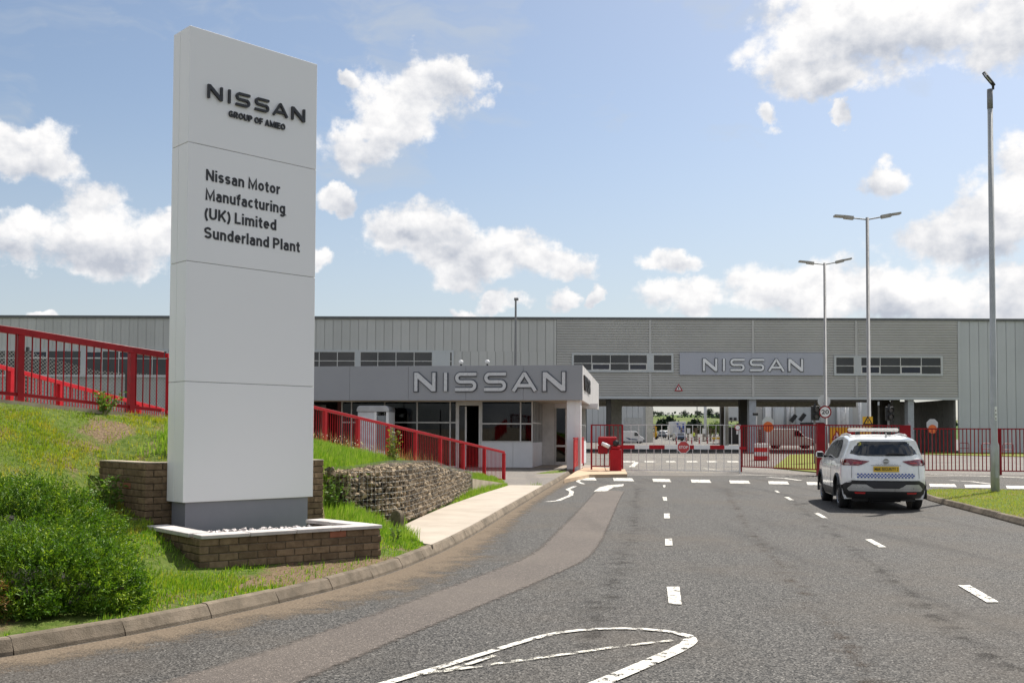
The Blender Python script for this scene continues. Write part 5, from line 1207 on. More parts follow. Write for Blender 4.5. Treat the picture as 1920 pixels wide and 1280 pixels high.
k.add('column', MB().tube([(lb.x, YL, -.05), (lb.x, YL, hz), (lb.x - .005, YL, hz + .1), (lb.x, YL, tp.z - .5)], [.115, .115, .085, .07], 16), M_SHAFTW, True)
k.add('sleeve', MB().tube([(lb.x, YL, tp.z - .55), (lb.x, YL, tp.z)], .078, 14), M_SHAFT, True)
k.add('access_door', MB().box(lb.x - .045, lb.x + .045, YL - .119, YL - .113, .5, 1.0), M_SHAFTW)
a = P(1862, 168, YL); b = P(1862, 158, YL); e_ = P(1846, 139, YL - .3)
k.add('bracket', MB().tube([a, b + EZ * .05], .035, 8), M_BLK); hd = k.add('flood_head', MB().beam(b, e_, .22, .10, (0, -.8, .6)), M_BLK, bevel=.02); k.add('lens', MB().beam(b.lerp(e_, .35) + Vector((-.02, -.05, -.03)), b.lerp(e_, .95) + Vector((-.02, -.05, -.03)), .16, .03, (0, -.8, .6)), M_LET, under=hd)
pn = P(1866, 764, YL); pa = k.add('number_plate', MB().box(lb.x - .03, lb.x + .03, YL - .095, YL - .088, hz + .01 + P(0, 785, YL).z - P(0, 835, YL).z - .05, P(1866, 762, YL).z), M_WHITE)
mb = MB()
for i, ch in enumerate('101'): put_text(mb, ch, Vector((lb.x - (.010 if ch == '1' else .02), YL - .095, P(1866, 770 + i * 7.2, YL).z - .028)), EX, EZ, -EYV, .02 if ch == '1' else .04, .06, .002, None, .02)
k.add('lettering', mb, M_BLACK, under=pa)
# slim camera mast behind the gatehouse
c = P(967, 563, 72); k = Kit('camera_mast', (c.x, 72, 0), 'slim grey mast with a small camera rising behind the gatehouse roof', 'mast')
k.add('pole', MB().tube([(c.x, 72, -.02), (c.x, 72, c.z)], [.14, .07], 10), M_SHAFT); k.add('camera', MB().box(c.x - .12, c.x + .2, 71.85, 72.15, c.z, c.z + .18), M_SHAFT, bevel=.03)
# wrapped road block in red and white
c = G(1428, 863, 0); k = Kit('road_block', c, 'red and white banded road block behind the red gate leaf', 'road block'); w_ = .46
for i, m_ in enumerate((M_RED, M_WHITE, M_RED, M_WHITE)): k.add('band', MB().box(c.x - w_ + .03 * (3 - i) * 0, c.x + w_, c.y - .3, c.y + .3, .02 + i * .28, .02 + (i + 1) * .28 - .004), mat('band_red', (.70, .03, .03), .6) if i % 2 == 0 else M_WHITE, bevel=.02)
k.add('foot', MB().box(c.x - w_ - .05, c.x + w_ + .05, c.y - .35, c.y + .35, 0, .018), M_BLK)
# strips of grass by the factory foot
for nm, q in (('lawn', [(1450, 876), (1533, 884), (1533, 850), (1480, 852)]), ('lawn', [(1735, 851), (1920, 855), (2100, 858), (2100, 846), (1735, 846)]), ('lawn', [(1320, 831), (1352, 831), (1352, 827), (1320, 827)])):
    mb = MB(); qq = [G(x, y, .06) for x, y in q]; n = len(qq); mb.v = [tuple(p) for p in qq] + [(p.x, p.y, 0) for p in qq]; mb.f = [tuple(range(n))] + [(i, (i + 1) % n, n + (i + 1) % n, n + i) for i in range(n)]
    structure(nm, mb, mat('short_lawn', (.20, .22, .05), .95, 0, (.14, .17, .04), 3, bump=.6, bscale=20, spec=.1))
for i, (x, y) in enumerate(((1808, 851), (1850, 853), (1890, 855))):
    c = G(x, y, 0); k = Kit('hoop_barrier', c, 'low red tube hoop barrier on the lawn behind the right fence', 'barrier', 'red hoop barriers'); w_ = .45
    k.add('hoop', MB().tube([(c.x - w_, c.y, -.02), (c.x - w_, c.y, .95), (c.x - w_ + .1, c.y, 1.05), (c.x + w_ - .1, c.y, 1.05), (c.x + w_, c.y, .95), (c.x + w_, c.y, -.02)], .03, 8), M_RED2); k.add('cross_rail', MB().tube([(c.x - w_, c.y, .55), (c.x + w_, c.y, .55)], .025, 8), M_RED2)
for i, x in enumerate((1268, 1287, 1297, 1311, 1326)):
    c = P(x, 800, 146 + i * 1.5); zz = yard_z(c.y); k = Kit('bollard', (c.x, c.y, zz), 'small red bollard with pale band in the yard behind the barrier', 'bollard', 'red yard bollards'); k.add('shaft', MB().tube([(c.x, c.y, zz - .05), (c.x, c.y, zz + .95)], .09, 8), M_RED); k.add('band', MB().tube([(c.x, c.y, zz + .65), (c.x, c.y, zz + .75)], .095, 8), M_WHITE)

# ------------------------------------------------------------------ vehicles
def wheel(k, c, ax, r, w, spokes=True, mirror=1):
    """tyre with rim; ax is the axle direction pointing outwards"""
    ax = ax.normalized(); u = Vector((0, 0, 1)); v = ax.cross(u).normalized(); n = 24; mb = MB(); vs = []; fs = []
    prof = [(-w / 2, r * .62), (-w / 2 + .01, r * .92), (-w / 2 + .035, r), (w / 2 - .035, r), (w / 2 - .01, r * .92), (w / 2, r * .68), (w / 2 - .02, r * .66)]
    for i in range(n):
        a = 2 * math.pi * i / n; d = u * math.cos(a) + v * math.sin(a); vs += [c + ax * x + d * q for x, q in prof]
    m_ = len(prof)
    for i in range(n):
        for j in range(m_ - 1): a = i * m_ + j; b = ((i + 1) % n) * m_ + j; fs.append((a, b, b + 1, a + 1))
    mb.quadmesh(vs, fs); t_ = k.add('wheel', mb, M_RUB, True)
    rm = MB(); rm.prism(circ(r * .66, 24), c, v, u, ax, -w * .3, w / 2 - .06)
    k.add('rim_back', rm, M_BLK, under=t_)
    sp = MB()
    for i in range(5):
        a = 2 * math.pi * i / 5 + .3; d = v * math.cos(a) + u * math.sin(a); sp.beam(c + ax * (w / 2 - .035), c + ax * (w / 2 - .035) + d * r * .64, r * .2, .03, ax)
    sp.prism(circ(r * .16, 12), c, v, u, ax, w / 2 - .06, w / 2 - .012)
    ring = [c + ax * (w / 2 - .02) + (u * math.cos(a) + v * math.sin(a)) * r * .65 for a in np.linspace(0, 2 * math.pi, 25)]; sp.tube(ring, .012, 5, False)
    k.add('rim', sp, M_RIM, under=t_)
def lerp_tab(tab, x):
    for (a, b), (c, d) in zip(tab, tab[1:]):
        if x <= c: t_ = max(0, min(1, (x - a) / (c - a))); t_ = t_ * t_ * (3 - 2 * t_) * .35 + t_ * .65; return b + (d - b) * t_
    return tab[-1][1]
class Car:
    LEN = 4.43; HW = .92
    ROOF = [(0, 1.10), (.05, 1.18), (.22, 1.54), (.30, 1.585), (.7, 1.645), (1.3, 1.70), (2.0, 1.69), (2.6, 1.61), (3.2, 1.32), (3.45, 1.17), (3.9, 1.07), (4.2, .98), (4.36, .82), (4.43, .64)]
    def __init__(s, pos, rz): s.M = Matrix.Translation(pos) @ Matrix.Rotation(rz, 4, 'Z')
    def plan(s, y):                      # widest half width at distance y from the tail
        return s.HW * lerp_tab([(0, .86), (.12, .93), (.5, .985), (1.2, 1.0), (3.2, 1.0), (3.9, .965), (4.2, .88), (4.43, .70)], y)
    def hw(s, y, z):
        w = s.plan(y); zt = s.ROOFZ(y)
        low = 1 - .07 * max(0, (.46 - z) / .25) ** 2 if z < .46 else 1
        sh = 1 + .012 * math.sin((z - .3) / .75 * math.pi) if .3 < z < 1.05 else 1
        if z <= 1.12: k = low * sh - .035 * max(0, (z - .92) / .2) ** 1.5
        else: k = .965 - (z - 1.12) * .40
        return w * k
    def ROOFZ(s, y): return lerp_tab(s.ROOF, y)
    # tail surface: y as a function of height and of the place across
    TAIL = [(.22, .16), (.36, .05), (.52, .012), (.68, .0), (.82, .015), (.98, .03), (1.12, .05), (1.20, .09), (1.40, .20), (1.56, .30), (1.62, .33)]
    def tail(s, a, z):                   # a in -1..1
        y = lerp_tab(s.TAIL, z); w = s.hw(.35, z); y += .30 * abs(a) ** 5 + .05 * a * a
        return Vector((a * w, y, z))
    def W(s, p): return s.M @ Vector(p)
    def patch(s, poly, o=.006, n=10, thick=None):
        """piece of the tail surface inside the quad strip poly = [(z, a_left, a_right)...], lifted by o"""
        mb = MB(); vs = []
        for z, a0, a1 in poly:
            for i in range(n + 1):
                p = s.tail(a0 + (a1 - a0) * i / n, z); p.y -= o; vs.append(s.W(p))
        for j in range(len(poly) - 1):
            for i in range(n): q = j * (n + 1) + i; mb.f.append((q, q + 1, q + n + 2, q + n + 1))
        mb.v = [tuple(v) for v in vs]; return mb
    def side(s, y0, y1, zf0, zf1, sgn, o=.006, ny=14, nz=4):
        mb = MB()
        for i in range(ny + 1):
            y = y0 + (y1 - y0) * i / ny
            for j in range(nz + 1):
                a, b = zf0(y), zf1(y); z = a + (b - a) * j / nz; mb.v.append(tuple(s.W((sgn * (s.hw(y, z) + o), y, z))))
        mb.f = [(i * (nz + 1) + j, (i + 1) * (nz + 1) + j, (i + 1) * (nz + 1) + j + 1, i * (nz + 1) + j + 1) for i in range(ny) for j in range(nz)]; return mb
cp = G(1548, 937.5, 0); cr_ = G(1580, 951.5, 0)      # where the left wheels stand
hd_ = (cp - cr_).normalized(); crz = math.atan2(-hd_.x, hd_.y)
# tail end of the car on the ground, centre line
right = Vector((hd_.y, -hd_.x, 0)); tailc = cr_ - hd_ * .86 + right * .80
car = Car(tailc, crz)
ck = Kit('security_car', tailc, 'white security car with light bar and blue chequered tail strip, seen from behind', 'car')
def car_shell(car):
    """closed body from cross-sections; the tail sections follow the tail surface"""
    bm = bmesh.new(); NZ, NY = 30, 54; zb_ = .24
    ys = [None] + list(np.linspace(.36, 4.43, NY)); rows = []
    NA = 16
    def top_pts(y, zt, wt, sgn_n=8): return
    for y in ys[1:]:
        zt = car.ROOFZ(y); zc_ = zt - .07; pr = []
        for j in range(NZ + 1): z = zb_ + (zc_ - zb_) * j / NZ; pr.append((car.hw(y, z), z))
        w0, z0_ = pr[-1]
        for j in range(1, 7): a = j / 6 * math.pi / 2; pr.append((w0 * .80 + (w0 * .20) * math.cos(a), z0_ + .05 * math.sin(a)))
        for j in range(1, 4): f = 1 - j / 3; pr.append((w0 * .8 * f, z0_ + .05 + .02 * (1 - f * f)))
        rows.append(pr)
    K = len(rows[0]); V = []
    for y, pr in zip(ys[1:], rows):
        r_ = [bm.verts.new((x, y, z)) for x, z in pr] + [bm.verts.new((-x, y, z)) for x, z in reversed(pr[:-1])]; V.append(r_)
    for a, b in zip(V, V[1:]):
        for i in range(len(a) - 1): bm.faces.new((a[i], a[i + 1], b[i + 1], b[i]))
        bm.faces.new((a[-1], a[0], b[0], b[-1]))
    bm.faces.new(V[-1])
    # tail cap: rings shrinking inwards over the tail surface
    base = rows[0]; ring = V[0]; n = len(ring)
    prev = ring
    for q in (.97, .93, .88, .82, .74, .62, .48, .30, .12):
        cur = []
        for v in ring:
            w = max(car.hw(.36, min(v.co.z, 1.54)), .01); a = max(-1, min(1, v.co.x / w)); zz = .88 + (v.co.z - .88) * q; a2 = a * q if abs(a) > 0 else 0
            p = car.tail(a2, max(.24, min(zz, 1.58))); cur.append(bm.verts.new((p.x if q < .999 else v.co.x, min(p.y, v.co.y - .001), zz)))
        for i in range(n): bm.faces.new((prev[i], cur[i], cur[(i + 1) % n], prev[(i + 1) % n]))
        prev = cur
    bm.faces.new(prev)
    bmesh.ops.recalc_face_normals(bm, faces=bm.faces)
    for v in bm.verts: v.co = car.M @ v.co
    me = bpy.data.meshes.new('body'); bm.to_mesh(me); bm.free(); me.validate(); return me
me = car_shell(car)
body = link('body', me, M_CAR, None, True)
# wheel arches cut into the body
cut = MB()
WR = .345
for y_ in (.88, 3.53):
    for sg_ in (-1, 1):
        c = car.W((sg_ * .88, y_, .36)); ax = (car.W((1, 0, 0)) - car.W((0, 0, 0)))
        cut.tube([c - ax * .25, c + ax * .25], .405, 28)
co = cut.build('cutter', M_BLK); md = body.modifiers.new('arches', 'BOOLEAN'); md.object = co; md.operation = 'DIFFERENCE'; md.solver = 'EXACT'; md.material_mode = 'TRANSFER'
dg = bpy.context.evaluated_depsgraph_get(); dg.update(); nm_ = bpy.data.meshes.new_from_object(body.evaluated_get(dg)); bpy.data.objects.remove(body); bpy.data.objects.remove(co)
body = link('body', nm_, None, None, False)
for p in nm_.polygons: p.use_smooth = True
nm_.set_sharp_from_angle(angle=R(35)); ck.add('body', body, None)
for y_ in (.88, 3.53):
    for sg_ in (-1, 1):
        ax = (car.W((sg_, 0, 0)) - car.W((0, 0, 0))); wheel(ck, car.W((sg_ * .79, y_, WR)), ax, WR, .225)
        pts_ = [car.W((sg_ * (car.hw(y_, .5) + .004), y_ + .425 * math.cos(a), .36 + .425 * math.sin(a))) for a in np.linspace(R(-15), R(195), 16)]; ck.add('arch_trim', MB().tube(pts_, .032, 6), M_BLK)
        ck.add('arch_liner', MB().tube([car.W((sg_ * .70, y_, .36)), car.W((sg_ * .66, y_, .36))], .40, 20), M_BLK)
ck.add('underbody', MB().quadmesh([car.W(p) for p in [(-.68, .35, .2), (.68, .35, .2), (.68, 4.2, .2), (-.68, 4.2, .2), (-.68, .35, .40), (.68, .35, .40), (.68, 4.2, .40), (-.68, 4.2, .40)]], [(0, 1, 2, 3), (4, 5, 6, 7), (0, 1, 5, 4), (2, 3, 7, 6), (1, 2, 6, 5), (0, 3, 7, 4)]), M_BLK)
ck.add('exhaust_box', MB().tube([car.W((-.3, .30, .25)), car.W((.35, .30, .25))], .07, 10), M_BLK)
# tail: bumper, trim, glass, lamps, plate
ck.add('rear_bumper', car.patch([(.27, -1.005, 1.005), (.36, -1.01, 1.01), (.46, -1.01, 1.01), (.55, -1.01, 1.01), (.60, -.95, .95), (.67, -.80, .80)], .014, 24), M_BLK, True)
for a0, a1, b0_, b1_ in ((-.86, -.80, -.42, -.30), (.42, .30, .86, .80)):
    pass
ck.add('bumper_trim', car.patch([(.43, -.86, .86), (.475, -.90, .90), (.495, -.89, .89)], .022, 20), M_SILV)
ck.add('bumper_trim', car.patch([(.496, -.89, -.30), (.54, -.84, -.40), (.585, -.79, -.47)], .022, 10), M_SILV); ck.add('bumper_trim', car.patch([(.496, .30, .89), (.54, .40, .84), (.585, .47, .79)], .022, 10), M_SILV)
ck.add('diffuser', car.patch([(.498, -.28, .28), (.54, -.38, .38), (.64, -.5, .5)], .020, 8), mat('diffuser', (.035, .037, .045), .4))
for a in (-1, 1): ck.add('reflector', car.patch([(.37, a * .62 - .11, a * .62 + .11), (.41, a * .62 - .13, a * .62 + .13)], .02, 3), mat('reflector_red', (.5, .03, .03), .3))
ck.add('rear_window', car.patch([(1.215, -.46, .46), (1.225, -.70, .70), (1.26, -.90, .90), (1.32, -.955, .955), (1.42, -.94, .94), (1.50, -.91, .91), (1.535, -.88, .88)], .010, 22), M_CARG, True)
ck.add('spoiler', car.patch([(1.54, -.88, .88), (1.56, -.90, .90), (1.585, -.88, .88)], .09, 16), M_CAR, True)
for sg_ in (-1, 1):
    pl_ = [(1.0, .66, 1.02), (1.02, .58, 1.02), (1.06, .48, 1.02), (1.10, .40, 1.015), (1.125, .66, 1.01), (1.145, .84, 1.0)]
    q = [(z, sg_ * a, sg_ * b) for z, a, b in pl_]; tl_ = ck.add('tail_lamp', car.patch(q, .012, 12), M_TAIL, True)
    ck.add('lamp_lens', car.patch([(1.02, sg_ * .84, sg_ * .96), (1.05, sg_ * .88, sg_ * .97)], .016, 4), mat('clear_lens', (.55, .45, .42), .15), under=tl_)
    ck.add('lamp_lens', car.patch([(1.05, sg_ * .60, sg_ * .78), (1.07, sg_ * .58, sg_ * .78)], .016, 4), mat('lens_bright_red', (.62, .05, .06), .2), under=tl_)
    wp = [(sg_ * (car.hw(yy, zz) + .008), yy, zz) for yy, zz in ((.30, 1.0), (.30, 1.14), (.62, 1.12), (.55, 1.04))]; ck.add('tail_lamp', MB().quadmesh([car.W(p) for p in wp], [(0, 1, 2, 3)]), M_TAIL)
pt = ck.add('number_plate', car.patch([(.865, -.305, .305), (.985, -.305, .305)], .022, 8), M_PLATE); mb = MB()
tp_ = car.W((-.25, -.012, .895)); ex_ = (car.W((1, 0, 0)) - car.W((0, 0, 0))).normalized(); nn_ = (car.W((0, -1, 0)) - car.W((0, 0, 0))).normalized()
put_text(mb, 'M&K SECURITY 2', tp_, ex_, EZ, nn_, .50, .065, .016, None, .015); ck.add('lettering', mb, M_BLACK, under=pt)
ck.add('tailgate_crease', car.patch([(1.0, -.36, .36), (1.008, -.36, .36)], .010, 8), mat('shut_line', (.10, .10, .11), .5))
mb = MB(); put_text(mb, 'QASHQAI', car.W((-.23, -.0, 1.015)), ex_, EZ, nn_, .46, .028, .02, None, 0); ck.add('lettering', mb, M_SILV)
c = car.W((0, .03, 1.10)); bd = ck.add('badge', MB().prism(circ(.058, 24), c, ex_, EZ, nn_, 0, .02), M_RIM); ck.add('badge_bar', MB().prism([(-.07, -.012), (.07, -.012), (.07, .012), (-.07, .012)], c, ex_, EZ, nn_, .021, .026), M_LET, under=bd)
# blue and white chequers
wt_ = ck.add('chequer_strip', car.patch([(.725, -.68, .68), (.83, -.72, .72)], .012, 14), M_WHITE); cb = MB(); ncol, nrow = 34, 3
for r_ in range(nrow):
    for c_ in range(ncol):
        if (r_ + c_) % 2: continue
        a0 = -.68 + 1.36 * c_ / ncol; a1 = -.68 + 1.36 * (c_ + 1) / ncol; z0_ = .728 + .10 * r_ / nrow; z1_ = .728 + .10 * (r_ + 1) / nrow
        vs = []
        for a, z in ((a0, z0_), (a1, z0_), (a1, z1_), (a0, z1_)): p = car.tail(a, z); p.y -= .016; vs.append(car.W(p))
        cb.quadmesh(vs, [(0, 1, 2, 3)])
ck.add('chequers', cb, M_BLUE, under=wt_)
for s_ in (-1, 1):
    pts_ = []
    for z in np.linspace(.72, 1.0, 8): p = car.tail(s_ * .80, z); p.y -= .008; pts_.append(car.W(p))
    ck.add('shut_line', MB().tube(pts_, .004, 4), mat('shut_line', (.1, .1, .11), .5))
pw = car.tail(.02, 1.235); pe = car.tail(.55, 1.25); ck.add('rear_wiper', MB().tube([car.W(pw + Vector((0, -.03, 0))), car.W(pw + Vector((.06, -.05, .035))), car.W(pe + Vector((0, -.035, 0)))], [.022, .020, .010], 6), M_BLK)
mb = MB(); p3 = car.tail(-.74, 1.44); put_text(mb, '3', car.W(p3 + Vector((0, -.02, 0))), ex_, EZ, nn_, .075, .075, .012, None, .02); ck.add('lettering', mb, mat('sticker_yellow', (.55, .5, .05), .5))
# side windows, sill, mirrors, handles, light bar, aerial
for sg_ in (-1, 1):
    zr = lambda y: car.ROOFZ(y) - .13
    zl_ = lambda y: 1.13 + .05 * max(0, (1.3 - y))
    ck.add('side_window', car.side(.98, 1.72, lambda y: zl_(y) + .01, lambda y: max(zl_(y) + .03, min(zr(y), 1.17 + (y - .78) * 1.1)), sg_), M_CARG, True)
    ck.add('side_window', car.side(1.78, 3.02, lambda y: zl_(y) + .01, lambda y: max(zl_(y) + .02, zr(y)), sg_), M_CARG, True)
    ck.add('sill', car.side(1.33, 3.10, lambda y: .26, lambda y: .45, sg_, .012), M_BLK, True)
    ck.add('rear_cladding', car.side(.34, .50, lambda y: .25, lambda y: .56, sg_, .012, 4), M_BLK, True)
    ck.add('door_line', MB().tube([car.W((sg_ * (car.hw(1.75, z) + .002), 1.75, z)) for z in (.46, .65, .9, 1.12)], .004, 4), mat('shut_line', (.1, .1, .11), .5))
    for y_ in (1.42, 2.5): ck.add('door_handle', MB().tube([car.W((sg_ * (car.hw(y_, 1.0) + .02), y_, 1.0)), car.W((sg_ * (car.hw(y_, 1.0) + .02), y_ + .18, 1.0))], .016, 6), M_CAR)
    m0 = car.W((sg_ * .88, 2.98, 1.14)); m1 = car.W((sg_ * 1.02, 2.95, 1.19)); mr = ck.add('wing_mirror', MB().beam(m1 - ex_ * .09, m1 + ex_ * .09, .13, .16, EZ), M_CAR, bevel=.035); ck.add('mirror_arm', MB().beam(m0, m1, .06, .05), M_BLK, under=mr); ck.add('mirror_glass', MB().beam(m1 - ex_ * .07 + nn_ * .068, m1 + ex_ * .07 + nn_ * .068, .006, .12, EZ), M_BLK, under=mr)
    ck.add('roof_rail', MB().tube([car.W((sg_ * .60, y, car.ROOFZ(y) + .015)) for y in (.75, 1.0, 1.6, 2.2, 2.45)], [.008, .018, .018, .018, .008], 6), M_SILV)
fw = []
ck.add('windscreen', MB().quadmesh([car.W(p) for p in ((-.72, 3.18, 1.345), (.72, 3.18, 1.345), (.60, 2.62, 1.625), (-.60, 2.62, 1.625))], [(0, 1, 2, 3)]), M_CARG)
lb_ = ck.add('light_bar', MB().beam(car.W((-.56, 1.5, 1.80)), car.W((.56, 1.5, 1.80)), .26, .085), mat('light_bar_clear', (.75, .73, .68), .2, 0, (.55, .53, .5), 14), bevel=.03)
for x_ in (-.35, .35): ck.add('bar_foot', MB().beam(car.W((x_, 1.5, 1.69)), car.W((x_, 1.5, 1.77)), .1, .06), M_BLK, under=lb_)
ck.add('aerial', MB().tube([car.W((.12, .62, 1.63)), car.W((.12, .60, 1.72))], [.03, .012], 8), M_SILV)

def van(px0, px1, Y, h, label, group=None, face=1, z=0, m_=None, cat='van', fr=.72):
    """side-on panel van: body with sloping nose, cab glass, wheels"""
    x0, x1 = X(px0, Y), X(px1, Y); L_ = x1 - x0; c = Vector(((x0 + x1) / 2, Y, z)); k = Kit('van', c, label, cat, group); w_ = 1.9
    def q(u, v): u = u if face > 0 else 1 - u; return (x0 + L_ * u, z + h * v)
    prof = [(0, .16), (0, .93), (.03, 1.0), (fr - .06, 1.0), (fr, .96), (fr + .14, .60), (.97, .48), (1.0, .36), (1.0, .16)]
    k.add('body', MB().prism([q(*p) for p in prof], Vector((0, Y, 0)), EX, EZ, EYV, 0, w_), m_ or M_WHITE, bevel=.04)
    k.add('cab_window', MB().prism([q(*p) for p in [(fr - .10, .62), (fr - .10, .90), (fr - .01, .90), (fr + .11, .60)]], Vector((0, Y, 0)), EX, EZ, -EYV, .002, .01), M_CARG)
    k.add('windscreen', MB().prism([q(*p) for p in [(fr + .01, .92), (fr + .03, .92), (fr + .148, .605), (fr + .13, .605)]], Vector((0, Y + .1, 0)), EX, EZ, EYV, 0, w_ - .2), M_CARG)
    k.add('bumper', MB().prism([q(*p) for p in [(.96, .14), (1.01, .14), (1.012, .30), (.96, .30)]], Vector((0, Y - .01, 0)), EX, EZ, EYV, 0, w_ + .02), M_BLK)
    for u in (.18, .83):
        for yy in (Y + .1, Y + w_ - .1): wheel(k, Vector((q(u, 0)[0], yy, z + h * .155)), -EYV if yy < Y + 1 else EYV, h * .155, .2)
    return k
vz = yard_z(152)
v1 = van(1159, 1208, 152, 1.85, 'small white van with dark swoosh parked by the roller shutter', z=vz)
x0 = X(1170, 152); v1.add('side_stripe', MB().prism([(X(1172, 152), vz + .95), (X(1180, 152), vz + .55), (X(1195, 152), vz + .5), (X(1196, 152), vz + .62), (X(1184, 152), vz + .72)], Vector((0, 152, 0)), EX, EZ, -EYV, .012, .018), mat('stripe_navy', (.05, .09, .18), .4))
van(1442, 1527, 128.5, 2.55, 'large white panel van parked behind the red gate leaf', z=.03, fr=.66)
# box lorry, cars, digger, person and stacked pallets in the yard
lz = yard_z(185); lx0, lx1 = X(1263, 185), X(1286, 185); k = Kit('box_lorry', ((lx0 + lx1) / 2, 185, lz), 'pale box lorry with blue marks on its back in the yard', 'lorry')
k.add('box', MB().box(lx0, lx1, 185, 191, lz + .9, lz + 3.4), mat('lorry_pale', (.62, .63, .66), .5), bevel=.04); k.add('cab', MB().box(lx0 + .1, lx1 - .1, 191.1, 193, lz + .5, lz + 2.6), M_WHITE, bevel=.1); k.add('chassis', MB().box(lx0 + .2, lx1 - .2, 185.2, 193, lz + .5, lz + .88), M_BLK)
for a, b, c, d in ((.25, .4, 2.3, 3.1), (.45, .55, 1.9, 2.6), (.72, .86, 2.0, 3.0), (.6, .9, 1.5, 1.8)): k.add('blue_mark', MB().box(lx0 + (lx1 - lx0) * a, lx0 + (lx1 - lx0) * b, 184.97, 184.995, lz + c, lz + d), M_BLUE)
for x_ in (lx0 + .2, lx1 - .2):
    for y_ in (186, 192): wheel(k, Vector((x_, y_, lz + .48)), EX if x_ > (lx0 + lx1) / 2 else -EX, .48, .28)
def small_car(px, Y, m_, label, w=1.75, group=None):
    z = yard_z(Y); cx_ = X(px, Y); k = Kit('parked_car', (cx_, Y, z), label, 'car', group)
    prof = [(0, .25), (.03, .85), (.1, .95), (.28, 1.42), (.62, 1.45), (.8, 1.0), (.97, .82), (1, .3)]
    k.add('body', MB().prism([(4.2 * a, z + b) for a, b in prof], Vector((cx_ - w / 2, Y, 0)), EYV, EZ, EX, 0, w), m_, bevel=.06); k.add('rear_window', MB().quadmesh([(cx_ - w * .40, Y + .40, z + .98), (cx_ + w * .40, Y + .40, z + .98), (cx_ + w * .36, Y + 1.04, z + 1.38), (cx_ - w * .36, Y + 1.04, z + 1.38)], [(0, 1, 2, 3)]), M_CARG); k.add('bumper', MB().box(cx_ - w * .48, cx_ + w * .48, Y - .03, Y + .2, z + .25, z + .5), M_BLK)
    for x_ in (-1, 1):
        k.add('tail_lamp', MB().box(cx_ + x_ * w * .42 - .12, cx_ + x_ * w * .42 + .12, Y - .01, Y + .12, z + .7, z + .85), M_TAIL)
        for y_ in (.75, 3.4): wheel(k, Vector((cx_ + x_ * (w / 2 - .08), Y + y_, z + .31)), EX * x_, .31, .2)
small_car(1255, 215, M_WHITE, 'white parked car left of the box lorry in the yard'); small_car(1242, 205, mat('car_dark', (.06, .07, .07), .3, coat=1.0), 'dark parked car beside the yellow machine in the yard'); small_car(1247, 235, M_WHITE, 'farthest white car in the yard'); small_car(1277, 172, mat('car_blue', (.03, .045, .09), .3, coat=1.0), 'dark blue car standing in front of the box lorry')
dz = yard_z(190); dx = X(1226, 190); k = Kit('yellow_machine', (dx, 190, dz), 'yellow forklift-like machine by the workshop corner', 'machine')
k.add('chassis', MB().box(dx - .65, dx + .65, 190, 192, dz + .4, dz + 1.3), M_YELB, bevel=.06); k.add('cab_frame', MB().box(dx - .6, dx - .5, 190.3, 191.6, dz + 1.3, dz + 2.3).box(dx + .5, dx + .6, 190.3, 191.6, dz + 1.3, dz + 2.3), M_YELB); k.add('cab_roof', MB().box(dx - .65, dx + .65, 190.2, 191.7, dz + 2.3, dz + 2.42), M_YELB); k.add('mast', MB().box(dx - .3, dx - .2, 189.8, 189.95, dz + .3, dz + 2.8).box(dx + .2, dx + .3, 189.8, 189.95, dz + .3, dz + 2.8), M_YELB)
for x_ in (-1, 1):
    for y_ in (.3, 1.7): wheel(k, Vector((dx + x_ * .6, 190 + y_, dz + .4)), EX * x_, .4, .25)
def person(px, Y, label):
    z = yard_z(Y); cx_ = X(px, Y); k = Kit('person', (cx_, Y, z), label, 'person')
    v = [(0, 0, .93), (0, 0, 1.15), (0, 0, 1.38), (0, 0, 1.50), (0, 0, 1.62), (0, 0, 1.72), (.19, 0, 1.40), (.25, .02, 1.13), (.24, -.06, .88), (-.19, 0, 1.40), (-.25, .02, 1.13), (-.24, -.06, .88), (.10, 0, .86), (.11, .02, .48), (.11, -.02, .06), (.12, -.14, .03), (-.10, 0, .86), (-.12, -.05, .48), (-.13, .06, .06), (-.13, -.06, .03)]
    e = [(0, 1), (1, 2), (2, 3), (3, 4), (4, 5), (2, 6), (6, 7), (7, 8), (2, 9), (9, 10), (10, 11), (0, 12), (12, 13), (13, 14), (14, 15), (0, 16), (16, 17), (17, 18), (18, 19)]
    r_ = [.15, .15, .17, .06, .10, .07, .075, .055, .04, .075, .055, .04, .10, .065, .045, .04, .10, .065, .045, .04]
    me = bpy.data.meshes.new('body'); me.from_pydata(v, e, []); o = bpy.data.objects.new('body', me); COL.objects.link(o)
    sk = o.modifiers.new('skin', 'SKIN'); 
    for i, sv in enumerate(me.skin_vertices[0].data): sv.radius = (r_[i], r_[i] * .8); sv.use_root = i == 0
    ss = o.modifiers.new('sub', 'SUBSURF'); ss.levels = 1; dg = bpy.context.evaluated_depsgraph_get(); dg.update(); m2 = bpy.data.meshes.new_from_object(o.evaluated_get(dg)); bpy.data.objects.remove(o)
    m2.materials.clear(); m2.materials.append(mat('trousers_dark', (.02, .022, .03), .8)); m2.materials.append(M_HIVIS); m2.materials.append(M_SKIN)
    for p in m2.polygons:
        h = p.center.z; p.material_index = 2 if h > 1.47 else (1 if h > .90 else 0); p.use_smooth = True
    b = bpy.data.objects.new('body', m2); COL.objects.link(b); b.parent = k.o
    hr_ = MB().tube([(0, .015, 1.66), (0, .01, 1.73), (0, 0, 1.77)], [.105, .10, .04], 10); h = hr_.build('hair', mat('hair_dark', (.03, .02, .015), .8), k.o, True)
person(1300, 168, 'person in a yellow hi-vis jacket and dark trousers walking in the yard')
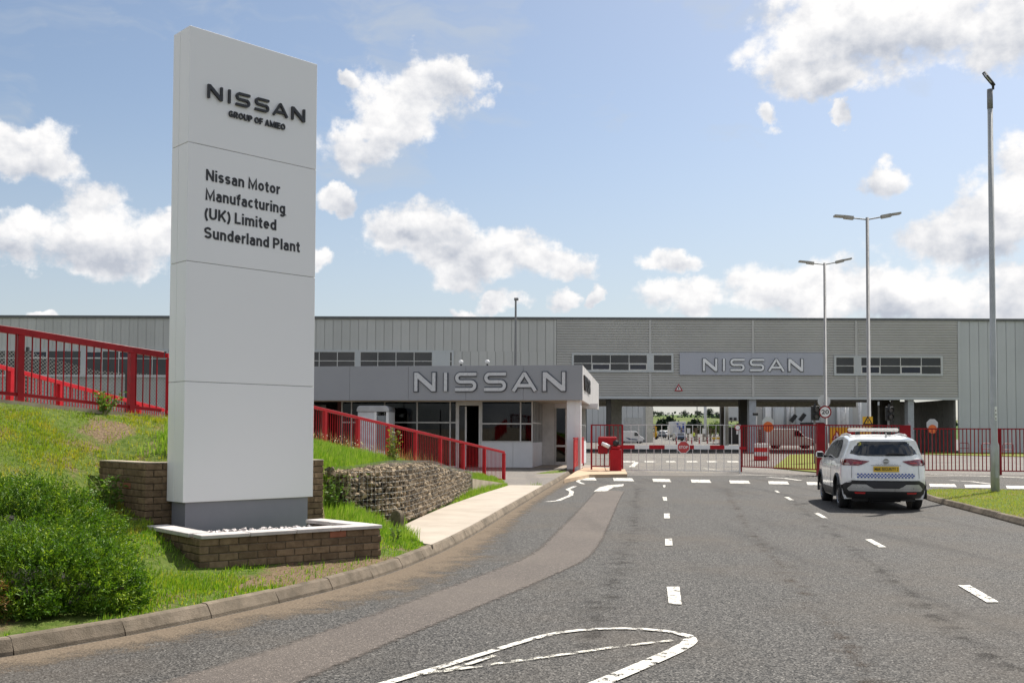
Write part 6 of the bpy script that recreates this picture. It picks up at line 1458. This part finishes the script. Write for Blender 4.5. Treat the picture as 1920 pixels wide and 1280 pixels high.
for i, (px, Y, n_, lab) in enumerate(((1320, 170, 9, 'stack of brown pallets with a white notice right of the walking person'), (1340, 172, 8, 'stack of brown pallets nearer the yellow trestle'), (1291, 176, 9, 'stack of brown pallets beside the box lorry with white notice'), (1427, 142, 9, 'stack of brown pallets behind the red and white road block'))):
    z = yard_z(Y); cx_ = X(px, Y); w_ = 1.3 if i != 3 else 1.3; k = Kit('pallet_stack', (cx_, Y, z), lab, 'pallets')
    for j in range(n_):
        mb = MB()
        for q in range(5): mb.box(cx_ - w_, cx_ + w_, Y + q * .22, Y + q * .22 + .14, z + j * .26 + .16, z + j * .26 + .20)
        for q in (-1, 0, 1): mb.box(cx_ + q * (w_ - .1) - .08, cx_ + q * (w_ - .1) + .08, Y, Y + 1.0, z + j * .26 + .0, z + j * .26 + .155)
        k.add('pallet', mb, M_TIMB)
    if i in (0, 2): k.add('notice', MB().box(cx_ - .3, cx_ + .3, Y - .03, Y - .01, z + 1.3, z + 2.2), M_WHITE)
tz = yard_z(150); k = Kit('trestle', (X(1343, 150), 150, tz), 'low yellow and red trestle barrier on the yard grass', 'trestle'); k.add('plank', MB().box(X(1335, 150), X(1350, 150), 149.98, 150.02, tz + .7, tz + 1.0), M_YELB)
for px in (1337, 1348): k.add('leg', MB().beam((X(px, 150), 149.9, tz), (X(px, 150), 150, tz + .7), .06, .06), M_RED)
for px, Y in ((1217, 175), (1307, 190), (1322, 230), (1324, 170)):
    c = P(px, 770, Y); z = yard_z(Y); k = Kit('pale_mast', (c.x, Y, z), {1217: 'tall pale mast beside the workshop corner', 1307: 'thin dark pole right of the walking person', 1322: 'thick pale mast in the middle of the yard', 1324: 'thin white pole next to the thick mast'}[px], 'mast')
    k.add('shaft', MB().tube([(c.x, Y, z - .05), (c.x, Y, z + 10)], {1217: .4, 1307: .07, 1322: .3, 1324: .1}[px], 10), M_BLK if px == 1307 else M_CLADR, True); k.add('base', MB().box(c.x - .3, c.x + .3, Y - .3, Y + .3, z - .05, z + .15), M_CONC2)
# leaning bollard camera by the big column
c = P(1417, 776, 70); k = Kit('camera_post', (c.x, 70, 0), 'small black camera on a thin post in front of the pale column', 'camera'); k.add('post', MB().tube([(c.x + .05, 70, -.02), (c.x + .05, 70, c.z)], .03, 8), M_GALV); k.add('camera', MB().box(c.x - .2, c.x + .15, 69.9, 70.1, c.z - .1, c.z + .1), M_BLK, bevel=.02)

# ------------------------------------------------------------------ vegetation
def vnoise(x, y, s, seed=0):
    """smooth value noise 0..1 on arrays"""
    r_ = np.random.default_rng(seed); T_ = r_.random((64, 64)); u = x * s; v = y * s; i = np.floor(u).astype(int); j = np.floor(v).astype(int); a = u - i; b = v - j; a = a * a * (3 - 2 * a); b = b * b * (3 - 2 * b)
    g = lambda p, q: T_[p % 64, q % 64]
    return (g(i, j) * (1 - a) + g(i + 1, j) * a) * (1 - b) + (g(i, j + 1) * (1 - a) + g(i + 1, j + 1) * a) * b
def mesh_np(name, V, Fc, m_, parent=None):
    me = bpy.data.meshes.new(name); me.vertices.add(len(V)); me.vertices.foreach_set('co', V.astype(np.float32).ravel())
    k = Fc.shape[1]; me.loops.add(Fc.size); me.loops.foreach_set('vertex_index', Fc.astype(np.int32).ravel()); me.polygons.add(len(Fc)); me.polygons.foreach_set('loop_start', np.arange(0, Fc.size, k, dtype=np.int32))
    me.update(calc_edges=True); return link(name, me, m_, parent)
def blades(x, y, z, h, w, lean, seed=1):
    r_ = np.random.default_rng(seed); n = len(x); a = r_.random(n) * 2 * np.pi; b = a + np.pi / 2 + r_.normal(0, .4, n); dx, dy = np.cos(a), np.sin(a); lx, ly = np.cos(b) * lean, np.sin(b) * lean
    B = np.stack([x, y, z - .01], 1); wv = np.stack([dx * w / 2, dy * w / 2, np.zeros(n)], 1); l1 = np.stack([lx * h * .35, ly * h * .35, h * .55], 1); l2 = np.stack([lx * h, ly * h, h * np.sqrt(np.maximum(.15, 1 - lean ** 2))], 1)
    V = np.stack([B - wv, B + wv, B + l1 + wv * .75, B + l1 - wv * .75, B + l2], 1).reshape(-1, 3); o = np.arange(n)[:, None] * 5
    return V, np.concatenate([o + np.array([[0, 1, 2]]), o + np.array([[0, 2, 3]]), o + np.array([[3, 2, 4]])])
def sample_bank(n, seed):
    r_ = np.random.default_rng(seed); ni = len(KB); A_ = np.array([(KB[i] + kside(i) * .14).xy for i in range(ni)]); B_ = np.array([p.xy for p in FBS])
    ln = np.linalg.norm(B_ - A_, axis=1); pr = ln * .22; pr = pr / pr.sum(); i = r_.choice(ni - 1, n, p=pr[:-1] / pr[:-1].sum()); f = r_.random(n)[:, None]; t_ = r_.random(n)[:, None]
    a = A_[i] * (1 - f) + A_[i + 1] * f; b = B_[i] * (1 - f) + B_[i + 1] * f; p = a * (1 - t_) + b * t_; return p[:, 0], p[:, 1], t_[:, 0]
def excluded(x, y):
    e = inpoly(x, y, [PFL - Vector((.02, .02, 0)), PFR + Vector((.03, 0, 0)), PBR, UC, UB, PBL])
    e |= inpoly(x, y, [(p.x, p.y) for p in FOOT]); e |= inpoly(x, y, [(p.x, p.y) for p in AP])
    gpoly = [(p.x + .05, p.y) for p in GS] + [((GS[i] - gn[i] * .85).x, (GS[i] - gn[i] * .85).y) for i in reversed(range(len(GS)))]
    e |= inpoly(x, y, gpoly); w_ = [ULB, UA, UC, UC - tn * 1.2, UC - tn * 1.2 - tex * .22, UC - tn * .22 - tex * .22, UA - tn * .22 + tex * .22, ULB + tex * .22]
    e |= inpoly(x, y, w_); e |= (y > 33.5)
    for cx_, cy_, ra_ in ((-4.05, 8.75, .75), (-4.55, 8.15, .9), (-4.0, 8.2, .6), (-5.5, 9.7, 1.2)): e |= ((x - cx_) ** 2 + (y - cy_) ** 2) < ra_ ** 2
    return e
def lnz(x, y, s, o): return .6 * vnoise(x, y, s, o) + .4 * vnoise(x, y, s * 2.7, o + 1)
G_LUSH = m_leaf('grass_green', [(.09, .20, .012), (.16, .32, .02), (.24, .38, .03), (.32, .40, .06)], None)
G_DRY = m_leaf('grass_dry', [(.26, .33, .015), (.38, .40, .025), (.46, .41, .06), (.48, .35, .12)], (.20, .30, .02), 1.6)
G_TALL = m_leaf('grass_tall', [(.13, .27, .02), (.20, .36, .03), (.29, .42, .05), (.38, .44, .12)], None)
x, y, t_ = sample_bank(470000, 3); ok = ~excluded(x, y)
ok &= x > -8.6
x, y, t_ = x[ok], y[ok], t_[ok]
bare = ((np.abs((x + 2.0) * .61 - (y - 11.25) * .79) < .62) & (x > -2.75) & (x < -.5) & (y < 13.2))
bare |= inpoly(x, y, [(-1.3, 13.6), (-.7, 13.0), (0, 15.2), (-.6, 15.3), (-1.1, 14.7)])
c0 = G(205, 925, .75); bare2 = ((x - c0.x) ** 2 + ((y - c0.y) * .7) ** 2) < .35 ** 2
c1 = G(265, 830, 1.45); bare2 |= (((x - c1.x) * .6) ** 2 + ((y - c1.y) * .9) ** 2) < .55 ** 2
ftop = t_ > .955
dens = lnz(x, y, 1.1, 5); rr_ = np.random.default_rng(9).random(len(x))
ba = bare_amount(x, y)
keep = rr_ < np.where(bare | (ba > .5), .12, np.where(bare2 | ftop, .16, np.clip((dens - .22) * 3.2, .12, 1)))
keep |= (y > 16) & ~bare & (ba < .5) & (rr_ < .8)
x, y, t_ = x[keep], y[keep], t_[keep]
slope_dry = (x < -4.3) & (t_ > .38) & (y < 17)
tall = (y > 14.3) & (x > -5.4)
dryw = np.where(slope_dry, .92, .14) + (lnz(x, y, .8, 31) - .5) * .9; isdry = (np.random.default_rng(4).random(len(x)) < dryw) & ~tall
def make_grass(name, sel, hmin, hmax, w, lean, m_, label, seed):
    xx, yy = x[sel], y[sel]; r_ = np.random.default_rng(seed); hh = (hmin + (hmax - hmin) * r_.random(len(xx)) ** 1.6) * (.55 + .9 * lnz(xx, yy, 1.9, seed)); V, Fc = blades(xx, yy, ZG(xx, yy), hh, w * (.7 + .6 * r_.random(len(xx))), lean * r_.random(len(xx)), seed)
    return tag(mesh_np(name, V, Fc, m_), label, 'grass', kind='stuff')
make_grass('grass', ~isdry & ~tall, .025, .085, .012, .75, G_LUSH, 'short bright green grass on the bank round the sign', 41)
make_grass('dry_grass', isdry, .03, .11, .010, .85, G_DRY, 'yellowed dry grass on the upper bank', 42)
make_grass('tall_grass', tall, .07, .24, .012, .6, G_TALL, 'tall green grass on the slope behind the gabion wall', 43)
# long seeding stems near the fence and wall
r_ = np.random.default_rng(77); ns = 420; q = r_.random(ns); fx_ = np.array([fA(3.6 + 4 * k).x for k in q]) + r_.normal(.35, .3, ns); fy_ = np.array([fA(3.6 + 4 * k).y for k in q]) + r_.normal(-.5, .5, ns)
ex_m = ~excluded(fx_, fy_); fx_, fy_ = fx_[ex_m], fy_[ex_m]; V, Fc = blades(fx_, fy_, ZG(fx_, fy_), .35 + .35 * r_.random(len(fx_)), np.full(len(fx_), .008), .55 * r_.random(len(fx_)), 5)
tag(mesh_np('seeding_grass', V, Fc, m_leaf('grass_straw', [(.30, .22, .10), (.40, .28, .15), (.34, .18, .10)])), 'long straw-coloured grass stems in front of the sloping red railing', 'grass', kind='stuff')
# verge turf
bb = [(p[0], p[1]) for p in vi]; n_ = 42000; r_ = np.random.default_rng(8); vx = 9 + r_.random(n_) * 8; vy = 14 + r_.random(n_) * 15; ok = inpoly(vx, vy, bb); vx, vy = vx[ok], vy[ok]; V, Fc = blades(vx, vy, np.full(len(vx), .115), .025 + .05 * r_.random(len(vx)), np.full(len(vx), .012), .8 * r_.random(len(vx)), 6)
tag(mesh_np('verge_grass', V, Fc, m_leaf('grass_verge', [(.22, .30, .03), (.30, .34, .05), (.40, .37, .10), (.18, .27, .03)])), 'short mown grass on the verge under the tall lamp column', 'grass', kind='stuff')
# tufts of straw, small weeds and litter at the kerb
def leaf_cloud(P_, N_, size, seed, aspect=.45, jitter=.5):
    """one pointed leaf (two triangles) per point, lying roughly along N_"""
    r_ = np.random.default_rng(seed); n = len(P_); d = N_ + r_.normal(0, jitter, (n, 3)); d /= np.linalg.norm(d, axis=1)[:, None]; s_ = np.cross(d, r_.normal(0, 1, (n, 3))); s_ /= np.linalg.norm(s_, axis=1)[:, None] + 1e-9; L_ = size * (.6 + .8 * r_.random(n))[:, None]; W_ = L_ * aspect / 2; u = np.cross(d, s_) * L_ * .12
    V = np.stack([P_, P_ + d * L_ * .5 + s_ * W_ + u, P_ + d * L_, P_ + d * L_ * .5 - s_ * W_ + u], 1).reshape(-1, 3); o = np.arange(n)[:, None] * 4; return V, np.concatenate([o + np.array([[0, 1, 2]]), o + np.array([[0, 2, 3]])])
SH_G = m_leaf('shrub_green', [(.05, .11, .008), (.11, .21, .012), (.22, .34, .02), (.40, .50, .045)], (.065, .15, .01), 5.0, trans=.35)
SH_B = m_leaf('shrub_browned', [(.05, .12, .012), (.12, .22, .02), (.24, .28, .04), (.28, .24, .05)], (.22, .12, .045), 2.6, trans=.3)
def shrub(name, c, rad, nspray, m_, label, seed, leaf=.034, group=None):
    r_ = np.random.default_rng(seed); base = zg(c[0], c[1]); k = Kit(name, (c[0], c[1], base), label, 'shrub', group)
    d = r_.normal(0, 1, (nspray, 3)); d[:, 2] = np.abs(d[:, 2]) * 1.0 - .25; d /= np.linalg.norm(d, axis=1)[:, None]
    # lumpy outline made of several lobes
    lob = r_.normal(0, 1, (26, 3)); lob[:, 2] = np.abs(lob[:, 2]); lob /= np.linalg.norm(lob, axis=1)[:, None]; bump = np.max(np.clip((d @ lob.T - .84) / .16, 0, 1), axis=1)
    rr = (.66 + .38 * bump) * (.86 + .2 * r_.random(nspray) ** .6); p0 = np.array([c[0], c[1], base + .02]) + d * np.array(rad) * rr[:, None]; p0[:, 2] = np.maximum(p0[:, 2], ZG(p0[:, 0], p0[:, 1]) + .05)
    ax = d * np.array([1, 1, .75]) + np.array([0, 0, .45]) + r_.normal(0, .33, (nspray, 3)); ax /= np.linalg.norm(ax, axis=1)[:, None]; nl = 16; tt_ = (np.arange(nl) / nl)[None, :, None]; L_ = (.10 + .13 * r_.random(nspray))[:, None, None]
    Pp = (p0[:, None, :] - ax[:, None, :] * .06 + ax[:, None, :] * L_ * tt_).reshape(-1, 3); sd = np.cross(ax, r_.normal(0, 1, (nspray, 3))); sd /= np.linalg.norm(sd, axis=1)[:, None]; sgn = np.where(np.arange(nl) % 2, 1., -1.)[None, :, None]
    Nn_ = (ax[:, None, :] * .75 + sd[:, None, :] * sgn * .8).repeat(1, 1).reshape(-1, 3); V, Fc = leaf_cloud(Pp, Nn_, leaf, seed + 1, .36, .22)
    o = mesh_np('foliage', V, Fc, m_); k.add('foliage', o, None)
    core = MB(); nu, nv = 18, 8; rc = np.random.default_rng(seed + 2)
    for j in range(nv + 1):
        for i in range(nu):
            a = 2 * math.pi * i / nu; e = math.pi / 2 * j / nv; f = .62 + .08 * rc.random(); core.v.append((c[0] + rad[0] * f * math.cos(a) * math.cos(e), c[1] + rad[1] * f * math.sin(a) * math.cos(e), base - .1 + (rad[2] * f + .05) * math.sin(e)))
    core.f = [(j * nu + i, j * nu + (i + 1) % nu, (j + 1) * nu + (i + 1) % nu, (j + 1) * nu + i) for j in range(nv) for i in range(nu)]; k.add('shade_core', core, mat('shrub_shade_core', (.022, .02, .012), .95))  # solid near-black dome: shade inside the foliage put into the colour
    bs = MB()
    for i in range(14):
        a = rc.random() * 6.28; q0 = Vector((c[0], c[1], base)); q1 = q0 + Vector((math.cos(a) * rad[0] * .7, math.sin(a) * rad[1] * .7, rad[2] * .25)); q2 = q0 + Vector((math.cos(a) * rad[0] * 1.0, math.sin(a) * rad[1] * 1.0, rad[2] * rc.uniform(.05, .4))); bs.tube([q0, q1, q2], [.02, .014, .006], 5)
    k.add('branches', bs, mat('bark_brown', (.12, .08, .05), .9))
shrub('evergreen_shrub', (-5.45, 9.75), (1.5, 1.15, .70), 5200, SH_G, 'dark green evergreen shrub spreading highest on the bank', 101)
shrub('evergreen_shrub', (-4.22, 8.75), (.95, .70, .54), 3800, SH_G, 'dense green evergreen shrub leaning over the near kerb', 102)
shrub('evergreen_shrub', (-4.72, 8.2), (.66, .5, .46), 2200, SH_B, 'evergreen shrub with browned dead patch by the near kerb', 103)
shrub('evergreen_shrub', (-4.45, 9.75), (.7, .65, .36), 2000, SH_G, 'low green shrub between the big shrub and the brick planter', 104)
def weed(pos, h, spread, n, m_, label, seed, leaf=.07):
    r_ = np.random.default_rng(seed); z = zg(*pos); k = Kit('weed', (pos[0], pos[1], z), label, 'weed'); st = MB(); P_ = []; N_ = []
    for i in range(n):
        a = r_.random() * 6.28; l_ = h * (.55 + .45 * r_.random()); tip = Vector((pos[0] + math.cos(a) * spread * r_.random(), pos[1] + math.sin(a) * spread * r_.random(), z + l_)); b = Vector((pos[0] + math.cos(a) * .03, pos[1] + math.sin(a) * .03, z - .02)); st.tube([b, b.lerp(tip, .5) + Vector((0, 0, .03)), tip], [.006, .005, .003], 5)
        for s_ in np.linspace(.2, 1, 16): q = b.lerp(tip, s_); P_.append(q); N_.append((math.cos(a + r_.normal(0, 1.6)), math.sin(a + r_.normal(0, 1.6)), .25))
    k.add('stems', st, mat('weed_stem', (.16, .18, .05), .8)); V, Fc = leaf_cloud(np.array([tuple(p) for p in P_]), np.array(N_), leaf, seed, .5, .3); k.add('leaves', mesh_np('leaves', V, Fc, m_), None)
WD = m_leaf('weed_green', [(.07, .16, .02), (.12, .22, .03), (.18, .26, .05)])
w1 = G(175, 785, 1.95); weed((-6.45, 15.75), .38, .34, 16, WD, 'bushy weed growing against the near railing on the bank', 5, .06)
q = H(735, 850, Vector((0, 21.5, 0)), EYV); weed((q.x, 21.5), .85, .22, 14, m_leaf('weed_olive', [(.12, .19, .03), (.20, .24, .04), (.28, .27, .06)]), 'tall upright weed in front of the sloping red railing', 6, .07)
weed((-5.1, 12.72), .42, .3, 14, WD, 'leafy weed at the shaded left side of the brick retaining wall', 7, .07); weed((-2.75, 15.65), .55, .28, 14, WD, 'leafy weed hanging at the near end of the gabion wall', 8, .06)
q = G(740, 1018, .14); weed((q.x + .02, q.y - .05), .22, .12, 6, WD, 'small weed at the foot of the marker stone', 9, .04)
q = G(495, 1055, .14); weed((q.x, q.y), .14, .12, 6, WD, 'small weed at the foot of the planter front', 10, .035)
# white flowers in the tall grass
r_ = np.random.default_rng(15); nf = 90; fx_ = -2.9 - r_.random(nf) * 1.7; fy_ = 19 + r_.random(nf) * 5; P_ = np.stack([fx_, fy_, ZG(fx_, fy_) + .22 + .15 * r_.random(nf)], 1)
V, Fc = leaf_cloud(P_, np.tile([0, 0, 1.], (nf, 1)), 0.024, 3, 1.0, .6); tag(mesh_np('white_flowers', V, Fc, m_leaf('petal_white', [(.7, .68, .6), (.75, .72, .5)])), 'small white flowers scattered in the tall grass', 'flowers', kind='stuff')

# ------------------------------------------------------------------ distant trees
TR_D = m_leaf('tree_dark', [(.010, .024, .012), (.016, .036, .017), (.028, .05, .022)], None, trans=.05); TR_L = m_leaf('tree_light', [(.05, .10, .02), (.09, .15, .03), (.14, .19, .04)], None)
def tree(px, Y, ytop, w, label, seed, m_, z=None, conifer=False, n=900, group='trees beyond the plant', leaf=None):
    r_ = np.random.default_rng(seed); c = P(px, 800, Y); z = (hill_z(c.x, Y) if Y > 330 else (yard_z(Y) if Y < 300 else -.06)) if z is None else z; zt = P(px, ytop, Y).z; h = zt - z; k = Kit('tree', (c.x, Y, z), label, 'tree', group)
    tr = MB().tube([(c.x, Y, z - .3), (c.x + .1, Y, z + h * .35), (c.x, Y, z + h * .75)], [h * .035, h * .025, h * .01], 7)
    for i in range(6): a = i * 1.05; tr.tube([(c.x, Y, z + h * (.25 + .07 * i)), (c.x + math.cos(a) * w * .3, Y + math.sin(a) * w * .3, z + h * (.4 + .07 * i))], [h * .012, h * .005], 5)
    k.add('trunk', tr, mat('bark_dark', (.06, .045, .03), .9))
    cl_ = r_.normal(0, 1, (16, 3)); cl_ /= np.linalg.norm(cl_, axis=1)[:, None]; cl_ *= r_.random((16, 1)) ** .4; pts_ = []
    for i in range(n):
        q = cl_[r_.integers(16)] * .72 + r_.normal(0, .17, 3); t2 = (q[2] + 1) / 2; wf = (1.15 - t2 * .95) if conifer else 1.0; pts_.append((c.x + q[0] * w * .5 * wf, Y + q[1] * w * .5 * wf, z + h * (.12 + .88 * np.clip(t2, 0, 1))))
    pts_ = np.array(pts_); V, Fc = leaf_cloud(pts_, r_.normal(0, 1, pts_.shape), leaf or h * .10, seed, .7, .6); k.add('crown', mesh_np('crown', V, Fc, m_), None)
for i, (px, yt, w) in enumerate(((1234, 786, 5), (1243, 780, 6), (1252, 779, 6.5), (1261, 783, 6), (1269, 788, 4.5), (1292, 789, 5), (1301, 783, 5.5), (1310, 786, 5), (1317, 790, 5))):
    tree(px, 311 + (i % 3) * 4, yt, w, 'dark conifer in the clump beyond the yard ' + ('left' if i < 5 else 'right') + ' of the box lorry', 200 + i, TR_D, conifer=True)
for i, (px, yt, w) in enumerate(((1311, 766, 8), (1329, 764, 11), (1284, 769, 7), (1236, 770, 8), (1222, 767, 9), (1347, 770, 8))):
    tree(px, 700 + i * 9, yt, w, 'leafy tree standing on the skyline of the hill', 230 + i, TR_D, n=700, group='trees on the hill')
for i, (px, yt, w) in enumerate(((1341, 788, 5), (1348, 791, 4), (1333, 795, 4))): tree(px, 240, yt, w, 'bright green leafy tree behind the pallet stacks', 250 + i, TR_L, group='green trees by the yard')
tree(612, 62, 745, 4.5, 'green tree glimpsed under the gatehouse eaves', 270, TR_L, z=0, group=None)
r_ = np.random.default_rng(33); H_ = []
for yy in (480, 640, 850):
    xs = np.linspace(40, 420, 900); H_.append(np.stack([xs + r_.normal(0, 1.5, 900), yy + .06 * xs + r_.normal(0, 3, 900), [hill_z(a, yy + .06 * a) for a in xs] + r_.random(900) * (1.2 + 2.0 * vnoise(xs, xs * 0, .03, yy))], 1))
H_ = np.concatenate(H_); V, Fc = leaf_cloud(H_, r_.normal(0, 1, H_.shape), 1.8, 8, .8, .5); tag(mesh_np('hedgerows', V, Fc, TR_D), 'dark hedgerows dividing the fields on the far hill', 'hedgerow', kind='stuff')
